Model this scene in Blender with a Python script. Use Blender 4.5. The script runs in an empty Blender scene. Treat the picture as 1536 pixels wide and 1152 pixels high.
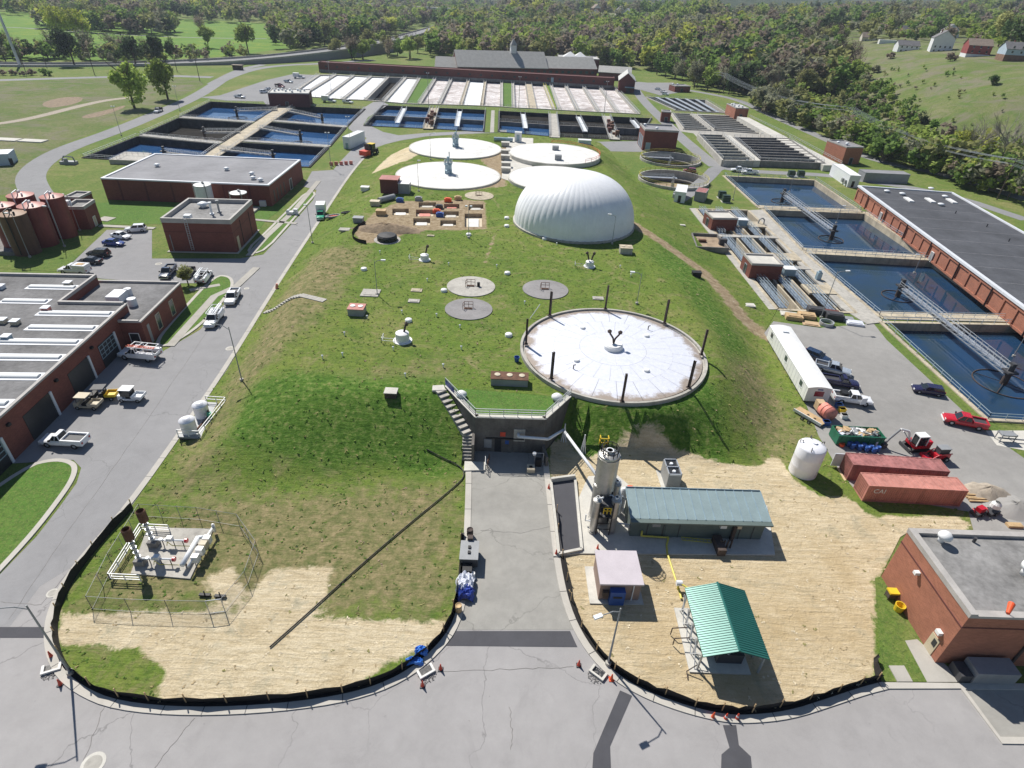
import bpy,bmesh,math,random
import numpy as np
from mathutils import Vector,Matrix
from mathutils.geometry import delaunay_2d_cdt,tessellate_polygon
random.seed(7)
SC =bpy.context.scene
COL =SC.collection
PI =math.pi
F_PX,PITCH,ROLL,CAM_H =890.0,math.radians(33.5),math.radians(-2.8),52.0
_fw =Vector((0,math.cos(PITCH),-math.sin(PITCH)))
_ri =Vector((1,0,0)); _up =_ri.cross(_fw)
R2 =_ri * math.cos(ROLL) - _up * math.sin(ROLL)
U2 =_ri * math.sin(ROLL) + _up * math.cos(ROLL)
cam_d =bpy.data.cameras.new('camera'); cam =bpy.data.objects.new('camera',cam_d); COL.objects.link(cam)
cam_d.sensor_width =36; cam_d.lens =36 * F_PX / 1536; cam_d.clip_end =30000; cam_d.clip_start =0.5
_b =-_fw
cam.matrix_world =Matrix(((R2.x,U2.x,_b.x,0),(R2.y,U2.y,_b.y,0),(R2.z,U2.z,_b.z,CAM_H),(0,0,0,1)))
SC.camera =cam
SUN_EL =math.radians(48.8)
SUN_DIR =Vector((-0.5834 * math.cos(SUN_EL),0.8122 * math.cos(SUN_EL),math.sin(SUN_EL)))   # towards the sun
W =bpy.data.worlds.new('World'); SC.world =W; W.use_nodes =True
_nt =W.node_tree
_sky =_nt.nodes.new('ShaderNodeTexSky'); _sky.sky_type ='NISHITA'; _sky.sun_disc =False
_sky.sun_elevation =SUN_EL; _sky.sun_rotation =math.atan2(SUN_DIR.x,SUN_DIR.y)
_sky.air_density =1.0; _sky.dust_density =0.15; _sky.ozone_density =2.5
_bg =_nt.nodes['Background']; _bg.inputs['Strength'].default_value =0.062
_nt.links.new(_sky.outputs[0],_bg.inputs['Color'])
sd =bpy.data.lights.new('sun','SUN'); sd.energy =4.8; sd.angle =math.radians(0.53); sd.color =(1.0,0.955,0.88)
sun =bpy.data.objects.new('sun',sd); COL.objects.link(sun)
sun.rotation_euler =SUN_DIR.to_track_quat('Z','Y').to_euler(); sun.location =(0,0,300)
SC.view_settings.view_transform ='Standard'; SC.view_settings.look ='None'
SC.view_settings.exposure =0.34; SC.view_settings.gamma =1.0
SC.render.engine ='CYCLES'
try:
 SC.cycles.max_bounces =6; SC.cycles.transparent_max_bounces =6; SC.cycles.volume_bounces =0
except Exception: pass
def ray(x,y): return _fw + R2 * ((x - 768) / F_PX) - U2 * ((y - 576) / F_PX)
def G(x,y,z=0.0):
 d =ray(x,y); t =(z - CAM_H) / d.z
 return Vector((d.x * t,d.y * t,z))
def G2(x,y,z=0.0):
 p =G(x,y,z); return (p.x,p.y)
def PX(pts,z=0.0): return [G2(x,y,z) for x,y in pts]
MATS ={}
def nodemat(name):
 m =bpy.data.materials.new(name); m.use_nodes =True
 nt =m.node_tree; b =nt.nodes['Principled BSDF']; MATS[name] =m
 return m,nt,b
def N(nt,t,**k):
 n =nt.nodes.new(t)
 for a,v in k.items(): setattr(n,a,v)
 return n
def noise(nt,scale,detail=4,rough=.6,vec=None,dist=0.0):
 n =N(nt,'ShaderNodeTexNoise'); n.inputs['Scale'].default_value =scale
 n.inputs['Detail'].default_value =detail; n.inputs['Roughness'].default_value =rough
 n.inputs['Distortion'].default_value =dist
 if vec is not None: nt.links.new(vec,n.inputs['Vector'])
 return n.outputs['Fac']
def wpos(nt,sx=1,sy=1,sz=1,rot=0):
 g =N(nt,'ShaderNodeNewGeometry'); m =N(nt,'ShaderNodeMapping')
 m.inputs['Scale'].default_value =(sx,sy,sz); m.inputs['Rotation'].default_value =(0,0,rot)
 nt.links.new(g.outputs['Position'],m.inputs['Vector']); return m.outputs[0]
def ramp(nt,fac,stops):
 r =N(nt,'ShaderNodeValToRGB'); e =r.color_ramp.elements
 while len(e) < len(stops): e.new(.5)
 for i,(p,c) in enumerate(stops):
  e[i].position =p; e[i].color =(*c,1) if len(c) == 3 else c
 nt.links.new(fac,r.inputs[0]); return r.outputs[0]
def mix(nt,fac,a,b,mode='MIX'):
 n =N(nt,'ShaderNodeMix',data_type='RGBA',blend_type=mode)
 for s,v in ((n.inputs[0],fac),(n.inputs[6],a),(n.inputs[7],b)):
  if isinstance(v,(int,float)): s.default_value =v
  elif isinstance(v,tuple): s.default_value =(*v,1)
  else: nt.links.new(v,s)
 return n.outputs[2]
def mathn(nt,op,a,b=None,clamp=False):
 n =N(nt,'ShaderNodeMath',operation=op); n.use_clamp =clamp
 for s,v in ((n.inputs[0],a),(n.inputs[1],b)):
  if v is None: continue
  if isinstance(v,(int,float)): s.default_value =v
  else: nt.links.new(v,s)
 return n.outputs[0]
def mapr(nt,v,a,b,c=0.,d=1.):
 n =N(nt,'ShaderNodeMapRange'); nt.links.new(v,n.inputs[0])
 for i,q in enumerate((a,b,c,d)): n.inputs[i + 1].default_value =q
 return n.outputs[0]
def bump(nt,b,h,strength=.3,dist=.1):
 n =N(nt,'ShaderNodeBump'); n.inputs['Strength'].default_value =strength; n.inputs['Distance'].default_value =dist
 nt.links.new(h,n.inputs['Height']); nt.links.new(n.outputs[0],b.inputs['Normal'])
def attr(nt,name):
 n =N(nt,'ShaderNodeAttribute'); n.attribute_name =name; return n.outputs['Fac']
def simple(name,col,rough=.7,metal=0.,var=.18,scale=.6,bmp=0.,spec=.4,vz=1.,streak=False):
 """plain material with uneven tone, fine grain and a little wear"""
 m,nt,b =nodemat(name)
 p =wpos(nt,1,1,vz)
 n1 =noise(nt,scale,5,.65,p); n2 =noise(nt,scale * 9,3,.6,p)
 f =mathn(nt,'ADD',mathn(nt,'MULTIPLY',n1,.7),mathn(nt,'MULTIPLY',n2,.3))
 lo =tuple(max(0,c * (1 - var * 1.6)) for c in col); hi =tuple(min(1,c * (1 + var * 1.6)) for c in col)
 c =ramp(nt,f,[(.3,lo),(.7,hi)])
 if streak:
  s =noise(nt,1.3,3,.6,wpos(nt,1,1,.07))
  c =mix(nt,mapr(nt,s,.5,.72,0,.55),c,tuple(x * .5 for x in col))
 nt.links.new(c,b.inputs['Base Color'])
 b.inputs['Roughness'].default_value =rough; b.inputs['Metallic'].default_value =metal
 b.inputs['Specular IOR Level'].default_value =spec
 if bmp: bump(nt,b,n2,bmp,.05)
 return m
def make_mats():
 S =simple
 S('concrete',(.42,.40,.36),.85,var=.16,scale=.25,bmp=.2,streak=True)
 S('concrete_light',(.55,.53,.48),.85,var=.13,scale=.3,bmp=.15)
 S('concrete_tan',(.46,.40,.30),.9,var=.22,scale=.35,bmp=.2,streak=True)
 S('concrete_wet_shaded',(.06,.06,.062),.9,spec=.1,var=.3,scale=.4,streak=True)  # wet basin walls, with their inner shade put into the near-black colour
 S('concrete_dark',(.22,.21,.20),.9,var=.25,scale=.4,bmp=.2,streak=True)
 S('disc_grey',(.25,.24,.24),.85,var=.16,scale=.3,bmp=.2)
 S('white_slab',(.70,.69,.66),.7,var=.17,scale=.3)
 S('white_paint',(.78,.78,.77),.45,var=.05,scale=.5)
 S('white_metal',(.74,.76,.78),.4,var=.06,scale=.4)
 S('membrane',(.82,.83,.85),.42,var=.05,scale=.35,streak=False)
 S('tank_plastic',(.80,.80,.84),.35,var=.04,scale=.3)
 S('steel',(.46,.45,.43),.42,.75,var=.15,scale=.5)
 S('galv',(.50,.53,.57),.45,.6,var=.12,scale=.8)
 S('grate_blue',(.26,.31,.37),.5,.3,var=.2,scale=1.5)
 S('rail_blue',(.40,.48,.55),.5,.3,var=.1)
 S('rail_grey',(.48,.50,.52),.5,.4,var=.1)
 S('rust',(.13,.065,.04),.85,var=.35,scale=1.2,bmp=.3)
 S('brown_steel',(.075,.055,.048),.8,var=.3,scale=.8)
 S('black',(.015,.015,.017),.6,var=.2)
 S('black_fabric',(.014,.013,.014),.75,var=.3,scale=.4)
 S('rubber',(.02,.02,.02),.8,var=.2)
 S('dark_grey',(.06,.06,.065),.6,var=.15)
 S('grey_paint',(.28,.29,.30),.5,var=.1)
 S('container_red',(.53,.235,.19),.55,var=.16,scale=.5,streak=True)
 S('container_old',(.36,.15,.14),.6,var=.3,scale=.9,streak=True)
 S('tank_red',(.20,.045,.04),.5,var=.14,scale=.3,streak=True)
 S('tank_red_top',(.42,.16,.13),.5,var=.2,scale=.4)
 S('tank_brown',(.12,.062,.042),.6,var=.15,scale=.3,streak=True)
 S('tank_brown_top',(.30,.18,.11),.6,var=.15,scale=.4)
 S('roof_grey',(.235,.235,.25),.85,var=.16,scale=.12)
 S('roof_dark',(.075,.078,.088),.8,var=.25,scale=.15)
 S('roof_worn',(.23,.225,.22),.85,var=.36,scale=.22)
 S('wall_dark',(.13,.12,.11),.9,var=.3,scale=.4,streak=True); S('tuft_green',(.085,.15,.03),.95,var=.3,spec=.1); S('tuft_light',(.15,.22,.05),.95,var=.3,spec=.1); S('tuft_tan',(.26,.24,.10),.95,var=.25,spec=.1); S('straw_pale',(.66,.57,.41),.95,var=.15,spec=.1); S('straw_dark',(.42,.33,.2),.95,var=.2,spec=.1)
 S('roof_shop',(.15,.148,.15),.85,var=.36,scale=.22)
 S('roof_slate',(.36,.355,.335),.75,var=.12,scale=.5)
 S('roof_light',(.50,.50,.48),.75,var=.12,scale=.5)
 S('coping',(.40,.38,.36),.7,var=.12)
 S('coping_white',(.66,.68,.72),.5,var=.06)
 S('door_dark',(.03,.032,.036),.4,var=.2)
 S('door_cream',(.55,.47,.33),.5,var=.08)
 S('green_metal',(.27,.35,.36),.42,.1,var=.08,scale=.6)
 S('green_wall',(.115,.15,.14),.5,var=.1,scale=.6)
 S('green_roof',(.028,.15,.125),.34,.15,var=.08,scale=.5,spec=.5)
 S('dumpster_green',(.02,.16,.09),.5,var=.2,scale=.7,streak=True)
 S('hut_wall',(.28,.20,.17),.7,var=.12)
 S('hut_roof',(.52,.47,.50),.6,var=.06)
 S('blue_paint',(.03,.09,.32),.45,var=.12)
 S('blue_tarp',(.05,.20,.62),.45,var=.25,scale=1.5)
 S('blue_tarp_dark',(.03,.06,.30),.45,var=.3,scale=1.5)
 S('tarp_white',(.66,.68,.74),.5,var=.1,scale=1.2)
 S('orange',(.72,.10,.03),.5,var=.12)
 S('cone_red',(.62,.07,.035),.5,var=.12)
 S('yellow',(.72,.50,.03),.5,var=.1)
 S('yellow_pipe',(.62,.55,.10),.5,var=.1)
 S('pink',(.66,.24,.19),.6,var=.2)
 S('wood',(.50,.35,.19),.8,var=.22,scale=1.0)
 S('cardboard',(.50,.36,.22),.8,var=.12)
 S('beige',(.55,.48,.36),.6,var=.1)
 S('teal_steel',(.28,.38,.44),.5,.2,var=.15)
 S('transformer_green',(.035,.065,.05),.5,var=.12)
 S('dirt',(.33,.25,.17),.95,var=.3,scale=.6,bmp=.4)
 S('soil',(.24,.18,.12),.95,var=.35,scale=.8,bmp=.5)
 S('gravel_pile',(.36,.31,.25),.95,var=.25,scale=1.2,bmp=.4)
 S('bark',(.10,.075,.055),.9,var=.3,scale=1.5)
 S('bark_pale',(.30,.27,.23),.9,var=.25,scale=1.5)
 S('floor_mud',(.026,.024,.021),.95,var=.4,scale=.3,spec=.05)
 S('sludge',(.40,.34,.26),.9,var=.25,scale=.4)
 S('house_white',(.72,.72,.74),.6,var=.06)
 S('house_cream',(.62,.58,.50),.6,var=.06)
 S('house_red',(.28,.07,.065),.7,var=.15)
 S('house_brown',(.22,.13,.09),.8,var=.2)
 S('house_blue',(.42,.50,.58),.6,var=.08)
 S('shingle',(.17,.165,.17),.85,var=.2,scale=1)
 S('shingle_brown',(.25,.20,.16),.85,var=.2,scale=1)
 S('bush_red',(.12,.055,.045),.9,var=.3)
 for nm,col in (('brick',(.185,.058,.042)),('brick_orange',(.36,.145,.09)),('brick_dark',(.125,.040,.034))):
  m,nt,b =nodemat(nm)
  tc =N(nt,'ShaderNodeTexCoord')
  sep =N(nt,'ShaderNodeSeparateXYZ'); nt.links.new(tc.outputs['Object'],sep.inputs[0])
  cmb =N(nt,'ShaderNodeCombineXYZ')
  nt.links.new(mathn(nt,'ADD',sep.outputs[0],sep.outputs[1]),cmb.inputs[0]); nt.links.new(sep.outputs[2],cmb.inputs[1])
  br =N(nt,'ShaderNodeTexBrick'); nt.links.new(cmb.outputs[0],br.inputs['Vector'])
  br.inputs['Scale'].default_value =1; br.inputs['Brick Width'].default_value =.42; br.inputs['Row Height'].default_value =.16
  br.inputs['Mortar Size'].default_value =.012
  br.inputs['Color1'].default_value =(*[c * 1.12 for c in col],1); br.inputs['Color2'].default_value =(*[c * .84 for c in col],1)
  br.inputs['Mortar'].default_value =(*[min(1,c * 1.35 + .01) for c in col],1)
  n =noise(nt,.5,5,.65,wpos(nt)); c =mix(nt,mapr(nt,n,.35,.7,0,.4),br.outputs['Color'],tuple(x * .62 for x in col))
  nt.links.new(c,b.inputs['Base Color']); b.inputs['Roughness'].default_value =.85
 for nm,col in (('paint_white',(.80,.81,.83)),('paint_silver',(.45,.50,.56)),('paint_blue',(.012,.045,.24)),('paint_navy',(.02,.04,.09)),
     ('paint_black',(.012,.013,.018)),('paint_red',(.50,.012,.025)),('paint_green',(.02,.36,.20)),('paint_indigo',(.018,.016,.06)),('paint_maroon',(.25,.02,.04))):
  m,nt,b =nodemat(nm); b.inputs['Base Color'].default_value =(*col,1)
  b.inputs['Roughness'].default_value =.22; b.inputs['Coat Weight'].default_value =.5; b.inputs['Metallic'].default_value =.25 if 'silver' in nm else 0
  n =noise(nt,2,3,.6,wpos(nt)); nt.links.new(mapr(nt,n,.3,.8,.18,.42),b.inputs['Roughness'])
 m,nt,b =nodemat('glass'); b.inputs['Base Color'].default_value =(.02,.025,.03,1); b.inputs['Roughness'].default_value =.08; b.inputs['Specular IOR Level'].default_value =.7
 m,nt,b =nodemat('window_pane'); b.inputs['Base Color'].default_value =(.05,.07,.08,1); b.inputs['Roughness'].default_value =.12; b.inputs['Specular IOR Level'].default_value =.6
 m,nt,b =nodemat('skylight'); b.inputs['Base Color'].default_value =(.62,.64,.65,1); b.inputs['Roughness'].default_value =.5
 m,nt,b =nodemat('headlight'); b.inputs['Base Color'].default_value =(.75,.75,.72,1); b.inputs['Roughness'].default_value =.1
 m,nt,b =nodemat('taillight'); b.inputs['Base Color'].default_value =(.35,.01,.01,1); b.inputs['Roughness'].default_value =.2
 for nm,col,alg in (('water',(.030,.095,.24),(.022,.070,.17)),('water_deep',(.014,.045,.105),(.025,.045,.05)),('water_brown',(.035,.028,.018),(.05,.03,.012)),('water_green',(.03,.045,.04),(.05,.06,.04))):  # the basin blues carry sky reflection in the base colour
  m,nt,b =nodemat(nm)
  n =noise(nt,.12,4,.6,wpos(nt)); c =ramp(nt,n,[(.42,col),(.72,alg)])
  sc_ =noise(nt,.35,6,.75,wpos(nt),2.); c =mix(nt,mapr(nt,sc_,.62,.72,0,.55),c,tuple(min(1,x * 2 + .03) for x in alg))
  nt.links.new(c,b.inputs['Base Color']); b.inputs['Roughness'].default_value =.06; b.inputs['IOR'].default_value =1.33
  b.inputs['Specular IOR Level'].default_value =.6
  n2 =noise(nt,1.2,3,.6,wpos(nt)); bump(nt,b,n2,.05,.05)
 for nm,dirty in (('foam',0.),('foam_brown',1.)):
  m,nt,b =nodemat(nm)
  p =wpos(nt,.35,1.0,1)
  n1 =noise(nt,.9,6,.7,p,1.2); n2 =noise(nt,.10,3,.6,wpos(nt))
  if dirty: c =ramp(nt,n1,[(.30,(.17,.12,.10)),(.43,(.42,.36,.34)),(.56,(.74,.72,.72))])
  else: c =ramp(nt,n1,[(.26,(.30,.32,.34)),(.38,(.72,.74,.76)),(.5,(.90,.91,.92))])
  if dirty: c =mix(nt,mapr(nt,n2,.48,.68,0,.7),c,(.24,.19,.17))
  nt.links.new(c,b.inputs['Base Color']); b.inputs['Roughness'].default_value =.8; bump(nt,b,n1,.6,.3)
 def grass_col(nt,lush=(.090,.175,.030),mid=(.145,.20,.045),dry=(.28,.25,.11),bias=0.):
  p =wpos(nt)
  a =noise(nt,.035,6,.62,p,.4); c =noise(nt,.35,6,.7,p,.5); d =noise(nt,1.5,5,.8,p,.6); e =noise(nt,5,3,.8,p)
  f =mathn(nt,'ADD',mathn(nt,'MULTIPLY',a,.55),mathn(nt,'MULTIPLY',c,.45))
  base =ramp(nt,f,[(.36,lush),(.50 - bias,mid),(.66 - bias,dry)])
  base =mix(nt,mapr(nt,d,.46,.66,0,.75),base,(.050,.095,.024))
  base =mix(nt,mapr(nt,e,.48,.72,0,.6),base,(.25,.25,.09))
  return base,d,c
 m,nt,b =nodemat('grass'); c,d,_ =grass_col(nt); nt.links.new(c,b.inputs['Base Color']); b.inputs['Roughness'].default_value =.95; b.inputs['Specular IOR Level'].default_value =.15; bump(nt,b,d,.8,.25)
 m,nt,b =nodemat('grass_lush'); c,d,_ =grass_col(nt,(.075,.18,.030),(.11,.205,.040),(.18,.22,.07),-.08); nt.links.new(c,b.inputs['Base Color']); b.inputs['Roughness'].default_value =.95; b.inputs['Specular IOR Level'].default_value =.15; bump(nt,b,d,.8,.2)
 m,nt,b =nodemat('field'); c,d,_ =grass_col(nt,(.095,.225,.034),(.15,.27,.042),(.36,.37,.05),-.03); nt.links.new(c,b.inputs['Base Color']); b.inputs['Roughness'].default_value =.95; b.inputs['Specular IOR Level'].default_value =.1
 m,nt,b =nodemat('meadow'); c,d,_ =grass_col(nt,(.10,.165,.04),(.15,.18,.065),(.25,.225,.145),.02); nt.links.new(c,b.inputs['Base Color']); b.inputs['Roughness'].default_value =.95; b.inputs['Specular IOR Level'].default_value =.1; bump(nt,b,d,.6,.4); mw =noise(nt,.05,5,.7,wpos(nt),1.0); c =mix(nt,mapr(nt,mw,.47,.62,0,.8),c,(.20,.18,.135)); mw2 =noise(nt,.08,4,.7,wpos(nt),.8); c =mix(nt,mapr(nt,mw2,.52,.66,0,.7),c,(.085,.16,.03)); nt.links.new(c,b.inputs['Base Color'])
 m,nt,b =nodemat('far_hill'); n =noise(nt,.02,6,.7,wpos(nt)); c =ramp(nt,n,[(.35,(.025,.045,.016)),(.55,(.06,.075,.028)),(.7,(.10,.09,.05))]); nt.links.new(c,b.inputs['Base Color']); b.inputs['Roughness'].default_value =1; b.inputs['Specular IOR Level'].default_value =0
 m,nt,b =nodemat('mound')
 g,d,cc =grass_col(nt,(.105,.195,.026),(.165,.225,.042),(.27,.255,.095),-.05)
 p =wpos(nt)
 pa =noise(nt,.11,5,.7,p,1.0); g =mix(nt,mapr(nt,pa,.52,.66,0,.6),g,(.070,.135,.024)); pb =noise(nt,.13,6,.8,p,1.6); g =mix(nt,mapr(nt,pb,.53,.66,0,.85),g,(.27,.24,.115))
 dryc =ramp(nt,noise(nt,.8,6,.75,p),[(.32,(.10,.135,.04)),(.5,(.215,.20,.09)),(.68,(.36,.285,.16))])
 jit =mathn(nt,'MULTIPLY',mathn(nt,'SUBTRACT',noise(nt,.5,6,.72,p),.5),1.5)
 dm =mapr(nt,mathn(nt,'ADD',attr(nt,'dry'),jit),.35,.75)
 base =mix(nt,dm,g,dryc)
 lm =mapr(nt,mathn(nt,'ADD',attr(nt,'lush'),mathn(nt,'MULTIPLY',jit,.6)),.3,.8)
 lush =ramp(nt,noise(nt,1.2,6,.75,p),[(.36,(.050,.115,.016)),(.52,(.100,.19,.030)),(.66,(.24,.265,.09))])
 base =mix(nt,lm,base,lush)
 st =noise(nt,1.4,6,.75,wpos(nt,.22,1.6,1)); st2 =noise(nt,.15,4,.6,p); st3 =noise(nt,6,3,.8,p)
 stc =ramp(nt,mathn(nt,'ADD',mathn(nt,'MULTIPLY',st,.6),mathn(nt,'MULTIPLY',st3,.4)),[(.28,(.31,.24,.15)),(.46,(.56,.465,.305)),(.64,(.74,.645,.47))])
 stc =mix(nt,mapr(nt,st2,.48,.66,0,.6),stc,(.46,.36,.21)); st4 =noise(nt,.23,5,.7,p,1.2); stc =mix(nt,mapr(nt,st4,.54,.68,0,.55),stc,(.33,.32,.24))
 stc =mix(nt,attr(nt,'gold'),stc,mix(nt,.35,stc,(.48,.34,.17)))
 j2 =mathn(nt,'MULTIPLY',mathn(nt,'SUBTRACT',noise(nt,.45,6,.75,p,.8),.5),1.1)
 sm =mapr(nt,mathn(nt,'ADD',attr(nt,'straw'),j2),.42,.60)
 base =mix(nt,sm,base,stc)
 dc =ramp(nt,noise(nt,.9,6,.7,p),[(.3,(.20,.145,.085)),(.55,(.36,.28,.18)),(.75,(.48,.41,.31))])
 sd_ =mapr(nt,mathn(nt,'ADD',attr(nt,'dirt'),j2),.42,.62)
 base =mix(nt,sd_,base,dc)
 nt.links.new(base,b.inputs['Base Color']); b.inputs['Roughness'].default_value =.95; b.inputs['Specular IOR Level'].default_value =.12
 bump(nt,b,mathn(nt,'ADD',d,st),.9,.22)
 def paved(nm,col,var=.12,cracks=True,grain=.12):
  m,nt,b =nodemat(nm); p =wpos(nt)
  a =noise(nt,.045,6,.6,p,.6); c2 =noise(nt,.5,6,.7,p); e =noise(nt,14,3,.8,p)
  f =mathn(nt,'ADD',mathn(nt,'MULTIPLY',a,.6),mathn(nt,'MULTIPLY',c2,.4))
  c =ramp(nt,f,[(.33,tuple(x * (1 - var * 1.5) for x in col)),(.67,tuple(x * (1 + var * 1.5) for x in col))])
  c =mix(nt,mapr(nt,e,.3,.8,0,grain * 2),c,tuple(x * .6 for x in col))
  sp =noise(nt,1.1,3,.8,p,.5); c =mix(nt,mapr(nt,sp,.70,.76,0,.45),c,tuple(x * .45 for x in col)); s5 =noise(nt,.18,5,.7,p,1.5); c =mix(nt,mapr(nt,s5,.52,.70,0,.4),c,tuple(x * .72 for x in col))
  if cracks:
   v =N(nt,'ShaderNodeTexVoronoi',feature='DISTANCE_TO_EDGE'); v.inputs['Scale'].default_value =.085
   w =N(nt,'ShaderNodeVectorMath',operation='ADD'); nz =N(nt,'ShaderNodeTexNoise'); nz.inputs['Scale'].default_value =.4; nz.inputs['Detail'].default_value =5
   nt.links.new(p,nz.inputs['Vector']); sc =N(nt,'ShaderNodeVectorMath',operation='SCALE'); sc.inputs['Scale'].default_value =3.0
   nt.links.new(nz.outputs['Color'],sc.inputs[0]); nt.links.new(p,w.inputs[0]); nt.links.new(sc.outputs[0],w.inputs[1]); nt.links.new(w.outputs[0],v.inputs['Vector'])
   k =mapr(nt,v.outputs['Distance'],.0,.006,.55,0); k =mathn(nt,'MULTIPLY',k,mapr(nt,a,.42,.55))
   c =mix(nt,k,c,tuple(x * .35 for x in col))
  nt.links.new(c,b.inputs['Base Color']); b.inputs['Roughness'].default_value =.9; b.inputs['Specular IOR Level'].default_value =.25; bump(nt,b,e,.25,.02)
 paved('road',(.345,.333,.330),.09)
 paved('road_far',(.26,.26,.265),.08,False)
 paved('drive',(.325,.315,.29),.16)
 paved('patch',(.085,.085,.095),.14,False,.2)
 paved('lot',(.290,.287,.292),.09)
 paved('gravel',(.33,.32,.305),.16,False,.35)
 paved('kerb',(.50,.475,.43),.10,False)
 paved('walk',(.42,.40,.36),.12,False)
 for nm,col in (('leaf_spring',(.36,.46,.11)),('leaf_green',(.22,.34,.085)),('leaf_olive',(.36,.37,.15)),('leaf_dark',(.09,.14,.055)),('leaf_brown',(.34,.28,.215)),('leaf_grey',(.31,.32,.21)),('leaf_yellow',(.50,.54,.11))):
  m,nt,b =nodemat(nm)
  n =noise(nt,.9,4,.7,wpos(nt)); c =ramp(nt,n,[(.32,tuple(x * .55 for x in col)),(.68,tuple(x * 1.45 for x in col))])
  oi =N(nt,'ShaderNodeObjectInfo'); h =mapr(nt,oi.outputs['Random'],0,1,.72,1.25)
  cm =N(nt,'ShaderNodeVectorMath',operation='SCALE'); nt.links.new(c,cm.inputs[0]); nt.links.new(h,cm.inputs['Scale'])
  nt.links.new(cm.outputs[0],b.inputs['Base Color']); b.inputs['Roughness'].default_value =.8; b.inputs['Specular IOR Level'].default_value =.2
  tr =N(nt,'ShaderNodeBsdfTranslucent'); nt.links.new(cm.outputs[0],tr.inputs['Color'])
  mx =N(nt,'ShaderNodeMixShader'); mx.inputs[0].default_value =.42
  out =nt.nodes['Material Output']; nt.links.new(b.outputs[0],mx.inputs[1]); nt.links.new(tr.outputs[0],mx.inputs[2]); nt.links.new(mx.outputs[0],out.inputs['Surface'])
make_mats()
def V(*a): return Vector(a)
class MB:
 def __init__(s): s.v =[]; s.f =[]; s.m =[]; s.mi =0
 def face(s,pts):
  n =len(s.v); s.v += [tuple(p) for p in pts]; s.f.append(tuple(range(n,n + len(pts)))); s.m.append(s.mi); return s
 def box(s,x0,x1,y0,y1,z0,z1,M=None):
  n =len(s.v)
  c =[V(x,y,z) for z in (z0,z1) for x,y in ((x0,y0),(x1,y0),(x1,y1),(x0,y1))]
  s.v += [tuple(M @ p) if M is not None else tuple(p) for p in c]
  for q in ((3,2,1,0),(4,5,6,7),(0,1,5,4),(1,2,6,5),(2,3,7,6),(3,0,4,7)):
   s.f.append(tuple(n + i for i in q)); s.m.append(s.mi)
  return s
 def prism(s,pts,z0,z1,top=True,bot=True):
  """pts: list of (x,y) counter-clockwise or not; z0/z1 numbers or lists"""
  k =len(pts); a =sum(pts[i][0] * pts[(i + 1) % k][1] - pts[(i + 1) % k][0] * pts[i][1] for i in range(k))
  pts =list(pts);
  if a < 0: pts.reverse()
  n =len(s.v)
  s.v += [(p[0],p[1],z0) for p in pts] + [(p[0],p[1],z1) for p in pts]
  for i in range(k): j =(i + 1) % k; s.f.append((n + i,n + j,n + k + j,n + k + i)); s.m.append(s.mi)
  if top: s.f.append(tuple(n + k + i for i in range(k))); s.m.append(s.mi)
  if bot: s.f.append(tuple(n + k - 1 - i for i in range(k))); s.m.append(s.mi)
  return s
 def cyl(s,p,q,r,r2=None,n=10,cap=True):
  p =Vector(p); q =Vector(q); r2 =r if r2 is None else r2
  d =(q - p)
  if d.length < 1e-6: return s
  d.normalize(); u =d.orthogonal().normalized(); w =d.cross(u); b =len(s.v)
  for c,rr in ((p,r),(q,r2)):
   for i in range(n):
    a =2 * PI * i / n; s.v.append(tuple(c + u * (math.cos(a) * rr) + w * (math.sin(a) * rr)))
  for i in range(n): j =(i + 1) % n; s.f.append((b + i,b + j,b + n + j,b + n + i)); s.m.append(s.mi)
  if cap:
   s.f.append(tuple(b + n - 1 - i for i in range(n))); s.f.append(tuple(b + n + i for i in range(n))); s.m += [s.mi] * 2
  return s
 def tube(s,pts,r,n=6):
  for a,b in zip(pts[:-1],pts[1:]): s.cyl(a,b,r,n=n)
  return s
 def lathe(s,prof,c=(0,0,0),n=32,a0=0.,a1=2 * PI):
  full =abs(a1 - a0 - 2 * PI) < 1e-6; k =n if full else n + 1; b =len(s.v); c =Vector(c)
  for r,z in prof:
   for i in range(k):
    a =a0 + (a1 - a0) * i / n; s.v.append((c.x + r * math.cos(a),c.y + r * math.sin(a),c.z + z))
  for j in range(len(prof) - 1):
   for i in range(n):
    i2 =(i + 1) % k
    s.f.append((b + j * k + i,b + j * k + i2,b + (j + 1) * k + i2,b + (j + 1) * k + i)); s.m.append(s.mi)
  return s
 def disc(s,c,r,z,n=32):
  s.f.append(tuple(range(len(s.v),len(s.v) + n))); s.m.append(s.mi)
  s.v += [(c[0] + r * math.cos(2 * PI * i / n),c[1] + r * math.sin(2 * PI * i / n),z) for i in range(n)]; return s
 def mesh(s,name,mats,smooth=False):
  me =bpy.data.meshes.new(name); me.from_pydata(s.v,[],s.f)
  for m in (mats if isinstance(mats,(list,tuple)) else [mats]): me.materials.append(MATS[m])
  if any(s.m): me.polygons.foreach_set('material_index',s.m)
  if smooth: me.polygons.foreach_set('use_smooth',[True] * len(me.polygons))
  me.update(); return me
 def build(s,name,mats,parent=None,smooth=False,world=False):
  if world and parent is not None:
   mi =ROOTM[parent.name].inverted(); s.v =[tuple(mi @ Vector(p)) for p in s.v]
  o =bpy.data.objects.new(name,s.mesh(name,mats,smooth)); COL.objects.link(o); o.parent =parent; return o
def smooth_by_angle(o,deg=40):
 try:
  me =o.data; me.polygons.foreach_set('use_smooth',[True] * len(me.polygons)); me.set_sharp_from_angle(angle=math.radians(deg))
 except Exception: pass
 return o
ROOTM ={}
def tag(o,label,cat,group=None):
 o['label'] =label; o['category'] =cat
 if group: o['group'] =group
 return o
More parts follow.
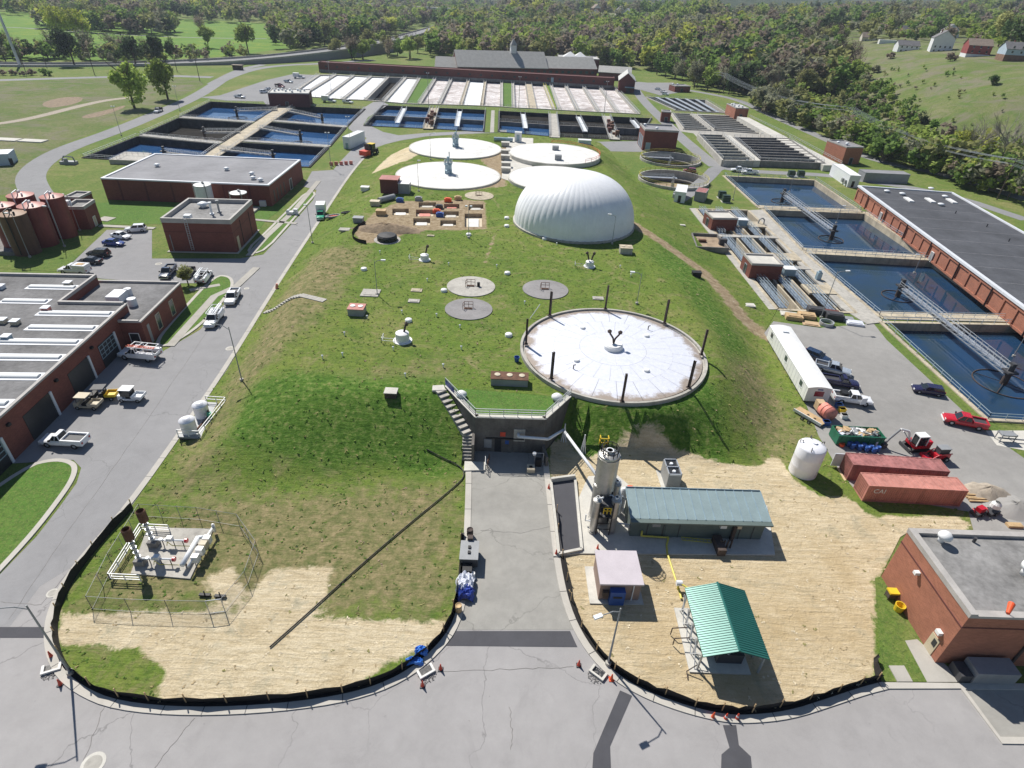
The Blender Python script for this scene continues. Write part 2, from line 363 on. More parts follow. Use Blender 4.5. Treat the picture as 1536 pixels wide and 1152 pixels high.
def thing(name,label,cat,loc=(0,0,0),rz=0.,group=None):
 o =bpy.data.objects.new(name,None); COL.objects.link(o); o.location =loc; o.rotation_euler =(0,0,rz); o.empty_display_size =.3
 tag(o,label,cat,group); ROOTM[o.name] =Matrix.Translation(loc) @ Matrix.Rotation(rz,4,'Z'); return o
def struct(o,kind='structure'): o['kind'] =kind; return o
def solo(mb,name,mats,label,cat,group=None,smooth=False,loc=None):
 """a thing that is one mesh: origin moved to its own base"""
 if loc is not None: mb.v =[(x - loc[0],y - loc[1],z - loc[2]) for x,y,z in mb.v]
 o =mb.build(name,mats,None,smooth)
 if loc is not None: o.location =loc
 return tag(o,label,cat,group)
def dup(root,loc,rz=0.,label=None,group=None,scale=None):
 r =root.copy(); COL.objects.link(r); r.location =loc; r.rotation_euler =(0,0,rz)
 if scale: r.scale =scale
 if label: r['label'] =label
 if group: r['group'] =group
 for ch in root.children:
  c =ch.copy(); COL.objects.link(c); c.parent =r
  for g in ch.children: d =g.copy(); COL.objects.link(d); d.parent =c
 ROOTM[r.name] =Matrix.Translation(loc) @ Matrix.Rotation(rz,4,'Z')
 return r
class Fr:
 """rectangle frame: near-left A, u along A->B, v to the left of u (away from the camera)"""
 def __init__(s,A,B,depth=None,C=None,width=None):
  s.A =Vector(A); d =Vector(B) - s.A; d.z =0; s.w =d.length if width is None else width; s.u =d.normalized(); s.v =V(-s.u.y,s.u.x,0)
  s.d =depth if depth is not None else (Vector(C) - s.A).dot(s.v) if C is not None else 0.; s.rz =math.atan2(s.u.y,s.u.x)
  s.loc =(s.A.x,s.A.y,0)
 def P(s,a,b,z=0): return V(s.A.x,s.A.y,0) + s.u * a + s.v * b + V(0,0,z)
def sheet(name,pts,z,mat,holes=(),kind='structure',parent=None):
 loops =[[Vector((p[0],p[1],z)) for p in L] for L in [pts] + list(holes)]
 tri =tessellate_polygon(loops); v =[p for L in loops for p in L]
 me =bpy.data.meshes.new(name); me.from_pydata([tuple(p) for p in v],[],[tuple(t) for t in tri])
 me.materials.append(MATS[mat]); me.update()
 bm =bmesh.new(); bm.from_mesh(me); bmesh.ops.recalc_face_normals(bm,faces=bm.faces)
 for f in bm.faces:
  if f.normal.z < 0: f.normal_flip()
 bm.to_mesh(me); bm.free()
 o =bpy.data.objects.new(name,me); COL.objects.link(o); o.parent =parent
 if kind: o['kind'] =kind
 return o
def chaikin(pts,it=2,closed=False):
 pts =[Vector(p) for p in pts]
 for _ in range(it):
  out =[] if closed else [pts[0]]
  rng =range(len(pts)) if closed else range(len(pts) - 1)
  for i in rng:
   a =pts[i]; b =pts[(i + 1) % len(pts)]
   out += [a * .75 + b * .25,a * .25 + b * .75]
  if not closed: out.append(pts[-1])
  pts =out
 return [tuple(p) for p in pts]
def ribbon(mb,pts,w0,w1,z0,z1,zfun=None):
 """raised strip along a 2D polyline between lateral offsets w0..w1"""
 P =[Vector(p[:2]) for p in pts]; L =[]; Rr =[]
 for i,p in enumerate(P):
  a =P[max(i - 1,0)]; b =P[min(i + 1,len(P) - 1)]; t =(b - a).normalized(); n =Vector((-t.y,t.x))
  L.append(p + n * w0); Rr.append(p + n * w1)
 for i in range(len(P) - 1):
  q =[L[i],L[i + 1],Rr[i + 1],Rr[i]]
  zz =[zfun(x.x,x.y) if zfun else 0 for x in q]
  lo =[(x.x,x.y,z0 + h) for x,h in zip(q,zz)]; hi =[(x.x,x.y,z1 + h) for x,h in zip(q,zz)]
  b =len(mb.v); mb.v += lo + hi
  fs =[(4,5,6,7),(0,1,5,4),(2,3,7,6)]
  if i == 0: fs.append((3,0,4,7))
  if i == len(P) - 2: fs.append((1,2,6,5))
  for f in fs: mb.f.append(tuple(b + k for k in f)); mb.m.append(mb.mi)
 return mb
def inpoly(P,poly):
 x,y =P[:,0],P[:,1]; ins =np.zeros(len(P),bool); n =len(poly)
 for i in range(n):
  x1,y1 =poly[i]; x2,y2 =poly[(i + 1) % n]
  c =((y1 > y) != (y2 > y)) & (x < (x2 - x1) * (y - y1) / ((y2 - y1) if y2 != y1 else 1e-9) + x1); ins ^= c
 return ins
def dpoly(P,poly,closed=True):
 d =np.full(len(P),1e9); n =len(poly)
 for i in range(n if closed else n - 1):
  a =np.array(poly[i]); b =np.array(poly[(i + 1) % n]); ab =b - a
  t =np.clip(((P - a) @ ab) / max(ab @ ab,1e-9),0,1); d =np.minimum(d,np.hypot(*(P - a - t[:,None] * ab).T))
 return d
def sdist(P,poly): d =dpoly(P,poly); return np.where(inpoly(P,poly),d,-d)
def rail(mb,pts,h=1.1,r=.045,step=2.2,rails=(1.0,.55),closed=False):
 """handrail with posts along 3D points"""
 pts =[Vector(p) for p in pts]
 if closed: pts =pts + [pts[0]]
 for a,b in zip(pts[:-1],pts[1:]):
  L =(b - a).length; n =max(1,round(L / step))
  for i in range(n + 1): p =a.lerp(b,i / n); mb.cyl(p,p + V(0,0,h),r,n=4,cap=False)
  for k in rails: mb.cyl(a + V(0,0,h * k),b + V(0,0,h * k),r,n=4,cap=False)
 return mb
# ================================================================ basins' outlines (needed as holes in the ground)
MZ =5.5
def q(*p,z=0.): return [G2(x,y,z) for x,y in p]           # near-left, near-right, far-right, far-left
BAS ={
 'R1': q((1137,311),(1290,317),(1222,271),(1086,264.5)),
 'R2': q((1203,376),(1398,387.5),(1297,321),(1145,315)),
 'R3': q((1318,474.5),(1530,480),(1401,391.5),(1208,380.5)),
 'R4': q((1481,630),(1760,646),(1545,488.5),(1322,484.5)),
 'L1': q((270,176),(381,183),(425,158.5),(316,153)),
 'L2': q((211,203),(333,214),(378,186),(267,178)),
 'L3': q((126,237),(288,247),(329,217.5),(206,205.5)),
 'L4': q((411,181),(520,190),(547,164),(441,159.5)),
 'L5': q((367,211),(495,219.5),(518,192.5),(407,184)),
 'L6': q((310,247),(464,251),(492,222.5),(361,214.5)),
 'M1': q((547,189),(640,193),(650,162.2),(575,158.6)),
 'M2': q((645,193.2),(725,198),(728,165.4),(655,162.4)),
 'M3': q((748,198),(826,205),(825,171),(749,167)),
 'M4': q((838,205.5),(918,209),(906,175),(834,171.4)),
 'M5': q((926,209.4),(957,211),(977,178),(914,175.3)),
 'CH': q((1166,465),(1284,470),(1122,316),(1044,314)),
 'F1': q((1014,166),(1089,170),(1058,150.6),(969,146)),
 'F2': q((1026,194.6),(1065,196),(1035,171.8),(1008,171)),
 'F4': q((1072,196),(1152,201.4),(1103,175),(1045,173.5)),
}
AER =[((478,113),(433,143)),((503,112.5),(450,145)),((530,113.9),(485,147)),((556,115.2),(513,149.4)),((582,116.4),(547.5,150.5)),
  ((608,117),(575,153)),((629,118),(606.5,155.5)),((653,118.3),(628.7,156.2)),((677,119.2),(658.6,157)),((703,120),(691,158)),((728,121),(722.4,159.2)),
  ((752.4,122),(752,160.5)),((769,122.6),(770,162)),((792,123.7),(799,163.2)),((815,124.5),(831,165)),((825,125),(839,165.5)),((847,126.3),(867,167)),
  ((873,127.6),(898,168.5)),((898,129),(927,169.8)),((921.5,131),(958,171.5))]
AER =[(G(*a),G(*b)) for a,b in AER]
AER_KIND =['foam','foam','foam','foam','dark','foam','grass','brown','brown','foam','brown','grass','brown','brown','grass','brown','brown','brown','brown']
AERQ =[(AER[0][1].x,AER[0][1].y)] + [(b.x,b.y) for a,b in AER[1:]] + [(a.x,a.y) for a,b in reversed(AER)]
def circ(cx,cy,r,n=40): return [(cx + r * math.cos(2 * PI * i / n),cy + r * math.sin(2 * PI * i / n)) for i in range(n)]
_a,_b2 =G(961,238),G(1049,244); CL1 =((_a + _b2) / 2,(_a - _b2).length / 2)
_a,_b2 =G(958.6,268),G(1061,275); CL2 =((_a + _b2) / 2,(_a - _b2).length / 2)
HOLES =list(BAS.values()) + [AERQ,circ(CL1[0].x,CL1[0].y,CL1[1]),circ(CL2[0].x,CL2[0].y,CL2[1])]
FAR =9000
sheet('ground',[(-FAR,-200),(FAR,-200),(FAR,FAR),(-FAR,FAR)],0,'grass',HOLES)
# ================================================================ mound
KL =[(562,222),(530,256),(480,333),(420,424),(340,556),(275,650),(196,762),(128,838),(97,885),(82,925),(80,960),(92,1000),(125,1030),(180,1053),(290,1062),
  (420,1056),(530,1040),(600,1014),(650,975),(680,935),(692,880),(696,800),(699,712),(697,700)]
KR =[(822,690),(832,770),(842,850),(856,912),(880,962),(915,1004),(960,1033),(1020,1056),(1080,1071),(1120,1073),(1180,1067),(1240,1048),(1290,1031),(1322,1023)]
NZ ={'fl': G(713,628,MZ),'fr': G(818,631,MZ),'wl': G(668,581,MZ),'wr': G(856,597,MZ)}
yF =(NZ['fl'].y + NZ['fr'].y) / 2
xl,xr =NZ['fl'].x,NZ['fr'].x
NOTCH =[G2(697,712),(xl - 1.55,G(697,700).y),(xl - 1.55,yF - .2),(xl - .2,yF),(NZ['wl'].x,NZ['wl'].y),(NZ['wr'].x,NZ['wr'].y),(xr + .15,yF),(xr + .25,G(822,700).y),G2(822,712)]
OUTER =PX(KL) + PX([(822,700)]) + PX(KR[1:]) + PX([(1322,960),(1318,870),(1350,806),(1365,797),(1460,797),(1452,768),(1395,758),(1290,745),(1258,705),(1228,655),(1210,610),(1175,545),(1146,500),
  (1165,466),(1120,412),(1090,382),(1032,316),(1010,296),(1000,283),(958,272),(940,250),(925,240),(915,226),(900,214),(860,206),(760,200),(700,203),(640,206),(600,212),(578,217)])
TOE =PX([(575,216),(562,225),(480,336),(422,426),(342,557),(275,655),(225,735),(330,742),(450,728),(560,716),(640,708),(700,704),(760,690),(822,676),(848,652),(930,668),(1010,684),(1080,696),(1140,694),(1165,640),(1160,580),(1140,500),
  (1158,466),(1118,416),(1086,384),(1030,318),(1000,290),(955,274),(932,246),(905,218),(860,208),(760,202),(700,205),(640,208)])
TOP =PX([(640,215),(596,250),(600,282),(540,325),(500,378),(455,440),(425,520),(420,560),(480,585),(560,586),(640,583),(668,580),(760,592),(856,598),(880,612),(935,622),(1005,612),(1058,585),(1078,545),(1050,490),(1010,440),(965,380),
  (958,345),(940,300),(915,262),(900,240),(880,219),(820,212),(760,209),(690,206)],MZ)
def mound_h(P):
 P =np.asarray(P,float).reshape(-1,2)
 dt =sdist(P,TOE); dp =-sdist(P,TOP)
 t =np.clip(dt,0,None) / (np.clip(dt,0,None) + np.clip(dp,0,None) + 1e-6)
 t =np.where(dp <= 0,1.,t); s =t * t * (3 - 2 * t); z =MZ * (.45 * t + .55 * s)
 x,y =P[:,0],P[:,1]
 z =z + .10 * np.sin(x * .31 + 1.3) * np.sin(y * .27) * np.clip(t * 2,0,1) * (dp > 1.5)
 return np.maximum(z,0) + .06
def mh(x,y): return float(mound_h([(x,y)])[0])
def GM(px,py):
 """pixel -> point on the mound / lawn surface"""
 Z =np.linspace(MZ + .3,0,90); Pz =[G(px,py,z) for z in Z]; D =mound_h([(p.x,p.y) for p in Pz]) - Z; k =np.argmax(D >= 0)
 if D[k] < 0: return G(px,py,.06)
 if k == 0: return Pz[0]
 t =D[k - 1] / (D[k - 1] - D[k]); return G(px,py,Z[k - 1] + (Z[k] - Z[k - 1]) * t)
PITS =[]
for a,b,c,d in ((588.5,313.5,613,323),(628,304,654,311.5),(666,306.5,689,313),(624,315,650,325),(665,317.5,688,326.5),(620,328,645,338.5),(660.5,331,684,339.5),(703,307,725,315.5),(697,321,723,341)):
 PITS.append(PX([(a,d),(c,d),(c,b),(a,b)],MZ))
def tri_region(outer,holes,step,extra=()):
 """constrained triangulation of a region with an inner grid"""
 vs =[]; es =[]
 def add(loop):
  pts =[]; n =len(loop)
  for i in range(n):
   a =Vector(loop[i]); b =Vector(loop[(i + 1) % n]); k =max(1,int((b - a).length / (step * 1.5)))
   pts += [a.lerp(b,j / k) for j in range(k)]
  b0 =len(vs); vs.extend(pts); es.extend([(b0 + i,b0 + (i + 1) % len(pts)) for i in range(len(pts))])
 add(outer)
 for h in holes: add(h)
 A =np.array(outer); x0,y0 =A.min(0); x1,y1 =A.max(0)
 gx,gy =np.meshgrid(np.arange(x0,x1,step),np.arange(y0,y1,step)); gx =gx + (np.arange(gx.shape[0])[:,None] % 2) * step * .5
 P =np.stack([gx.ravel(),gy.ravel()],1); ok =inpoly(P,outer) & (dpoly(P,outer) > step * .5)
 P =P[ok]
 for h in holes: P =P[~(inpoly(P,h) | (dpoly(P,h) < step * .45))]
 vs.extend([Vector(p) for p in P])
 v2,e2,f2,*_ =delaunay_2d_cdt(vs,es,[],0,1e-5)
 v2 =np.array([tuple(p) for p in v2]); f2 =[f for f in f2]
 C =np.array([v2[list(f)].mean(0) for f in f2]); keep =inpoly(C,outer)
 for h in holes: keep &= ~inpoly(C,h)
 return v2,[f for f,k in zip(f2,keep) if k]
def soft(P,poly,w=2.5): return np.clip(.5 + sdist(P,poly) / (2 * w),0,1)
def softline(P,line,w): return np.clip(1.1 - dpoly(P,line,False) / w,0,1)
v2,f2 =tri_region(OUTER,[NOTCH] + PITS,1.15)
zz =mound_h(v2)
me =bpy.data.meshes.new('mound'); me.from_pydata([(x,y,z) for (x,y),z in zip(v2,zz)],[],f2)
straw =soft(v2,PX([(82,925),(200,918),(350,918),(400,905),(480,928),(684,933),(672,965),(625,978),(562,1008),(510,1038),(420,1052),(230,1055),(245,1005),(205,975),(150,968),(85,968)]),1.2)
for pl in ([(352,905),(420,850),(500,850),(490,905),(430,930)],[(300,870),(345,850),(372,888),(335,915)]): straw =np.maximum(straw,soft(v2,PX(pl),1.5))
S2 =PX([(824,668),(850,655),(872,690),(930,668),(990,668),(1000,676),(1090,697),(1140,700),(1152,686),(1172,692),(1192,722),(1232,745),(1280,748),(1300,775),(1450,775),(1456,800),(1365,802),(1312,872),(1312,1020),(1250,1048),(1110,1080),(1010,1062),(915,1010),(868,940),(842,860),(834,790)])
straw =np.maximum(straw,soft(v2,S2,1.0))
straw =np.maximum(straw,.95 * soft(v2,PX([(556,258),(585,232),(640,222),(652,232),(612,256),(585,262)],2.5),1.5))
gold =soft(v2,PX([(840,855),(1310,840),(1310,1020),(1110,1075),(915,1005),(850,900)]),6) * .7 + .3 * soft(v2,S2,3)
dry =np.maximum(.95 * soft(v2,PX([(215,745),(345,560),(420,430),(470,385),(560,400),(490,500),(430,560),(350,630),(300,720)],2.),5),.95 * soft(v2,PX([(300,740),(480,735),(690,720),(690,930),(480,930),(250,920),(110,915),(150,850)]),5))
dry =np.maximum(dry,.75 * soft(v2,PX([(1060,560),(1130,520),(1230,640),(1190,720),(1130,690)],1.),5))
dry =np.maximum(dry,.55 * soft(v2,PX([(560,545),(700,520),(700,580),(560,588),(470,575)],MZ),3))
lush =np.maximum(soft(v2,PX([(380,590),(450,580),(560,592),(668,592),(694,690),(640,700),(560,680),(480,690),(330,660)],2.5),2.5),soft(v2,PX([(850,625),(930,625),(1050,590),(1075,610),(1110,690),(1080,692),(1000,672),(930,662),(865,680)],2.5),2.))
lush =np.maximum(lush,.8 * soft(v2,PX([(960,400),(1010,440),(1090,560),(1140,520),(1060,420),(1000,350)],3.),3))
dirt =np.zeros(len(v2))
dirt =np.maximum(dirt,soft(v2,PX([(560,320),(600,302),(700,300),(728,302),(730,344),(690,346),(620,345),(585,362),(545,366),(530,352)],MZ),1.2))
dirt =np.maximum(dirt,softline(v2,PX([(930,345),(965,365),(1005,384),(1045,402),(1085,435),(1120,468),(1180,500)],2.5),3.2) * .95)
dirt =np.maximum(dirt,.62 * softline(v2,PX([(745,350),(735,372),(728,395)],MZ),1.2))
dirt =np.maximum(dirt,.9 * soft(v2,PX([(620,295),(760,280),(765,215),(720,240),(750,268),(690,288)],MZ),1.5))
dirt =np.maximum(dirt,.55 * soft(v2,PX([(1170,640),(1230,660),(1258,712),(1215,690)]),2.0))
for nm,a in (('straw',straw),('dry',dry),('lush',lush),('dirt',dirt),('gold',gold)):
 at =me.attributes.new(nm,'FLOAT','POINT'); at.data.foreach_set('value',a.astype(np.float32))
me.materials.append(MATS['mound']); me.polygons.foreach_set('use_smooth',[True] * len(me.polygons)); me.update()
mound =bpy.data.objects.new('mound',me); COL.objects.link(mound); struct(mound)
_m =bmesh.new(); _m.from_mesh(me); bmesh.ops.recalc_face_normals(_m,faces=_m.faces)
if sum(f.normal.z for f in _m.faces) < 0: bmesh.ops.reverse_faces(_m,faces=_m.faces)
_m.to_mesh(me); _m.free()
rg =np.random.default_rng(12); F3_ =np.array([f for f in f2 if len(f) == 3]); A_ =v2[F3_]; ar =np.abs(np.cross(A_[:,1] - A_[:,0],A_[:,2] - A_[:,0])); fi =rg.choice(len(F3_),26000,p=ar / ar.sum()); w_ =rg.dirichlet((1,1,1),26000)
X_ =(A_[fi] * w_[:,:,None]).sum(1); Z_ =(zz[F3_][fi] * w_).sum(1); at_ =lambda a: (a[F3_][fi] * w_).sum(1); st_ =at_(straw); dr_ =at_(dry); di_ =at_(dirt)
def tufts(name,keep,size,hgt,mats,pick,label):
 P =np.c_[X_,Z_][keep]; n =len(P); VV =[]
 for k in range(3):
  a =rg.uniform(0,6.28,n); d =np.c_[np.cos(a),np.sin(a),np.zeros(n)] * size * rg.uniform(.5,1.4,(n,1)); u =np.c_[-np.sin(a),np.cos(a),np.zeros(n)] * size * rg.uniform(.5,1.2,(n,1)); u[:,2] =hgt * rg.uniform(.5,1.4,n); P =P + np.c_[rg.uniform(-.2,.2,(n,2)),np.zeros(n)]
  e_ =np.array([0,0,.025]); VV.append(np.stack([P - d + e_,P + d * .7 + e_,P + d * .5 + u + e_,P - d * .6 + u + e_],1))
 V4 =np.stack(VV,1).reshape(-1,3); TUFT.append((name,V4,mats,np.repeat(pick(n,keep),3),label))
TUFT =[]
tufts('grass_tufts',(st_ < .35) & (di_ < .35) & (rg.random(26000) < .55),.13,.06,['leaf_dark','tuft_green','tuft_light','tuft_tan','dirt'],lambda n,k: np.where(dr_[k] > .5,rg.choice(5,n,p=[.02,.40,.15,.38,.05]),rg.choice(5,n,p=[0.,.46,.30,.23,.01])),'tufts of grass on the mound and lawns')
tufts('straw_tufts',(st_ > .5) & (rg.random(26000) < .22),.13,.03,['straw_pale','straw_dark','tuft_tan'],lambda n,k: rg.choice(3,n,p=[.6,.3,.1]),'loose clumps of straw mulch on the bare ground')
hr =[NZ['wl'],NZ['fl'],NZ['fr'],NZ['wr']]
sheet('mound_wedge',[(p.x,p.y) for p in hr],MZ + .05,'grass_lush')
# ================================================================ roads and paving
KLs =chaikin(PX(KL)); KRs =chaikin(PX(KR))
front =PX([(-420,1500),(2000,1500),(2000,1030),(1440,1027),(1322,1027)]) + list(reversed(PX(KR))) + [(xr + .2,yF),(xl - 1.5,yF)] + list(reversed(PX(KL[7:]))) + PX([(60,880),(0,960),(-200,1150)])
sheet('road',front,.03,'road')
lroad =list(reversed(PX(KL[:8]))) + PX([(580,216),(600,211),(640,204.5),(700,201),(760,198.5),(760,195),(700,197),(640,199.5),(598,203),(575,198),(558,190),(545,187),(552,176),(575,162),(583,157),(575,153),(560,153),(545,162),(528,185),(522,192),(532,200),(550,207),(545,213),(528,224),(510,243),(500,255),(468,257),(455,280),(475,285),(470,300),(430,345),(395,382),(360,388),
  (228,388),(228,345),(160,345),(92,410),(150,418),(250,425),(300,425),(350,425),(352,440),(300,495),(245,527),(150,520),(-60,680),(-60,700),(110,690),(122,702),(115,725),(90,760),(55,805),(0,862),(-200,1050),(-200,1150),(0,960),(60,880)])
sheet('side_road',lroad,.036,'lot')
sheet('driveway',[(xl - 1.4,yF)] + PX([(703,705),(700,800),(693,900),(676,945),(862,945),(846,880),(835,800),(824,700)]) + [(xr + .1,yF)],.044,'drive')
for pts in ([(672,947),(855,947),(866,971),(668,969)],[(930,1036),(948,1044),(915,1120),(918,1200),(885,1200),(890,1130)],[(1084,1088),(1104,1088),(1108,1118),(1126,1135),(1132,1200),(1080,1200),(1082,1132),(1094,1122)],
   [(-10,941),(75,941),(74,957),(-20,957)]):
 struct(sheet('asphalt_patch',PX(pts),.052,'patch'))
def road(name,px,w,mat='road_far',z=.03,it=2):
 mb =MB(); ribbon(mb,chaikin(PX(px),it),-w / 2,w / 2,z - .03,z); return struct(mb.build(name,mat))
road('basin_road',[(75,320),(48,280),(45,262),(62,243),(100,222),(170,198),(240,169),(290,147),(318,130),(335,118),(380,103),(430,97.5),(476,96),(560,90)],7.5,'road_far',.034)
road('entry_road',[(-200,125),(-60,122),(60,118.5),(180,115),(250,113.5),(318,116)],8,'road_far',.03)
road('slip_road',[(318,126),(360,104),(395,97)],6,'road_far',.026)
HW =[G(x,y,z) for x,y,z in ((-400,94,0),(-150,96,0),(60,99,0),(200,97,0),(300,94,1),(380,89,2.5),(450,82,4),(520,73,6),(580,62,8),(620,52,9),(660,40,10))]
def hwz(x,y): return float(np.interp(y,[p.y for p in HW],[p.z for p in HW]))
mb =MB(); HWs =chaikin([(p.x,p.y) for p in HW]); ribbon(mb,HWs,-8,8,-12,.05,hwz); struct(mb.build('highway','road_far'))
road('field_lane',[(-200,45),(0,39),(100,47),(200,53),(300,57),(400,58)],5,'road_far',.03)
road('service_road',[(1016,300),(1040,285),(1066,262),(1076,250),(1110,256),(1160,259),(1235,262),(1290,270),(1420,290),(1540,330)],5,'road_far',.03)
road('east_road',[(1075,250),(1065,243),(1040,222),(1020,205),(1000,185),(968,155),(950,130),(955,122),(985,128)],6,'road_far',.026)
road('perimeter_road',[(1540,300),(1420,262),(1330,245),(1290,232),(1230,205),(1160,175),(1110,150),(1060,140),(1000,130)],6,'road_far',.038)
sheet('far_yard',PX([(300,146),(330,143),(400,120),(440,111),(480,113),(432,143),(438,157),(400,158),(395,152),(340,151)]),.03,'road_far')
sheet('hut_yard',PX([(880,213),(1000,211),(1010,222),(960,228),(870,226)]),.032,'road_far')
sheet('gravel_lot',PX([(1146,500),(1160,482),(1230,492),(1310,485),(1330,510),(1475,645),(1540,690),(1800,860),(1800,960),(1460,800),(1452,768),(1395,758),(1290,745),(1258,705),(1228,655),(1210,610),(1175,545)]),.022,'gravel')
sheet('lot_verge',PX([(1322,485),(1334,484),(1486,634),(1476,640)]),.03,'grass')
sheet('far_lot',PX([(950,124),(1010,124),(1025,138),(990,143),(958,134)]),.03,'road_far')
for px in ([(293,1076),(265,1110),(225,1160)],[(160,1052),(150,1075),(120,1160)],[(640,1008),(700,1006),(800,1003),(868,1000)],[(0,903),(60,908),(120,838)],[(395,490),(300,640),(180,800),(60,960)],[(330,470),(200,660),(100,800),(0,950)],[(830,790),(780,800),(712,795)],[(765,1060),(768,1100),(766,1130)]):
 mb =MB(); rj =random.Random(px[0][0]); pj =PX(px); pj =[Vector(a).lerp(Vector(b),k / 8) for a,b in zip(pj[:-1],pj[1:]) for k in range(8)]; pj =[(p.x + rj.uniform(-.09,.09),p.y + rj.uniform(-.09,.09)) for p in pj]; ribbon(mb,pj,-.022,.022,.03,.0465 if px[0][1] != 790 else .056); struct(mb.build('sealed_crack','concrete_dark'))
sheet('meadow',PX([(-200,119),(-60,125),(60,121),(180,118),(250,116.5),(300,121),(305,127),(240,160),(100,214),(40,250),(20,290),(-200,320)]),.018,'meadow')
mb =MB(); ribbon(mb,chaikin(PX([(-60,192),(20,183),(70,172),(115,160),(160,150),(200,146)])),-2.2,2.2,0,.03); struct(mb.build('farm_track','gravel_pile'))
for pl in ([(60,155),(90,146),(125,145),(122,153),(95,160),(70,162)],[(115,176),(160,165),(190,157),(185,163),(140,178)]): sheet('bare_patch',chaikin(PX(pl),2,True),.024,'soil')
sheet('hay_field',PX([(-300,12),(-100,17),(60,18),(170,23),(300,30),(430,37),(470,45),(430,72),(350,84),(230,90),(-100,90),(-300,88)]),.02,'field')
for nm,pts,a,b in (('kerb',KLs,-.75,.0),('kerb',KRs,-.75,.0)):
 mb =MB(); ribbon(mb,pts,a,b,.0,.13); struct(mb.build(nm,'kerb'))
def kerbed_lawn(name,px,mat='grass_lush',rad=2):
 pts =chaikin(PX(px),rad,True); sheet(name,pts,.12,mat)
 mb =MB(); ribbon(mb,pts + [pts[0]],-.3,.3,.0,.14); struct(mb.build('kerb','kerb'))
kerbed_lawn('lawn',[(-250,1060),(-100,960),(0,855),(50,800),(85,755),(108,722),(114,702),(105,693),(80,690),(40,700),(-100,800),(-300,900)])
kerbed_lawn('lawn',[(248,522),(300,490),(340,445),(350,428),(345,415),(322,414),(270,470),(232,515)])
kerbed_lawn('lawn',[(378,382),(400,374),(432,338),(466,300),(474,290),(462,286),(430,318),(396,352),(372,374)],'grass_lush',1)
sheet('lawn',PX([(130,304),(168,304),(300,300),(410,305),(428,310),(400,330),(388,345),(382,330),(240,336),(135,338)]),.04,'grass_lush')
sheet('lawn',PX([(-150,400),(0,403),(92,408),(150,355),(160,345),(150,338),(90,350),(-150,390)]),.042,'grass')
for px,w in (([(385,402),(355,430),(322,445),(255,520)],1.5),([(478,272),(440,318),(400,355),(374,384)],1.5),([(150,339),(232,343)],1.4),([(150,328),(168,330)],3),([(382,330),(445,336)],1.2),([(330,428),(300,433),(285,436)],1.2)):
 mb =MB(); ribbon(mb,PX(px),-w / 2,w / 2,.0,.155); struct(mb.build('footpath','walk'))
for c,r in (((238,396),.7),((345,523),.7),((79,890),.55),((140,1146),.9),((370,433),.5)):
 p =G(*c); mb =MB(); mb.mi =0; mb.cyl((p.x,p.y,.03),(p.x,p.y,.055),r,n=24); mb.mi =1; mb.cyl((p.x,p.y,.055),(p.x,p.y,.062),r * .72,n=24)
 solo(mb,'manhole_cover',['concrete_light','concrete'],{238: 'round manhole cover in the parking yard beside the small brick building',345: 'round manhole cover in the side road near the parked utility truck',79: 'round manhole cover in the side road near the left lamp post',140: 'pale round manhole cover at the bottom edge of the front road',370: 'small round manhole cover at the parking yard mouth'}[c[0]],'manhole cover','manhole covers in the paving',loc=(p.x,p.y,.03))
# ================================================================ hillside on the right, ridges far behind
CP =[]
for x,y,z in ((1150,140,1.5),(1200,160,1.5),(1235,158,2),(1300,182,2),(1370,207,2),(1450,225,2),(1536,242,2),(1620,262,2),(1320,250,0),(1420,268,0),(1536,300,0),(1240,200,0),(1150,165,0),(1080,135,0),
    (1255,110,13),(1290,130,11),(1350,150,12),(1420,165,13),(1500,185,12),(1580,200,12),(1310,98,20),(1380,105,24),(1450,112,25),(1536,125,26),(1640,140,26),
    (1300,84,23),(1360,84,26),(1440,88,29),(1500,95,29.5),(1580,103,30),(1700,115,31)):
 p =G(x,y,z); CP.append((p.x,p.y,z))
CP += [(330,700,30),(450,560,33),(560,800,36),(700,500,36),(260,640,22),(180,560,6),(120,620,3),(60,700,2),(240,900,16),(500,1100,40),(850,900,44),(420,330,31),(600,250,34),(330,160,14),(480,100,22),(130,1250,26),(40,1250,22),(230,1250,28),(130,1000,14),(60,900,6),(900,1400,60),(300,1400,20)]
CPa =np.array(CP)
def _tps(r): return np.where(r > 1e-6,r * r * np.log(np.maximum(r,1e-6)),0.)
_S =100.
def _fit():
 X =CPa[:,:2] / _S; n =len(X); K =_tps(np.hypot(*(X[:,None] - X[None]).transpose(2,0,1))) + np.eye(n) * .02; Pm =np.c_[np.ones(n),X]
 A =np.zeros((n + 3,n + 3)); A[:n,:n] =K; A[:n,n:] =Pm; A[n:,:n] =Pm.T
 return np.linalg.solve(A,np.r_[CPa[:,2],0,0,0])
_W =_fit()
HILLP =[(150,130),(140,250),(136,300),(130,420),(118,520),(60,640),(-20,800),(-80,1200),(-60,1700),(1200,1700),(1400,900),(1300,100),(600,-20),(300,60)]
def hill_h(P):
 P =np.asarray(P,float).reshape(-1,2); X =P / _S; r =np.hypot(*(X[:,None] - CPa[None,:,:2] / _S).transpose(2,0,1)); n =len(CPa)
 z =_tps(r) @ _W[:n] + _W[n] + X @ _W[n + 1:]
 e =np.clip(sdist(P,HILLP) / 40.,0,1); z =np.clip(z,0,75) * e
 return np.where(z > .3,z,z - .3 * (1 - np.clip(z / .3,0,1)))
def hh(x,y): return max(0.,float(hill_h([(x,y)])[0]))
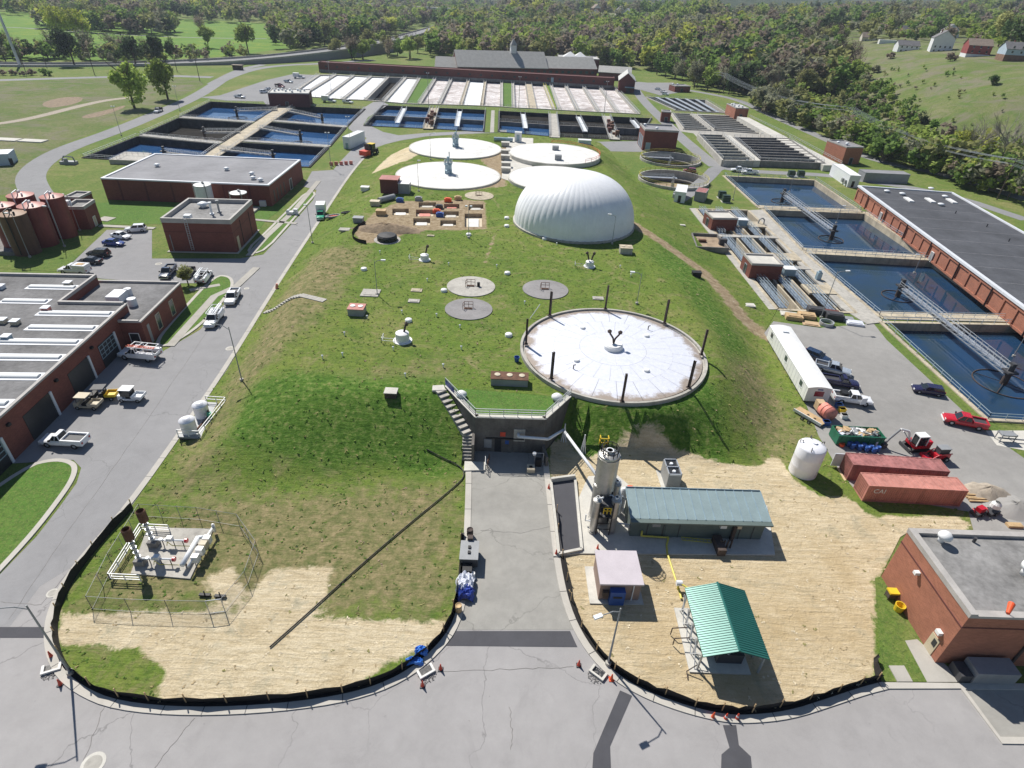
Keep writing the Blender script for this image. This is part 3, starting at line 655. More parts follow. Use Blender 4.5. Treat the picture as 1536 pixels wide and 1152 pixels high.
def GH(px,py,zmax=60):
 Z =np.linspace(min(zmax,CAM_H - .6),0,150); Pz =[G(px,py,z) for z in Z]; xy =np.array([(p.x,p.y) for p in Pz]); D =np.maximum(hill_h(xy),0) - Z
 D[(xy[:,1] < 0) | (np.hypot(xy[:,0],xy[:,1]) > 6000)] =-1; k =int(np.argmax(D >= 0))
 if D[k] < 0 or k == 0: return G(px,py,0)
 t =D[k - 1] / (D[k - 1] - D[k]); return G(px,py,Z[k - 1] + (Z[k] - Z[k - 1]) * t)
xs =np.concatenate([np.arange(100,420,6.),np.arange(420,1400,22.)]); ys =np.concatenate([np.arange(-20,640,6.),np.arange(640,1720,22.)])
gx,gy =np.meshgrid(np.concatenate([np.arange(-120,90,22.),xs]),ys); PP =np.stack([gx.ravel(),gy.ravel()],1); hz =hill_h(PP); ins =sdist(PP,HILLP) > -25
nx =gx.shape[1]; fs =[]
for j in range(gx.shape[0] - 1):
 for i in range(nx - 1):
  k =(j * nx + i,j * nx + i + 1,(j + 1) * nx + i + 1,(j + 1) * nx + i)
  if ins[list(k)].all() and hz[list(k)].max() > 0.02: fs.append(k)
me =bpy.data.meshes.new('hillside'); me.from_pydata([(a,b,c) for (a,b),c in zip(PP,hz)],[],fs); me.materials.append(MATS['meadow']); me.polygons.foreach_set('use_smooth',[True] * len(me.polygons)); me.update()
o =bpy.data.objects.new('hillside',me); COL.objects.link(o); struct(o)
def ridge(name,y0,y1,x0,x1,hfun,step,mat):
 gx,gy =np.meshgrid(np.arange(x0,x1 + 1,step),np.arange(y0,y1 + 1,step)); t =(gy - y0) / (y1 - y0); z =hfun(gx,gy) * np.sin(np.clip(t,0,1) * PI) ** .8 - 1; nx =gx.shape[1]
 v =np.stack([gx.ravel(),gy.ravel(),z.ravel()],1); fs =[(j * nx + i,j * nx + i + 1,(j + 1) * nx + i + 1,(j + 1) * nx + i) for j in range(gx.shape[0] - 1) for i in range(nx - 1)]
 me =bpy.data.meshes.new(name); me.from_pydata([tuple(p) for p in v],[],fs); me.materials.append(MATS[mat]); me.polygons.foreach_set('use_smooth',[True] * len(me.polygons)); me.update(); o =bpy.data.objects.new(name,me); COL.objects.link(o); return struct(o)
ridge('far_hills',2300,4600,-3600,5200,lambda x,y: 62 + 48 * np.clip(x / 2500,-.4,1.3) + 16 * np.sin(x / 310.) + 9 * np.sin(x / 120. + y / 200.) + 6 * np.sin(x / 53. + 2),55,'far_hill')
ridge('far_hills',4600,8600,-6000,8800,lambda x,y: 190 + 60 * np.clip(x / 5000,-.5,1.2) + 30 * np.sin(x / 900.) + 14 * np.sin(x / 330.),130,'far_hill')
mb =MB(); tr =[G2(1215,148,2),G2(1260,164,2),G2(1310,184,2),G2(1375,206,2),G2(1450,226,2)]
ribbon(mb,chaikin(tr),-2.2,2.2,1.2,2.6); struct(mb.build('track_bed','gravel_pile'))
for s in (-.75,.75): mb =MB(); ribbon(mb,chaikin(tr),s - .12,s + .12,2.6,2.8); solo(mb,'rail','rust','rusty steel rail of the track below the grassy hillside','rail','rails of the railway track')
# ================================================================ trees
RT =random.Random(21)
def leafcloud(n,rx,ry,rz,cz,size,seed,lobes=7,hollow=.45):
 """leaf-sized quads gathered in uneven clumps through the crown"""
 r =np.random.default_rng(seed); L =[]
 for _ in range(lobes):
  d =r.normal(size=3); d /= np.linalg.norm(d); L.append((d * np.array([rx,ry,rz]) * r.uniform(.25,.72),r.uniform(.30,.52)))
 out =[]
 while len(out) < n:
  c,s =L[r.integers(lobes)]; d =r.normal(size=3); d /= np.linalg.norm(d); p =c + d * np.array([rx,ry,rz]) * s * r.uniform(hollow,1.05)
  if (p / np.array([rx,ry,rz])) @ (p / np.array([rx,ry,rz])) < 1.25: out.append(p)
 P =np.array(out); P[:,2] += cz
 nrm =r.normal(size=(n,3)); nrm[:,2] =np.abs(nrm[:,2]) + .4; nrm /= np.linalg.norm(nrm,axis=1)[:,None]
 a =np.cross(nrm,r.normal(size=(n,3))); a /= np.linalg.norm(a,axis=1)[:,None]; b =np.cross(nrm,a); s =size * r.uniform(.6,1.4,(n,1))
 return np.stack([P - a * s - b * s * .6,P + a * s - b * s * .6,P + a * s * .5 + b * s * .9,P - a * s * .6 + b * s * .7],1).reshape(-1,3)
def quadmesh(name,V4,mats,midx=None):
 n =len(V4) // 4; me =bpy.data.meshes.new(name); me.vertices.add(n * 4); me.vertices.foreach_set('co',np.ascontiguousarray(V4,np.float32).ravel())
 me.loops.add(n * 4); me.loops.foreach_set('vertex_index',np.arange(n * 4,dtype=np.int32)); me.polygons.add(n); me.polygons.foreach_set('loop_start',np.arange(n,dtype=np.int32) * 4); me.polygons.foreach_set('loop_total',np.full(n,4,np.int32))
 for m in mats: me.materials.append(MATS[m])
 if midx is not None: me.polygons.foreach_set('material_index',np.asarray(midx,np.int32))
 me.update(); me.validate(); return me
for nm_,v_,ms_,mi_,lb_ in TUFT: o =bpy.data.objects.new(nm_,quadmesh(nm_,v_,ms_,mi_)); COL.objects.link(o); struct(o,'stuff'); o['label'] =lb_; o['category'] =nm_.split('_')[0]
def trunkmesh(h,r,seed,limbs=6,spread=.5,bare=False,mat='bark'):
 rn =random.Random(seed); mb =MB(); top =V(rn.uniform(-.2,.2),rn.uniform(-.2,.2),h * .62)
 mb.cyl((0,0,-.3),top * .5,r,r * .75,7,False); mb.cyl(top * .5,top,r * .75,r * .45,7,False)
 def limb(p,d,l,rr,lev):
  e =p + d * l; mb.cyl(p,e,rr,rr * .5,5 if lev == 0 else 4,False)
  if lev < (2 if bare else 1):
   for _ in range(4 if bare else 2):
    d2 =(d + V(rn.uniform(-.7,.7),rn.uniform(-.7,.7),rn.uniform(-.1,.7))).normalized(); limb(p.lerp(e,rn.uniform(.4,1)),d2,l * .62,rr * .5,lev + 1)
 for i in range(limbs):
  a =2 * PI * i / limbs + rn.uniform(-.4,.4); p =top * rn.uniform(.4,1.); d =V(math.cos(a) * spread,math.sin(a) * spread,rn.uniform(.5,1.1)).normalized(); limb(p,d,h * rn.uniform(.28,.45),r * .42,0)
 return mb.mesh('trunk',mat)
TREE ={}
def tree_kind(k,h,rx,rz,cz,n,size,leaf,seed,bare=False,lobes=8,trunk_r=.28,mat='bark',limbs=6,spread=.6):
 TREE[k] =(trunkmesh(h,trunk_r,seed,limbs,spread,bare,mat),quadmesh('crown',leafcloud(n,rx,rx,rz,cz,size,seed,lobes),[leaf]))
for i in range(3):
 tree_kind('spring%d' % i,12,4.6,4.9,6.4,1500,.36,'leaf_spring',30 + i,lobes=9 + i)
 tree_kind('green%d' % i,12,4.8,5.2,6.4,1600,.38,'leaf_green',40 + i,lobes=9 + i)
 tree_kind('olive%d' % i,13,4.8,5.4,6.9,1300,.34,'leaf_olive',50 + i,lobes=10,bare=True)
 tree_kind('brown%d' % i,12,4.6,5.0,6.6,800,.26,'leaf_brown',60 + i,lobes=11,bare=True,limbs=8)
 tree_kind('grey%d' % i,13,4.7,5.2,6.8,950,.30,'leaf_grey',70 + i,lobes=10,bare=True,limbs=8)
tree_kind('dark0',13,3.4,6.2,7.2,1700,.34,'leaf_dark',80,lobes=10); tree_kind('dark1',12,4.2,5.2,6.6,1700,.36,'leaf_dark',81,lobes=9)
tree_kind('willow0',9,4.0,4.2,5.4,2200,.26,'leaf_spring',85,lobes=8,limbs=9,spread=.7); tree_kind('willow1',10,3.9,4.7,6.0,2000,.26,'leaf_olive',86,lobes=9,limbs=9)
tree_kind('bright0',12,5.2,4.6,7.2,1500,.34,'leaf_yellow',88,lobes=10,bare=True,mat='bark_pale')
tree_kind('bare0',13,4.8,4.5,8.2,160,.22,'leaf_grey',90,True,9,.32,'bark_pale',10,.7)
for i,lf in enumerate(('leaf_green','leaf_grey','leaf_brown','leaf_dark')): tree_kind('bush%d' % i,3,2.2,1.6,1.5,420,.24,lf,95 + i,lobes=6,trunk_r=.1)
NT =0
def tree(kind,p,s,label,group,name='tree',cat='tree',sx=1.,two=False):
 global NT; NT += 1
 o =bpy.data.objects.new(name,None); COL.objects.link(o); o.location =p; o.rotation_euler =(0,0,RT.uniform(0,2 * PI)); o.scale =(s * sx,s * sx,s); tag(o,label,cat,group)
 tm,cm =TREE[kind]
 for nm,me in (('trunk',tm),('crown',cm)): c =bpy.data.objects.new(nm,me); COL.objects.link(c); c.parent =o
 return o
tree('willow0',G(202,162),2.35,'leafy green willow on the meadow left of the white flatbed truck',None,'willow_tree',sx=.9)
tree('willow0',G(252,149),2.3,'paler olive willow on the meadow beside the road junction',None,'willow_tree',sx=.8)
tree('willow1',G(283,428),.42,'small leafy shrub tree behind the workshop annex beside the parked cars',None,'shrub_tree',sx=1.2)
for x,y,k,s,lb in ((112,98,'dark1',2.1,'spreading dark green tree beside the highway, nearest the tall pylon'),(204,97,'dark1',1.7,'dark green roadside tree, left of the pair beside the highway'),(234,96,'dark1',1.75,'dark green roadside tree, right of the pair beside the highway'),(260,91,'dark0',1.2,'narrow dark young tree beside the leaning lamp post on the highway'),
     (97,62,'bright0',2.4,'yellow green bright tree in the hay field'),(124,64,'bright0',2.3,'tall sparse yellow green tree in the hay field, right of the bright one'),(313,72,'spring0',1.6,'round pale tree at the edge of the hay field'),(373,80,'spring1',2.1,'broad willow like tree beyond the highway guard rail'),
     (303,52,'brown0',1.6,'reddish bare tree in the middle of the far field')):
 tree(k,G(x,y),s,lb,None,'roadside_tree')
LB ={'spring': 'fresh light green tree in the wood','green': 'mid green leafy tree in the wood','olive': 'olive budding tree in the wood','brown': 'brownish bare tree in the wood','grey': 'grey green sparse tree in the wood','dark': 'dark evergreen tree in the wood'}
def wood(px_pts,zone,wt,smin,smax,fn=G):
 for x,y in px_pts:
  k =RT.choices(list(wt),list(wt.values()))[0]; kk =k + str(RT.randrange(3 if k != 'dark' else 2)); p =fn(x,y)
  tree(kk,p,RT.uniform(smin,smax),LB[k] + ' ' + zone,zone,'wood_tree',sx=RT.uniform(.9,1.2))
def scatter(poly,n,seed,ymin=None):
 r =random.Random(seed); xs =[p[0] for p in poly]; ys =[p[1] for p in poly]; out =[]; pl =[tuple(p) for p in poly]
 while len(out) < n:
  p =(r.uniform(min(xs),max(xs)),r.uniform(min(ys),max(ys)))
  if inpoly(np.array([p]),pl)[0]: out.append(p)
 return sorted(out,key=lambda p: p[1])
HG ={'spring': 3,'green': 4,'olive': 3,'brown': 1,'grey': 2,'dark': 1}
MX ={'spring': 2.5,'green': 3.5,'olive': 3,'brown': 2.6,'grey': 3,'dark': 1.2}
wood(scatter([(-60,92),(110,93),(240,92),(240,84),(110,80),(-60,80)],18,1),'of the scrub along the highway',{'brown': 3,'grey': 4,'green': 1,'olive': 2},.9,1.5)
wood(scatter([(62,42),(170,47),(172,40),(62,36)],9,2),'in the left copse in the hay field',{'green': 4,'olive': 2,'spring': 2},1.6,2.1)
wood(scatter([(190,48),(262,52),(262,46),(190,43)],8,3),'in the right copse in the hay field',{'green': 4,'grey': 3,'olive': 2},1.6,2.1)
wood(scatter([(425,78),(470,74),(530,66),(600,50),(590,42),(500,44),(430,56)],22,4),'left of the highway bend',HG,1.5,2.1)
wood(scatter([(505,90),(650,88),(655,80),(620,70),(580,72),(500,86)],24,5),'behind the brick gallery',HG,1.0,1.6)
wood(scatter([(650,78),(700,68),(900,74),(960,95),(985,108),(940,70),(840,60),(700,58),(650,66)],40,6),'behind the slate roof building',MX,1.5,2.0)
wood(scatter([(985,118),(1040,133),(1100,145),(1160,168),(1200,178),(1180,150),(1100,120),(1030,100),(985,100)],45,7),'along the perimeter road on the right',MX,1.0,1.6,GH)
wood(scatter([(1000,95),(1100,118),(1180,146),(1235,152),(1290,128),(1275,100),(1290,60),(1220,50),(1100,60),(1000,70)],62,8),'on the steep bank left of the grassy hillside',{'spring': 2,'green': 3,'olive': 2.5,'brown': 3,'grey': 3,'dark': 2},1.2,1.7,GH)
wood(scatter([(1215,190),(1262,205),(1300,222),(1340,240),(1430,262),(1540,292),(1540,270),(1420,235),(1330,212),(1250,185)],26,9),'between the railway and the perimeter road',{'spring': 4,'green': 3,'olive': 2,'grey': 2},.55,.85,GH)
for x,y,k,s,lb in ((1430,250,'bright0',1.25,'bright yellow green willow below the grassy hillside'),(1490,262,'bare0',1.5,'bare pale tree with white limbs below the hillside'),(1510,255,'spring2',1.1,'fresh green tree beside the bare pale tree'),(1375,205,'dark0',.9,'dark shrubby tree at the foot of the grassy hillside beside the track'),(1392,208,'green0',.8,'leafy green tree at the foot of the grassy hillside, right of the dark one'),
     (1450,252,'bare0',1.3,'bare grey tree behind the bright willow'),(1520,80,'dark1',2.4,'big dark evergreen behind the blue house'),(1497,70,'olive1',1.9,'olive tree behind the red barn house'),(1285,40,'green1',1.7,'bright green tree behind the cream bungalow'),(1222,22,'dark0',2.,'tall dark spruce on the skyline left of the houses'),
     (1345,52,'grey0',1.8,'grey tree behind the brick house on the hill'),(1335,35,'olive2',2.,'olive tree on the skyline above the houses'),(1400,40,'green2',1.6,'green tree behind the white house'),(1310,60,'bush3',1.8,'dark yard bush beside the cream bungalow')):
 tree(k,GH(x,y),s,lb,None,'hill_tree')
for x,y,i in ((1300,118,2),(1285,128,3),(1318,168,2),(1330,172,3),(1303,160,2),(1335,88,2),(1488,128,3),(1425,92,2),(1365,182,2),(1290,150,2),(1278,158,1),(1310,110,1)):
 tree('bush%d' % i,GH(x,y),RT.uniform(1.2,2.2),'scrubby bush on the grassy hillside or its left edge','bushes on the grassy hillside','bush','bush')
for x,y in ((68,113),(75,114),(20,113),(35,114),(5,113),(48,113)):
 tree('bush%d' % (0 if x in (68,75) else 2),G(x,y),RT.uniform(.9,1.4),'low hedge bush between the entry road and the highway','bushes by the entry road','bush','bush')
print('trees',NT)
TOWN =[(40,1020),(190,1000),(290,1400),(30,1400)]
def far_wood(name,spec,label=None):
 r =np.random.default_rng(9); VV =[]; MI =[]
 proto =[leafcloud(100,4.8,4.8,5.2,6.4,.85,200 + i,7) for i in range(6)]
 for poly,n,smin,smax,hf in spec:
  P =np.array(poly); C =r.uniform(P.min(0),P.max(0),(n * 6,2)); C =C[inpoly(C,poly) & ~(inpoly(C,TOWN) & (r.random(len(C)) < .93))][:n]; Z =np.maximum(hill_h(C),0) if hf else np.zeros(len(C))
  for c,z in zip(C,Z):
   s =r.uniform(smin,smax); th =r.uniform(0,6.28); R_ =np.array([[math.cos(th),-math.sin(th),0],[math.sin(th),math.cos(th),0],[0,0,1]])
   VV.append((proto[r.integers(6)] @ R_.T) * s * np.array([1.1,1.1,r.uniform(.85,1.25)]) + np.array([c[0],c[1],z])); MI.append(np.full(100,(0,1,4,5,2,1,4,0,3,5,2,6)[(int(c[0] // 38) * 7 + int(c[1] // 60) * 5) % 12] if r.random() < .42 else r.choice(7,p=[.17,.21,.19,.09,.17,.13,.04])))
 me =quadmesh(name,np.concatenate(VV),['leaf_spring','leaf_green','leaf_olive','leaf_dark','leaf_brown','leaf_grey','leaf_yellow'],np.concatenate(MI)); o =bpy.data.objects.new(name,me); COL.objects.link(o); struct(o,'stuff'); o['label'] ='far off mixed spring wood covering the valley behind the plant'; o['category'] ='wood'; return o
def ridge_h(x,y): return 0
ZA =[(-88,590),(40,588),(108,566),(150,520),(215,560),(265,700),(250,960),(-112,960),(-104,750)]
ZB =[(-205,575),(-182,690),(-168,960),(-330,960),(-300,800),(-235,620)]
ZC =[(-120,960),(260,960),(420,1600),(-420,1600),(-330,960),(-168,960),(-160,1200),(-135,1200)]
ZD =[(-1300,1060),(-800,960),(-540,930),(-330,960),(-420,1600),(-1700,1700)]
ZE =[(-2000,1600),(1700,1600),(2600,2600),(-2900,2600)]
ZF =[(225,640),(330,640),(430,580),(560,520),(900,560),(1200,1600),(420,1600),(260,960)]
ZG =[(118,520),(150,430),(178,440),(185,400),(205,440),(222,520),(230,640),(215,560),(150,520)]
ZH =[(-380,430),(-255,440),(-205,520),(-240,540),(-300,480),(-400,450)]
ZI =PX([(1120,160),(1215,200),(1300,238),(1420,275),(1540,315),(1540,268),(1420,238),(1320,212),(1220,175),(1150,150)])
ZK =[GH(*q_)[:2] for q_ in ((1285,70),(1330,60),(1420,66),(1540,80),(1540,50),(1400,40),(1285,45))]
ZL =[GH(*q_)[:2] for q_ in ((1285,130),(1330,95),(1540,130),(1540,200),(1400,190))]
ZM =PX([(60,46),(175,51),(262,54),(262,47),(172,41),(62,37)])
ZN =PX([(-60,20),(160,28),(440,40),(440,30),(160,16),(-60,10)])
ZO =PX([(-60,93),(240,94),(240,86),(-60,84)])
ZJ =PX([(1215,152),(1300,178),(1380,203),(1375,190),(1330,170),(1280,145)],4)
far_wood('wood',[(ZA,1500,1.1,2.1,hh),(ZB,330,1.2,2.0,None),(ZC,1500,1.5,2.4,hh),(ZD,1300,1.4,2.2,None),(ZE,1700,2.0,3.0,None),(ZF,1300,1.0,1.8,hh),(ZG,300,1.1,1.9,hh),(ZH,60,.5,.9,None),(ZI,420,.45,1.15,hh),(ZJ,130,.3,.7,hh),(ZK,170,.7,1.2,hh),(ZL,40,.10,.24,hh),(ZM,110,1.0,1.8,None),(ZN,260,1.2,2.0,None),(ZO,80,.5,1.0,None)])
# ================================================================ houses on the hill and far roofs
def house(label,px,w,d,h,rh,wall,roof,rz=0.,along='x',base=None,basemat='house_white',win=3,gamb=False):
 p =GH(*px); t =thing('house',label,'house',(p.x,p.y,p.z - .4),rz,'houses on the hill'); t.scale =(.74,.74,.74)
 b =base or 0
 if b: add_boxh(t,'basement',0.01,w - .01,0.01,d - .01,-1.5,b,basemat)
 add_boxh(t,'wall',0,w,0,d,b if b else -1.5,h,wall); gableh(t,0,w,0,d,h,h + rh,roof,along,wall)
 for lev in range(2 if h > 6 else 1):
  for i in range(win):
   x =w * (i + .6) / (win + .3); z =1.2 + b + lev * 3.2
   o =MB().box(x,x + 1.3,-.06,.02,z,z + 1.5).build('window','window_pane',t); MB().box(x - .12,x + 1.42,-.1,.01,z - .15,z - .02).build('sill','white_paint',o)
 MB().box(w * .7,w * .7 + 1,-.07,.02,-.2,2.0).build('door','door_dark',t)
 c =MB().box(w * .3,w * .3 + .8,d * .55,d * .55 + .8,h,h + rh + 1).build('chimney','brick',t)
 return t
def add_boxh(t,n,*a): return MB().box(*a[:6]).build(n,a[6],t)
def gableh(t,x0,x1,y0,y1,z0,z1,mat,along,wall):
 mb =MB(); o =.4; g =MB()
 if along == 'x':
  ym =(y0 + y1) / 2; A =[V(x0 - o,y0 - o,z0 - .1),V(x1 + o,y0 - o,z0 - .1),V(x1 + o,ym,z1),V(x0 - o,ym,z1)]; B =[V(x1 + o,y1 + o,z0 - .1),V(x0 - o,y1 + o,z0 - .1),V(x0 - o,ym,z1),V(x1 + o,ym,z1)]
  for x in (x0,x1): MB().face([V(x,y0,z0),V(x,y1,z0),V(x,ym,z1 - .2)]).build('gable_wall',wall,t)
 else:
  xm =(x0 + x1) / 2; A =[V(x0 - o,y1 + o,z0 - .1),V(x0 - o,y0 - o,z0 - .1),V(xm,y0 - o,z1),V(xm,y1 + o,z1)]; B =[V(x1 + o,y0 - o,z0 - .1),V(x1 + o,y1 + o,z0 - .1),V(xm,y1 + o,z1),V(xm,y0 - o,z1)]
  for y in (y0,y1): MB().face([V(x0,y,z0),V(x1,y,z0),V(xm,y,z1 - .2)]).build('gable_wall',wall,t)
 for q4 in (A,B): mb.face(q4); mb.face([p - V(0,0,.3) for p in reversed(q4)]); mb.face([q4[1],q4[0],q4[0] - V(0,0,.3),q4[1] - V(0,0,.3)])
 mb.build('roof',mat,t)
house('white three storey house with a grey gable roof on the hill edge',(1394,78),17,14,12,6,'house_white','shingle',-.35,'y',win=4)
house('small white house with a grey roof left of the tall white house',(1345,78),19,12,6.5,4,'house_white','shingle',-.15,win=4)
house('red barn shaped house with a white basement',(1447,86),17,14,9.5,4.5,'house_red','shingle_brown',-.25,base=3.2,win=3)
house('pale blue house with a brick lower storey at the right edge',(1503,92),20,14,9,4.5,'house_blue','shingle',-.2,base=5,basemat='house_brown',win=3)
house('cream bungalow with a tan hipped roof among the trees',(1292,62),15,12,5,5,'house_cream','shingle_brown',-.2,win=2)
house('brown brick house with a grey dormer roof behind the white houses',(1352,56),24,15,6,7,'house_brown','shingle',-.15,win=3)
house('grey roofed white house behind the tall white house',(1412,56),18,14,8,7,'house_white','shingle',-.3,'y',win=3)
house('pale house with a dark roof at the back of the hill',(1378,42),22,14,6,7,'house_cream','shingle',0.1,win=3)
house('long dark roofed house behind the cream bungalow',(1326,44),26,13,5,5,'house_cream','shingle',0.,win=3)
mb =MB(); p =GH(1318,66); f =Fr(p,p + V(12,-2,0),6)
solo(MB().prism([f.P(0,0)[:2],f.P(14,0)[:2],f.P(14,4)[:2],f.P(0,4)[:2]],p.z - .3,p.z + 3.2),'camper_van','white_paint','white camper parked beside the cream bungalow','camper',loc=tuple(p))
rnd =random.Random(17); k =0
for x,y,n in ((905,12,9),(870,8,7),(960,10,6),(925,24,4)):
 for i in range(n):
  px,py =x + rnd.uniform(-45,45),y + rnd.uniform(-5,7); p =GH(px,max(py,8))
  if p.y < 0 or p.length > 3500: continue
  w,d,h =14,11,9; t =thing('distant_house','tiny pale distant house in the town beyond the wood','house',tuple(p),rnd.uniform(-.5,.5),'houses of the distant town')
  add_boxh(t,'wall',0,w,0,d,-8,h,rnd.choice(['house_white','house_cream','house_brown','house_blue'])); gableh(t,0,w,0,d,h,h + 6,rnd.choice(['shingle','shingle_brown','roof_light']),rnd.choice('xy'),'house_white')
for x0,x1,y,lb in ((1232,1264,6,'long white flat roofed building far behind the hill wood'),(1368,1388,3,'white roofed hall far behind the hill houses')):
 a,b =G(x0,y + 14,30),G(x1,y + 14,30); f =Fr(a,b,40); t =thing('distant_hall',lb,'building',(f.A.x,f.A.y,0),f.rz); add_boxh(t,'wall',0,f.w,0,30,20,38,'house_white'); add_boxh(t,'roof',-1,f.w + 1,-1,31,38,39,'white_paint')
a,b =G(520,4.5,20),G(712,15.5,20); f =Fr(a,b); t =thing('viaduct','long pale viaduct crossing the far wood at the top','bridge',f.loc,f.rz); add_boxh(t,'deck',0,f.w,0,12,18,21,'concrete_light')
for i in range(12): add_boxh(t,'pier',f.w * i / 12 + 4,f.w * i / 12 + 8,2,10,0,18,'concrete')
# ================================================================ power lines, pylon, guard rails
def pole(label,p,h,arms=((9.5,2.2),),r=.16,name='utility_pole',mat='bark',lean=(0,0),group=None):
 t =thing(name,label,'pole',tuple(p),0,group); MB().cyl((0,0,-.4),(lean[0],lean[1],h),r,r * .7,8).build('post',mat,t)
 for z,w in arms: MB().box(-w / 2,w / 2,-.09,.09,z,z + .2).build('crossarm',mat,t)
 return t
PL =[(1020,112,14),(1078,142,14),(1262,205,14),(1495,300,14)]
tops =[]
for (x,y,h),lb in zip(PL,('wooden power pole behind the far car park','wooden power pole beside the perimeter road above the filter basins','wooden power pole behind the brick hut with a rooftop hatch','twin wooden power pole behind the long black roof')):
 p =G(x,y); pole(lb,p,h,((h - 1,4.4),(h - 2.2,4.4)),.18,group='power poles'); tops.append(p + V(0,0,h - .9))
p =G(1510,300); pole('second leg of the twin power pole behind the long black roof',p,14,((13,4.4),),.18,group='power poles'); tops.append(G(1640,345) + V(0,0,13))
def cable(a,b,sag,n=14): return [a.lerp(b,i / n) - V(0,0,sag * 4 * (i / n) * (1 - i / n)) for i in range(n + 1)]
for j in range(7):
 mb =MB()
 for a,b in zip(tops[:-1],tops[1:]): off =V((j % 4) * 1.2 - 1.8,0,-1.4 * (j // 4)); mb.tube(cable(a + off,b + off,(b - a).length * .03),.05,4)
 solo(mb,'power_cable','galv','sagging power cable above the wooded bank on the right','cable','power cables on the right',loc=tuple(tops[0]))
p =G(30,98); t =thing('pylon','tall grey steel pylon mast at the left edge beside the highway','pylon',tuple(p)); MB().cyl((0,0,0),(-3,0,62),.9,.5,8).build('mast','galv',t)
for z in (40,50): MB().box(-8,4,-.3,.3,z,z + .6).build('crossarm','galv',t)
for x,y,h,lb in ((40,112,16,'leaning wooden pole by the entry road, left of the hedge'),(33,98,15,'wooden pole beside the pylon'),(266,108,17,'tall lamp pole beside the highway, right of the young tree'),(300,122,15,'lamp pole at the road junction'),(142,112,14,'lamp pole between the entry road and the highway'),(70,100,13,'short wooden pole near the hedge')):
 pole(lb,G(x,y),h,(),.2,'road_pole','brown_steel',group='poles along the entry road')
for nm,a,b in (('far',[(-200,90),(60,94),(200,92),(300,89.5),(380,85),(450,78),(520,69.5),(580,58)],0),('near',[],0)):
 mb =MB(); o_ =7.6 if nm == 'far' else -7.6; ribbon(mb,HWs,o_ - .25,o_ + .25,0,1.2,hwz)
 solo(mb,'highway_barrier','concrete','grey barrier along the far side of the highway' if nm == 'far' else 'grey barrier along the near side of the highway','barrier')
p =G(356,105); t =thing('bus_shelter','small brown roofed shelter beside the entry road','shelter',tuple(p)); add_boxh(t,'wall',-3,3,0,3,0,2.6,'brown_steel'); add_boxh(t,'roof',-3.6,3.6,-.6,3.6,2.6,3.0,'shingle_brown')
hz_ =MB().box(-9200,9200,-400,9200,-6,330).build('haze','white_paint'); struct(hz_,'stuff'); m_ =bpy.data.materials.new('haze_air'); m_.use_nodes =True; nt =m_.node_tree; nt.nodes.remove(nt.nodes['Principled BSDF']); pv =N(nt,'ShaderNodeVolumePrincipled'); pv.inputs['Color'].default_value =(.72,.82,1,1); pv.inputs['Density'].default_value =.0001; pv.inputs['Anisotropy'].default_value =.2; nt.links.new(pv.outputs[0],nt.nodes['Material Output'].inputs['Volume']); hz_.data.materials.clear(); hz_.data.materials.append(m_)
# ================================================================ open basins
def Qp(Q,u,v,z=0):
 nl,nr,fr,fl =[Vector(p) for p in Q]; p =nl.lerp(nr,u).lerp(fl.lerp(fr,u),v); return V(p.x,p.y,z)
def wallseg(mb,a,b,t0,t1,z0,z1): ribbon(mb,[a[:2],b[:2]],t0,t1,z0,z1)
def basin(key,name,label,cat,wmat,wz,wallmat='concrete',ztop=.22,rails=(0,1,2,3),zb=None,group=None,out=.5):
 Q =BAS[key]; c =Qp(Q,.5,.5); t =thing(name,label,cat,(c.x,c.y,0),0,group); zb =wz - .8 if zb is None else zb
 mb =MB(); mb.face([Qp(Q,0,0,wz),Qp(Q,1,0,wz),Qp(Q,1,1,wz),Qp(Q,0,1,wz)]); mb.build('water_surface' if 'water' in wmat else 'basin_floor',wmat,t,world=True)
 C =[Vector(p) for p in Q]
 for i in range(4):
  a,b =C[i],C[(i + 1) % 4]; d =(b - a).normalized(); mb =MB()
  wallseg(mb,a - d * (out if i % 2 == 0 else -.3),b + d * (out if i % 2 == 0 else -.3),-out,.3,zb,ztop); mb.build('wall',wallmat,t,world=True)
 if rails:
  mb =MB()
  for i in rails: a,b =C[i],C[(i + 1) % 4]; rail(mb,[V(a.x,a.y,ztop),V(b.x,b.y,ztop)],1.1,.05,2.5)
  mb.build('handrail','rail_grey' if key[0] != 'R' else 'rail_blue',t,world=True)
 return t
for k,lb,wm,wz in (('R1','deep blue settling basin beside the white container, farthest of the right row','water_deep',-1.5),('R2','deep blue settling basin beside the long panelled brick building, second of the right row','water_deep',-1.5),
      ('R3','deep blue settling basin above the gravel lot, third of the right row','water_deep',-1.5),('R4','nearest deep settling basin at the right edge beside the red pickup','water_deep',-1.5)):
 basin(k,'settling_basin',lb,'basin',wm,wz,'concrete_tan',group='settling basins on the right')
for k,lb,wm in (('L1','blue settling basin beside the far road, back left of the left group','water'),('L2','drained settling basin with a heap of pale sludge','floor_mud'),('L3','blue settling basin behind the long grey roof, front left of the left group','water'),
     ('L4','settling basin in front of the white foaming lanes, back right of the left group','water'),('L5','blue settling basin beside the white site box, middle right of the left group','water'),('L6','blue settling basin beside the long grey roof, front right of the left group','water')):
 basin(k,'settling_basin',lb,'basin',wm,-2.3 if k != 'L2' else -3.2,'concrete_wet_shaded',group='settling basins on the left')
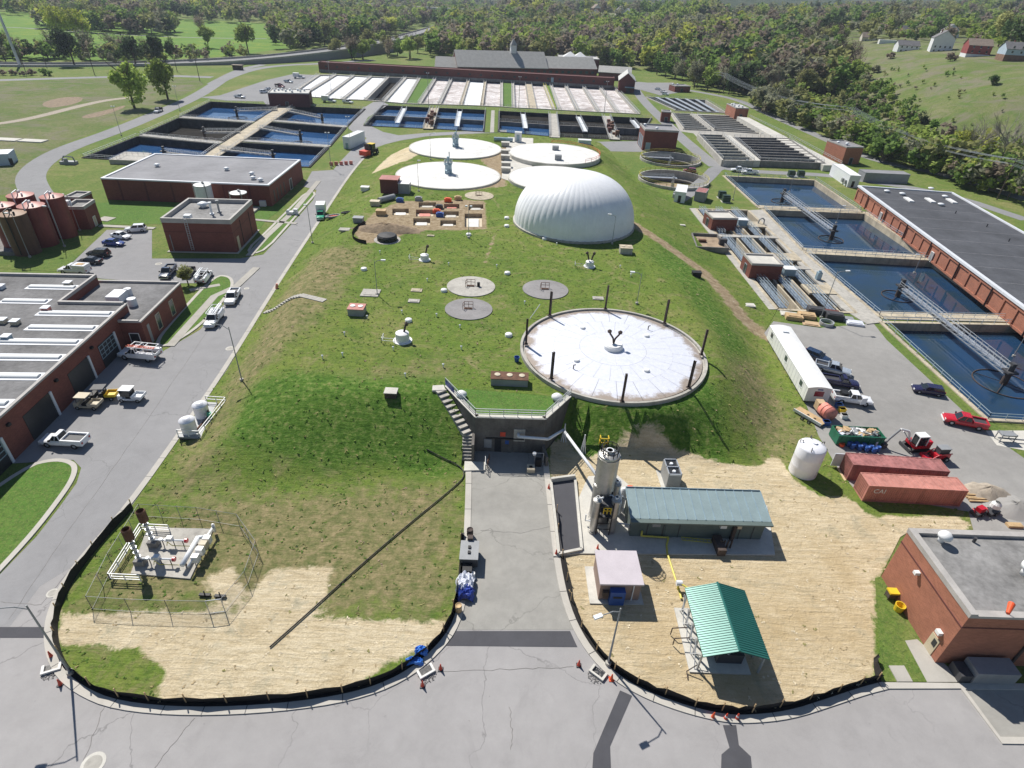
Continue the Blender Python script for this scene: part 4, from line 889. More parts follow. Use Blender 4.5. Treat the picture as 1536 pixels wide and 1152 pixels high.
for k,lb,wm in (('M1','blue tank left of the rusty gallery in the middle row','water'),('M2','blue tank right of the rusty gallery in the middle row','water'),('M3','half blue tank beside the grass strip in the middle row','water'),('M4','dark tank between two concrete bridges in the middle row','floor_mud'),('M5','dark tank behind the square brick building in the middle row','floor_mud')):
 t =basin(k,'middle_tank',lb,'tank',wm,-1.6 if wm == 'water' else -2.6,'concrete_wet_shaded',group='middle row tanks')
 Q =BAS[k]; mb =MB(); wallseg(mb,Qp(Q,0,.47),Qp(Q,1,.47),-.5,.5,-3,.2); mb.build('divider_wall','concrete_dark',t,world=True)
 mb =MB(); rail(mb,[Qp(Q,0,.47,.2),Qp(Q,1,.47,.2)],1.1,.05,3); mb.build('handrail','rail_grey',t,world=True)
 if k == 'M3':
  mb =MB(); mb.face([Qp(Q,0,.49,-1.5),Qp(Q,1,.49,-1.5),Qp(Q,1,1,-1.5),Qp(Q,0,1,-1.5)]); mb.build('basin_floor','floor_mud',t,world=True)
def slab(name,pxq,z,mat,kind='structure',z0=-.3):
 mb =MB(); mb.prism(PX(pxq),z0,z); return struct(mb.build(name,mat),kind)
slab('walkway',[(284,249),(312,247),(445,159),(424,158)],.34,'concrete_tan')
slab('walkway',[(1122,316),(1145,315),(1326,484),(1300,487),(1262,463)],.17,'concrete')
slab('walkway',[(1034,313),(1044,313),(1166,465),(1153,465)],.17,'concrete')
slab('walkway',[(1293,318),(1302,319),(1540,478),(1600,520),(1560,500)],.17,'concrete_tan')
slab('walkway',[(726,199),(748,199),(750,166),(729,165)],.12,'grass')
slab('walkway',[(735,199),(741,199),(742,166),(737,166)],.16,'walk')
for a,b in (((1137,312),(1290,318)),((1203,377),(1400,389)),((1320,476),(1540,482)),((270,176.5),(380,184)),((211,203.5),(331,215.5)),((410,182),(520,191)),((366,212),(494,220.5))):
 pa,pb =G(*a),G(*b); n =V(-(pb - pa).y,(pb - pa).x,0).normalized(); mb =MB(); ribbon(mb,[(pa.x,pa.y),(pb.x,pb.y)],-1.0,2.2,-.4,.24); struct(mb.build('walkway','concrete_tan' if a[0] > 1000 else 'concrete'))
def bridge(name,label,A,B,w,z,mat='galv',h=1.1,group=None,depth=.9):
 A,B =Vector(A),Vector(B); f =Fr(A,B); t =thing(name,label,'bridge',(A.x,A.y,0),f.rz,group); L =f.w
 MB().box(0,L,-w / 2,w / 2,z - .2,z).build('deck',mat,t)
 mb =MB()
 for s in (-1,1):
  y =s * w / 2; rail(mb,[V(0,y,z),V(L,y,z)],h,.05,1.8)
 mb.build('handrail','rail_grey',t)
 if depth:
  mb =MB()
  for s in (-1,1):
   y =s * w * .45; mb.box(0,L,y - .06,y + .06,z - depth - .1,z - depth + .1)
   n =max(2,int(L / 1.8))
   for i in range(n):
    x0 =L * i / n; x1 =L * (i + 1) / n; mb.cyl((x0,y,z - depth),(x1,y,z - .2),.06,n=4,cap=False)
  mb.build('truss','white_metal' if depth > .95 else 'galv',t)
 return t
def drive(px,z,wz,label,r=3.2,group=None):
 p =G(*px,1.2); t =thing('clarifier_drive',label,'drive',(p.x,p.y,0),0,group)
 MB().cyl((0,0,wz - .6),(0,0,.9),.55,n=14).build('column','brown_steel',t)
 mb =MB(); mb.box(-.9,.9,-.9,.9,.9,1.2); mb.cyl((0,0,1.2),(0,0,2.2),.45,n=10); mb.box(-.35,.35,-.3,.6,2.2,2.6); mb.build('gearbox','dark_grey',t)
 mb =MB(); mb.lathe([(r - .07,wz - .2),(r + .07,wz - .2),(r + .07,wz + .15),(r - .07,wz + .15),(r - .07,wz - .2)],n=40)
 mb.build('ring','brown_steel',t); mb =MB()
 for i in range(4): a =PI / 4 + i * PI / 2; mb.cyl((.5 * math.cos(a),.5 * math.sin(a),wz + .3),(r * math.cos(a),r * math.sin(a),wz + .15),.07,n=4)
 mb.build('ring_arm','brown_steel',t); return p
gd ='clarifier drives in the basins'
d1 =drive((1176,290),0,-1.5,'rusty clarifier drive in the farthest right basin',group=gd); d2 =drive((1251,345),0,-1.5,'rusty clarifier drive in the second right basin',group=gd)
d3 =drive((1353,428),0,-1.5,'rusty clarifier drive in the third right basin',group=gd); d4 =drive((1516,556),0,-1.5,'rusty clarifier drive in the nearest right basin',4.6,gd)
bridge('walkway_bridge','grey truss bridge crossing from the farthest to the second right basin',d1,d2,1.1,1.0,depth=.7)
bridge('walkway_bridge','grey truss bridge crossing from the third to the nearest right basin',d3,d4,1.1,1.0,depth=.7)
for c,lb in (((354,165),'dark clarifier drive in the back left basin beside the far road'),((305,196),'dark clarifier drive standing in the drained basin'),((245,226),'dark clarifier drive behind the long grey roof'),((483,176),'dark clarifier drive in the basin in front of the foaming lanes'),
    ((450,201),'dark clarifier drive with a ring beside the white site box'),((409,231),'dark clarifier drive nearest the right end of the long grey roof')):
 p =drive(c,0,-2.3,lb,4.2,gd)
 wx ={354: (416,163),305: (360,196),245: (308,234),483: (432,165),450: (388,190),409: (330,222)}[c[0]]
 bridge('walkway_bridge',lb.replace('dark clarifier drive','slim footbridge to the dark clarifier drive'),p,G(*wx,1.2),1.0,.95,'concrete',depth=.6)
Q =BAS['L2']; mb =MB(); rnd =random.Random(3)
c =Qp(Q,.62,.22); mb.lathe([(13,-3.15),(9,-2.5),(5,-1.9),(2,-1.5),(.01,-1.4)],(c.x,c.y,0),24)
mb.v =[(c.x + (x - c.x) * 1.5 + rnd.uniform(-.6,.6),c.y + (y - c.y) * .45 + rnd.uniform(-.4,.4),z + rnd.uniform(-.15,.15)) for x,y,z in mb.v]
solo(mb,'sludge_heap','sludge','pale heap of dried sludge in the drained basin','heap',loc=(c.x,c.y,-3.2),smooth=True)
for a,b,w,lb in (((607,162.5),(596,184),2.2,'narrow white bridge over the left blue tank'),((690,167),(685.5,189),2.2,'narrow white bridge over the second blue tank'),((784,171),(788,192),2.2,'narrow bridge over the half blue tank'),((867,175),(878,197),2.2,'narrow bridge over the dark tank'),((948,180),(958,192),2.2,'narrow bridge behind the square brick building')):
 bridge('tank_bridge',lb,G(*a,.9),G(*b,.9),w,.9,'white_metal',depth=.5)
for a,b,w,lb in (((652,162),(642,193),4.5,'wide rusty gallery between the two blue tanks'),((829,170.5),(832,206),4.5,'wide grey concrete bridge left of the dark tank'),((909,174),(922,209),4.5,'wide concrete bridge with brown machinery beside the square brick building')):
 t =bridge('tank_gallery',lb,G(*a,.5),G(*b,.5),w,.55,'concrete_tan' if 'rusty' in lb else 'concrete',depth=0)
 if 'concrete bridge left' not in lb:
  f =Fr(G(*a,.5),G(*b,.5)); rnd =random.Random(11)
  for i in range(9): x =f.w * (.35 + .6 * i / 9); y =rnd.uniform(-1.5,1.5); h =rnd.uniform(.8,2.4); MB().box(x - .9,x + .9,y - .8,y + .8,.55,.55 + h).build('machine_housing','rust' if i % 3 else 'brick_dark',t)
ac =(AER[9][0] + AER[9][1]) / 2
aer =thing('aeration_basin','wide aeration basin with rows of foaming white and brown lanes','basin',(ac.x,ac.y,0))
for i,(a,b) in enumerate(AER):
 mb =MB(); w =.9 if i not in (13,) else 2.2
 ribbon(mb,[(a.x,a.y),(b.x,b.y)],-w,w,-3,.3); mb.build('lane_wall','concrete_tan' if i in (9,10,13) else 'concrete',aer,world=True)
 mb =MB()
 for s in (-w + .1,w - .1):
  n =V(-(b - a).y,(b - a).x,0).normalized() * s; rail(mb,[a + n + V(0,0,.3),b + n + V(0,0,.3)],1.1,.06,4)
 mb.build('handrail','yellow_pipe' if i == 14 else 'rail_grey',aer,world=True)
 if i < len(AER) - 1:
  c,d =AER[i + 1]; k =AER_KIND[i]; z ={'foam': -.5,'brown': -.7,'dark': -3.0,'grass': .15}[k]
  mb =MB(); mb.face([V(*b[:2],z),V(*d[:2],z),V(*c[:2],z),V(*a[:2],z)])
  mb.build({'foam': 'foam','brown': 'foam','dark': 'lane_floor','grass': 'lawn_strip'}[k],{'foam': 'foam','brown': 'foam_brown','dark': 'floor_mud','grass': 'grass_lush'}[k],aer,world=True)
for e in (0,1):
 mb =MB(); ribbon(mb,[(p[e].x,p[e].y) for p in AER],-.8,.8,-3,.34); mb.build('end_wall','concrete',aer,world=True)
mb =MB(); rail(mb,[p[1] + V(0,0,.34) for p in AER],1.1,.06,4); mb.build('handrail','rail_grey',aer,world=True)
def lanes(key,label,n,wmat,wz,ztop,along,wallmat='concrete',Q=None,grate=False):
 Q =Q or BAS[key]; c =Qp(Q,.5,.5); t =thing('filter_basin',label,'basin',(c.x,c.y,0),0,'filter basins'); zb =min(wz - .6,-.2)
 mb =MB(); mb.face([Qp(Q,0,0,wz),Qp(Q,1,0,wz),Qp(Q,1,1,wz),Qp(Q,0,1,wz)]); mb.build('water_surface',wmat,t,world=True)
 for i in range(4):
  a,b =Vector(Q[i]),Vector(Q[(i + 1) % 4]); mb =MB(); wallseg(mb,a,b,-.5,.35,zb,ztop); mb.build('wall',wallmat,t,world=True)
 for i in range(1,n):
  u =i / n; a,b =(Qp(Q,u,0),Qp(Q,u,1)) if along else (Qp(Q,0,u),Qp(Q,1,u))
  mb =MB(); ribbon(mb,[a[:2],b[:2]],-.3,.3,zb,ztop - .05); mb.build('lane_wall',wallmat,t,world=True)
  if grate:
   mb =MB(); ribbon(mb,[a[:2],b[:2]],-1.0,1.0,ztop + .01,ztop + .1); mb.build('walkway_grate','galv',t,world=True)
 mb =MB()
 for i in range(4): a,b =Vector(Q[i]),Vector(Q[(i + 1) % 4]); rail(mb,[V(a.x,a.y,ztop),V(b.x,b.y,ztop)],1.1,.05,3)
 mb.build('handrail','rail_grey',t,world=True); return t
lanes('F1','far filter basin with brown water and long walkways beside the small car park',6,'water_brown',-1.8,.4,True,grate=True)
lanes('F2','small dark filter basin with five lanes beside the brick pump house',8,'water_green',-1.0,.5,False)
lanes('F4','dark filter basin with wide lanes beside the brick hut on the walkway',8,'water_brown',-1.0,.5,False)
F3 =[G2(1085,240,2.3),G2(1131,240.5,2.3),G2(1084,202,2.3),G2(1048,201,2.3)]; lanes('F3','raised filter basin with pale green lanes beside the service road',9,'water_green',1.5,2.3,False,'concrete',F3)
F5 =[G2(1141,240.5,2.3),G2(1236,244,2.3),G2(1182,207,2.3),G2(1101,205.6,2.3)]; lanes('F5','raised filter basin with wide grey lanes along the walkway railing',9,'water_brown',1.4,2.3,False,'concrete_dark',F5)
mb =MB(); mb.prism([G2(1131,241,2.3),G2(1141,241,2.3),G2(1096,203.5,2.3),G2(1086,202.5,2.3)],0,2.35); struct(mb.build('walkway','concrete_light'))
mb =MB(); mb.prism([G2(1236,247,2.3),G2(1262,247,2.3),G2(1124,176,2.3),G2(1106,174,2.3)],0,2.1); struct(mb.build('walkway','concrete_light'))
mb =MB(); rail(mb,[G(1262,247,2.1),G(1190,208,2.1),G(1124,176,2.1)],1.2,.06,3); solo(mb,'handrail','rail_grey','long grey handrail along the walkway above the wooded bank','handrail')
sheet('filter_apron',PX([(1004,169),(1108,173.5),(1240,244),(1262,248),(1082,243),(1040,200),(1020,197)]),.02,'walk',[BAS['F2'],BAS['F4']])
for (c,r),lb,fl in ((CL1,'round clarifier with a truss bridge beside the square brick building','water_brown'),(CL2,'round open clarifier behind the white container office','dirt')):
 t =thing('round_clarifier',lb,'clarifier',(c.x,c.y,0),0,'round clarifiers')
 MB().lathe([(r - .05,-3.2),(r - .05,.9),(r + .4,.9),(r + .4,-.2)],n=48).build('wall','concrete',t)
 MB().disc((0,0),r,-2.8,48).build('floor',fl,t)
 mb =MB(); pts =[V(r * 1.01 * math.cos(a),r * 1.01 * math.sin(a),.9) for a in [2 * PI * i / 32 for i in range(32)]]; rail(mb,pts,1.1,.06,3,closed=True); mb.build('handrail','yellow_pipe',t)
 mb =MB(); mb.lathe([(r * .82,-2.0),(r * .9,-2.0),(r * .9,-1.6),(r * .82,-1.6),(r * .82,-2.0)],n=48); mb.build('launder','concrete_dark',t)
 mb =MB(); mb.box(-r,r * .1,-.7,.7,.9,1.05); mb.cyl((0,0,-2.8),(0,0,1.4),.5,n=12); mb.build('bridge_deck','galv',t)
 mb =MB(); rail(mb,[V(-r,-.7,1.05),V(0,-.7,1.05)],1.1,.05); rail(mb,[V(-r,.7,1.05),V(0,.7,1.05)],1.1,.05); mb.build('handrail','rail_grey',t)
Q =BAS['CH']; c =Qp(Q,.5,.5); ch =thing('channel_basin','open concrete channels with rows of blue grated walkways','channel',(c.x,c.y,0))
mb =MB(); mb.face([Qp(Q,0,0,-3),Qp(Q,1,0,-3),Qp(Q,1,1,-3),Qp(Q,0,1,-3)]); mb.build('water_surface','water_brown',ch,world=True)
for i in range(4):
 a,b =Vector(Q[i]),Vector(Q[(i + 1) % 4]); mb =MB(); wallseg(mb,a,b,-.4,.35,-3.5,.2); mb.build('wall','concrete_tan',ch,world=True)
for u in (.30,.56,.80):
 mb =MB(); ribbon(mb,[Qp(Q,u,0)[:2],Qp(Q,u,1)[:2]],-.2,.2,-3.5,.12); mb.build('lane_wall','concrete_tan',ch,world=True)
for u in (.09,.40,.70):
 for v0,v1 in ((.01,.33),(.35,.63),(.67,.99)):
  a,b =Qp(Q,u,v0),Qp(Q,u,v1); mb =MB(); ribbon(mb,[a[:2],b[:2]],-.75,.75,.12,.25); mb.build('walkway_grate','grate_blue',ch,world=True)
  mb =MB()
  for s in (-.75,.75,0):
   n =V(-(b - a).y,(b - a).x,0).normalized() * s; rail(mb,[a + n + V(0,0,.25),b + n + V(0,0,.25)],1.0,.05,2)
  mb.build('handrail','rail_blue',ch,world=True)
for v in (.34,.65):
 mb =MB(); ribbon(mb,[Qp(Q,0,v)[:2],Qp(Q,1,v)[:2]],-.9,.9,-3.5,.3); mb.build('cross_wall','concrete',ch,world=True)
for v,u0 in ((.44,.55),(.80,.5),(.16,.62)):
 mb =MB(); mb.prism([Qp(Q,u0,v - .035)[:2],Qp(Q,.99,v - .035)[:2],Qp(Q,.99,v + .035)[:2],Qp(Q,u0,v + .035)[:2]],-.1,.36); mb.build('platform','concrete_tan',ch,world=True)
# ================================================================ buildings
def add_box(t,name,x0,x1,y0,y1,z0,z1,mat): return MB().box(x0,x1,y0,y1,z0,z1).build(name,mat,t)
def flat_building(name,label,f,h,wall='brick',roof='roof_grey',cop='coping',par=.5,cw=.35,cat='building',group=None):
 t =thing(name,label,cat,f.loc,f.rz,group); w,d =f.w,f.d
 add_box(t,'wall',0,w,0,d,0,h - .05,wall)
 rf =add_box(t,'roof',cw,w - cw,cw,d - cw,h - .05,h,roof)
 mb =MB()
 for a in ((-.06,w + .06,-.06,cw),(-.06,w + .06,d - cw,d + .06),(-.06,cw,cw,d - cw),(w - cw,w + .06,cw,d - cw)): mb.box(*a,h - .12,h + par)
 mb.build('parapet',cop,t); t['h'] =h; return t,rf
def vent(rf,x,y,z,r=.5,h=.6,mat='white_metal'):
 mb =MB(); mb.cyl((x,y,z),(x,y,z + h * .6),r * .6,n=12); mb.lathe([(r,h * .6),(r,h * .75),(r * .5,h),(.01,h + .05)],(x,y,z),14); return mb.build('roof_vent',mat,rf,True)
def window(t,face,a,b,z0,z1,w,d,pane='window_pane',frame='white_paint',proud=.04,name='window'):
 """rectangular window/door on a wall face: 's' near, 'n' far, 'w' left, 'e' right; a..b along the wall"""
 def put(nm,mat,e,i0,i1,j0,j1,par):
  if face == 's': return add_box(par,nm,i0,i1,-e,.02,j0,j1,mat)
  if face == 'n': return add_box(par,nm,i0,i1,d - .02,d + e,j0,j1,mat)
  if face == 'w': return add_box(par,nm,-e,.02,i0,i1,j0,j1,mat)
  return add_box(par,nm,w - .02,w + e,i0,i1,j0,j1,mat)
 o =put(name,pane,proud,a,b,z0,z1,t)
 if frame:
  s =.09; mb =MB()
  for (i0,i1,j0,j1) in ((a - s,b + s,z0 - s,z0),(a - s,b + s,z1,z1 + s),(a - s,a,z0,z1),(b,b + s,z0,z1)):
   e =proud + .05
   if face == 's': mb.box(i0,i1,-e,.01,j0,j1)
   elif face == 'n': mb.box(i0,i1,d - .01,d + e,j0,j1)
   elif face == 'w': mb.box(-e,.01,i0,i1,j0,j1)
   else: mb.box(w - .01,w + e,i0,i1,j0,j1)
  mb.build('frame',frame,o)
 return o
f =Fr(G(477,93.5,6),G(922,118,6),9); ga,rf =flat_building('gallery_building','long low dark red brick gallery behind the foaming lanes',f,6,'brick_dark','brick_dark','brick_dark',.35)
for i in range(26):
 x =f.w * (i + .6) / 26.5; window(ga,'s',x,x + 1.6,3.2,4.4,f.w,f.d,'door_dark',None)
add_box(ga,'plinth',.5,f.w - .5,-.25,-.02,0,1.8,'concrete_dark'); add_box(ga,'door',f.w * .79,f.w * .79 + 1.8,-.12,.02,1.8,4.6,'teal_steel')
def gable(t,x0,x1,y0,y1,z0,z1,mat,over=.5,along='x',wallmat=None):
 mb =MB(); th =.35
 if along == 'x':
  ym =(y0 + y1) / 2
  for s in (0,1):
   ya =y0 - over if s == 0 else y1 + over
   pts =[V(x0 - over,ya,z0),V(x1 + over,ya,z0),V(x1 + over,ym,z1),V(x0 - over,ym,z1)]
   if s: pts =[pts[1],pts[0],pts[3],pts[2]]
   mb.face(pts); mb.face([p - V(0,0,th) for p in reversed(pts)])
   for i in range(4): a,b =pts[i],pts[(i + 1) % 4]; mb.face([b,a,a - V(0,0,th),b - V(0,0,th)])
  for x in (x0,x1): MB().face([V(x,y0,z0 - .1),V(x,y1,z0 - .1),V(x,ym,z1 - .25)]).build('gable_wall',wallmat or 'brick',t)
 else:
  xm =(x0 + x1) / 2
  for s in (0,1):
   xa =x0 - over if s == 0 else x1 + over
   pts =[V(xa,y1 + over,z0),V(xa,y0 - over,z0),V(xm,y0 - over,z1),V(xm,y1 + over,z1)]
   if s: pts =[pts[1],pts[0],pts[3],pts[2]]
   mb.face(pts); mb.face([p - V(0,0,th) for p in reversed(pts)])
   for i in range(4): a,b =pts[i],pts[(i + 1) % 4]; mb.face([b,a,a - V(0,0,th),b - V(0,0,th)])
  for y in (y0,y1): MB().face([V(x0,y,z0 - .1),V(x1,y,z0 - .1),V(xm,y,z1 - .25)]).build('gable_wall',wallmat or 'brick',t)
 return mb.build('roof',mat,t)
f =Fr(G(687,100,6),G(896,104,6),26); t =thing('slate_roof_building','large brick building with a pale slate gable roof and white cupola','building',f.loc,f.rz)
add_box(t,'wall',0,f.w,0,f.d,0,6,'brick_dark'); rf =gable(t,0,f.w * .63,0,f.d,6,15.5,'roof_slate'); gable(t,f.w * .63 + .6,f.w,1.5,f.d - 2,6,12.8,'roof_slate')
for i in range(22): x =f.w * (i + .5) / 22.5; window(t,'s',x,x + 2.2,3.0,4.6,f.w,f.d,'window_pane',None)
cx =f.w * .41; cp =add_box(t,'cupola',cx - 2,cx + 2,f.d / 2 - 2,f.d / 2 + 2,14.2,19.2,'house_white'); MB().lathe([(2.9,19.2),(2.6,19.8),(.8,22.4),(.02,23.4)],(cx,f.d / 2,0),8).build('cupola_roof','roof_slate',t)
lw =Fr(G(653,100,5),G(686,101.5,5),16); t =thing('slate_roof_wing','low pale roofed wing at the left end of the slate roof building','building',lw.loc,lw.rz); add_box(t,'wall',0,lw.w,0,lw.d,0,5,'brick_dark'); gable(t,0,lw.w,0,lw.d,5,11,'roof_slate',along='x')
f =Fr(G(838,89,8),G(899,92,8),26); t,rf =flat_building('flat_roof_building','flat roofed building with two white pyramid skylights behind the slate roof',f,9,'brick_dark','roof_light','coping')
for x in (.3,.55): s =6.; c0 =f.w * x; mb =MB(); b =[V(c0 - s,8,9),V(c0 + s,8,9),V(c0 + s,8 + 2 * s,9),V(c0 - s,8 + 2 * s,9)]; ap =V(c0,8 + s,13); [mb.face([b[i],b[(i + 1) % 4],ap]) for i in range(4)]; mb.build('pyramid_skylight','white_paint',rf)
f =Fr(G(898,110,4),G(946,113,4),18); t =thing('rear_wing','long low wing with a pale roof behind the gabled brick house','building',f.loc,f.rz); add_box(t,'wall',0,f.w,0,f.d,0,5,'brick_dark'); gable(t,0,f.w,0,f.d,5,8.5,'roof_slate')
f =Fr(G(929,120.5,7),G(953,122,7),24); t =thing('gabled_brick_house','gabled red brick house with a pale roof at the end of the gallery','building',f.loc,f.rz); add_box(t,'wall',0,f.w,0,f.d,0,7,'brick_dark'); gable(t,0,f.w,0,f.d,7,11.5,'roof_light',along='y',wallmat='brick_dark')
add_box(t,'porch_roof',f.w * .4,f.w * 1.0,-4,-.05,3.4,3.7,'teal_steel'); add_box(t,'door',f.w * .5,f.w * .75,-.1,.02,0,3,'door_dark')
def hut(label,A,B,depth,h,wall='brick',roof='roof_light',vents=0,door='s',name='brick_hut',par=.35):
 f =Fr(G(*A,h),G(*B,h),depth); t,rf =flat_building(name,label,f,h,wall,roof,'coping',par,.3,'building',None)
 rnd =random.Random(int(A[0]))
 for i in range(vents): vent(rf,f.w * (.12 + .76 * ((i * .37) % 1)),f.d * (.2 + .6 * rnd.random()),h,.7,1.0)
 if door: window(t,door,.4 * (f.w if door in 'sn' else f.d),.4 * (f.w if door in 'sn' else f.d) + 1.3,.05,2.3,f.w,f.d,'door_dark','teal_steel',.06,'door')
 return t,f
hut('dark brick hut with rows of roof vents beside the left basins',(401.5,140),(463,141),14,6,'brick_dark','roof_light',9)
t,f =hut('square red brick building with a grey roof behind the round clarifiers',(967.5,196),(1018,198.5),13,7.5,'brick','roof_grey',2,None,'pump_building',.6)
for y in (2,5.5,9): window(t,'w',y,y + 2,.3,5.0,f.w,f.d,'teal_steel',None,.08,'louvre')
window(t,'s',1.2,3,.1,3,f.w,f.d,'teal_steel','rail_grey',.06,'door')
hut('small brick pump house at the corner of the dark filter basin',(993,168),(1007,169),6,4.6,'brick','roof_grey',0)
hut('brick hut with roof domes on the far walkway above the trees',(1104,162.5),(1123.5,163.3),15,5.2,'brick_orange','roof_light',5)
t,f =hut('brick hut with a rooftop hatch where the walkway meets the white container',(1270,221.5),(1296,221.8),13,6.2,'brick_orange','roof_grey',2)
hut('brick hut among the blue gratings nearer the transformers',(1069.5,328.5),(1107,329),6.3,3.2,'brick','concrete_light',0,'w')
hut('brick hut among the blue gratings nearer the office trailer',(1128,397),(1175,399),6.2,3.4,'brick','concrete_light',0,'w')
hut('low brick box building beside the far car park',(1013,129.5),(1036,130),10,3.5,'brick','roof_grey',2)
for A,lb in (((1111,339),'white metal cabinet beside the hut nearer the transformers'),((1180,414),'white metal cabinet beside the hut nearer the office trailer')):
 p =G(*A); mb =MB(); mb.mi =0; mb.box(p.x - 1.2,p.x + 1.4,p.y - .9,p.y + 1.2,.36,1.9); mb.mi =1; mb.box(p.x - 1.3,p.x + 1.5,p.y - 1,p.y + 1.3,1.9,2.0); solo(mb,'equipment_cabinet',['teal_steel','white_metal'],lb,'cabinet',loc=(p.x,p.y,.3))
for px,lb in (((1141,337),'grey pipe arch on the concrete beside the first brick hut'),((1226,420),'blue pump cabinet on the concrete beside the second brick hut')):
 p =G(*px); mb =MB()
 if 'arch' in lb: mb.tube([V(p.x - .8,p.y,.2),V(p.x - .7,p.y,1.4),V(p.x,p.y,1.9),V(p.x + .7,p.y,1.4),V(p.x + .8,p.y,.2)],.18,8)
 else: mb.box(p.x - .5,p.x + .5,p.y - .5,p.y + .5,.2,1.9); mb.cyl((p.x,p.y,1.9),(p.x,p.y,2.3),.3)
 solo(mb,'pipe_arch' if 'arch' in lb else 'pump_cabinet','grey_paint' if 'arch' in lb else 'teal_steel',lb,'pipe' if 'arch' in lb else 'cabinet',loc=(p.x,p.y,.17))
nA =G(1552,474,4.4); fB =G(1288,279.5,4.4); fC =G(1413,281,4.4)
f =Fr(nA,fB); f.d =-(fC - fB).dot(f.v)
L =f.w; Wd =abs(f.d); f2 =Fr(fB,nA); t =thing('panelled_brick_building','long orange brick building with recessed wall panels and a black roof','building',f2.loc,f2.rz)
L2 =L + 40
add_box(t,'wall',0,L2,0.12,Wd,0,4.3,'brick_orange'); rf =add_box(t,'roof',.5,L2,.5,Wd - .5,4.35,4.4,'roof_dark')
mb =MB(); mb.box(-.1,L2,-.35,.5,4.25,4.72); mb.box(-.1,.5,.5,Wd - .5,4.25,4.72); mb.box(-.1,L2,Wd - .5,Wd + .1,4.25,4.72); mb.build('parapet','coping_white',t)
npan =int(L2 / 4.6)
for i in range(npan):
 x0 =.7 + i * 4.6
 o =MB(); o.mi =0
 for a in ((x0 - .55,x0,.3,4.2),(x0,x0 + 4.05,3.55,4.2),(x0,x0 + 4.05,0,.45)): o.box(a[0],a[1],-.12,.12,a[2] if a[2] != .3 else 0,a[3])
 o.build('brick_panel','brick_orange',t)
 if i % 3 == 2: MB().cyl((x0 - .28,-.25,0),(x0 - .28,-.25,4.4),.11,n=8).build('downpipe','brown_steel',t)
for i in (4,11): x0 =.7 + i * 4.6; window(t,'s',x0 + 1.2,x0 + 2.4,.05,2.3,L2,Wd,'grey_paint','white_paint',.14,'door')
rnd =random.Random(5)
for px in ((1330,288),(1353,292),(1363,300),(1395,301),(1417,296),(1427,302),(1411,308),(1396,284)):
 p =ROOTM[t.name].inverted() @ G(*px,4.45)
 if px[0] in (1363,1395,1427): add_box(rf,'skylight',p.x - 2.2,p.x + 2.2,p.y - .7,p.y + .7,4.4,4.75,'white_paint')
 else: vent(rf,p.x,p.y,4.4,.9,.7)
for px in ((1433,320),(1513,362),(1480,340)): p =ROOTM[t.name].inverted() @ G(*px,4.45); MB().cyl((p.x,p.y,4.4),(p.x,p.y,5.2),.14).build('roof_pipe','dark_grey',rf)
mb =MB()
for k in range(12): x =4 + k * 9.; mb.box(x,x + .12,.6,Wd - .6,4.4,4.415)
mb.build('roof_seam','roof_grey',rf)
# ================================================================ vehicles (x forward, origin at ground centre)
_WH ={}
def wheel_mesh(r,w):
 if (r,w) not in _WH:
  a =MB(); a.lathe([(r * .55,-w / 2),(r * .95,-w / 2),(r,-w * .35),(r,w * .35),(r * .95,w / 2),(r * .55,w / 2)],n=18); a.v =[(x,z,y) for x,y,z in a.v]
  b =MB(); b.lathe([(.01,-w * .42),(r * .3,-w * .42),(r * .58,-w * .3),(r * .58,w * .3),(r * .3,w * .42),(.01,w * .42)],n=14); b.v =[(x,z,y) for x,y,z in b.v]
  _WH[(r,w)] =(a.mesh('tyre','rubber'),b.mesh('rim','galv'))
 return _WH[(r,w)]
def wheels(t,xs,y,r=.36,w=.25):
 ty,ri =wheel_mesh(r,w)
 for x in xs:
  for s in (-1,1):
   o =bpy.data.objects.new('wheel',ty); COL.objects.link(o); o.parent =t; o.location =(x,s * y,r)
   c =bpy.data.objects.new('rim',ri); COL.objects.link(c); c.parent =o
def loft(st,mat,name,t,sharp=35):
 """stations: x, zbot, zmid, ztop, half width mid, half width top"""
 mb =MB(); R =[]
 for x,zb,zm,zt,hw,ht in st:
  R.append([V(x,-hw * .93,zb),V(x,-hw,zb + (zm - zb) * .35),V(x,-hw,zm),V(x,-ht,zt - .03),V(x,-ht * .82,zt),V(x,ht * .82,zt),V(x,ht,zt - .03),V(x,hw,zm),V(x,hw,zb + (zm - zb) * .35),V(x,hw * .93,zb)])
 k =10; mb.v =[tuple(p) for r in R for p in r]
 for i in range(len(R) - 1):
  for j in range(k): j2 =(j + 1) % k; mb.f.append((i * k + j,(i + 1) * k + j,(i + 1) * k + j2,i * k + j2)); mb.m.append(0)
 mb.f.append(tuple(range(k))); mb.f.append(tuple((len(R) - 1) * k + j for j in reversed(range(k)))); mb.m += [0,0]
 me =mb.mesh(name,mat); b =bmesh.new(); b.from_mesh(me); bmesh.ops.recalc_face_normals(b,faces=b.faces); b.to_mesh(me); b.free()
 o =bpy.data.objects.new(name,me); COL.objects.link(o); o.parent =t; return smooth_by_angle(o,sharp)
def quadp(t,name,mat,pts,th=.02):
 mb =MB(); n =(pts[1] - pts[0]).cross(pts[2] - pts[0]).normalized() * th; a =[p - n for p in pts]; b =[p + n for p in pts]
 mb.face(list(reversed(a))); mb.face(b)
 for i in range(len(pts)): j =(i + 1) % len(pts); mb.face([a[i],a[j],b[j],b[i]])
 return mb.build(name,mat,t)
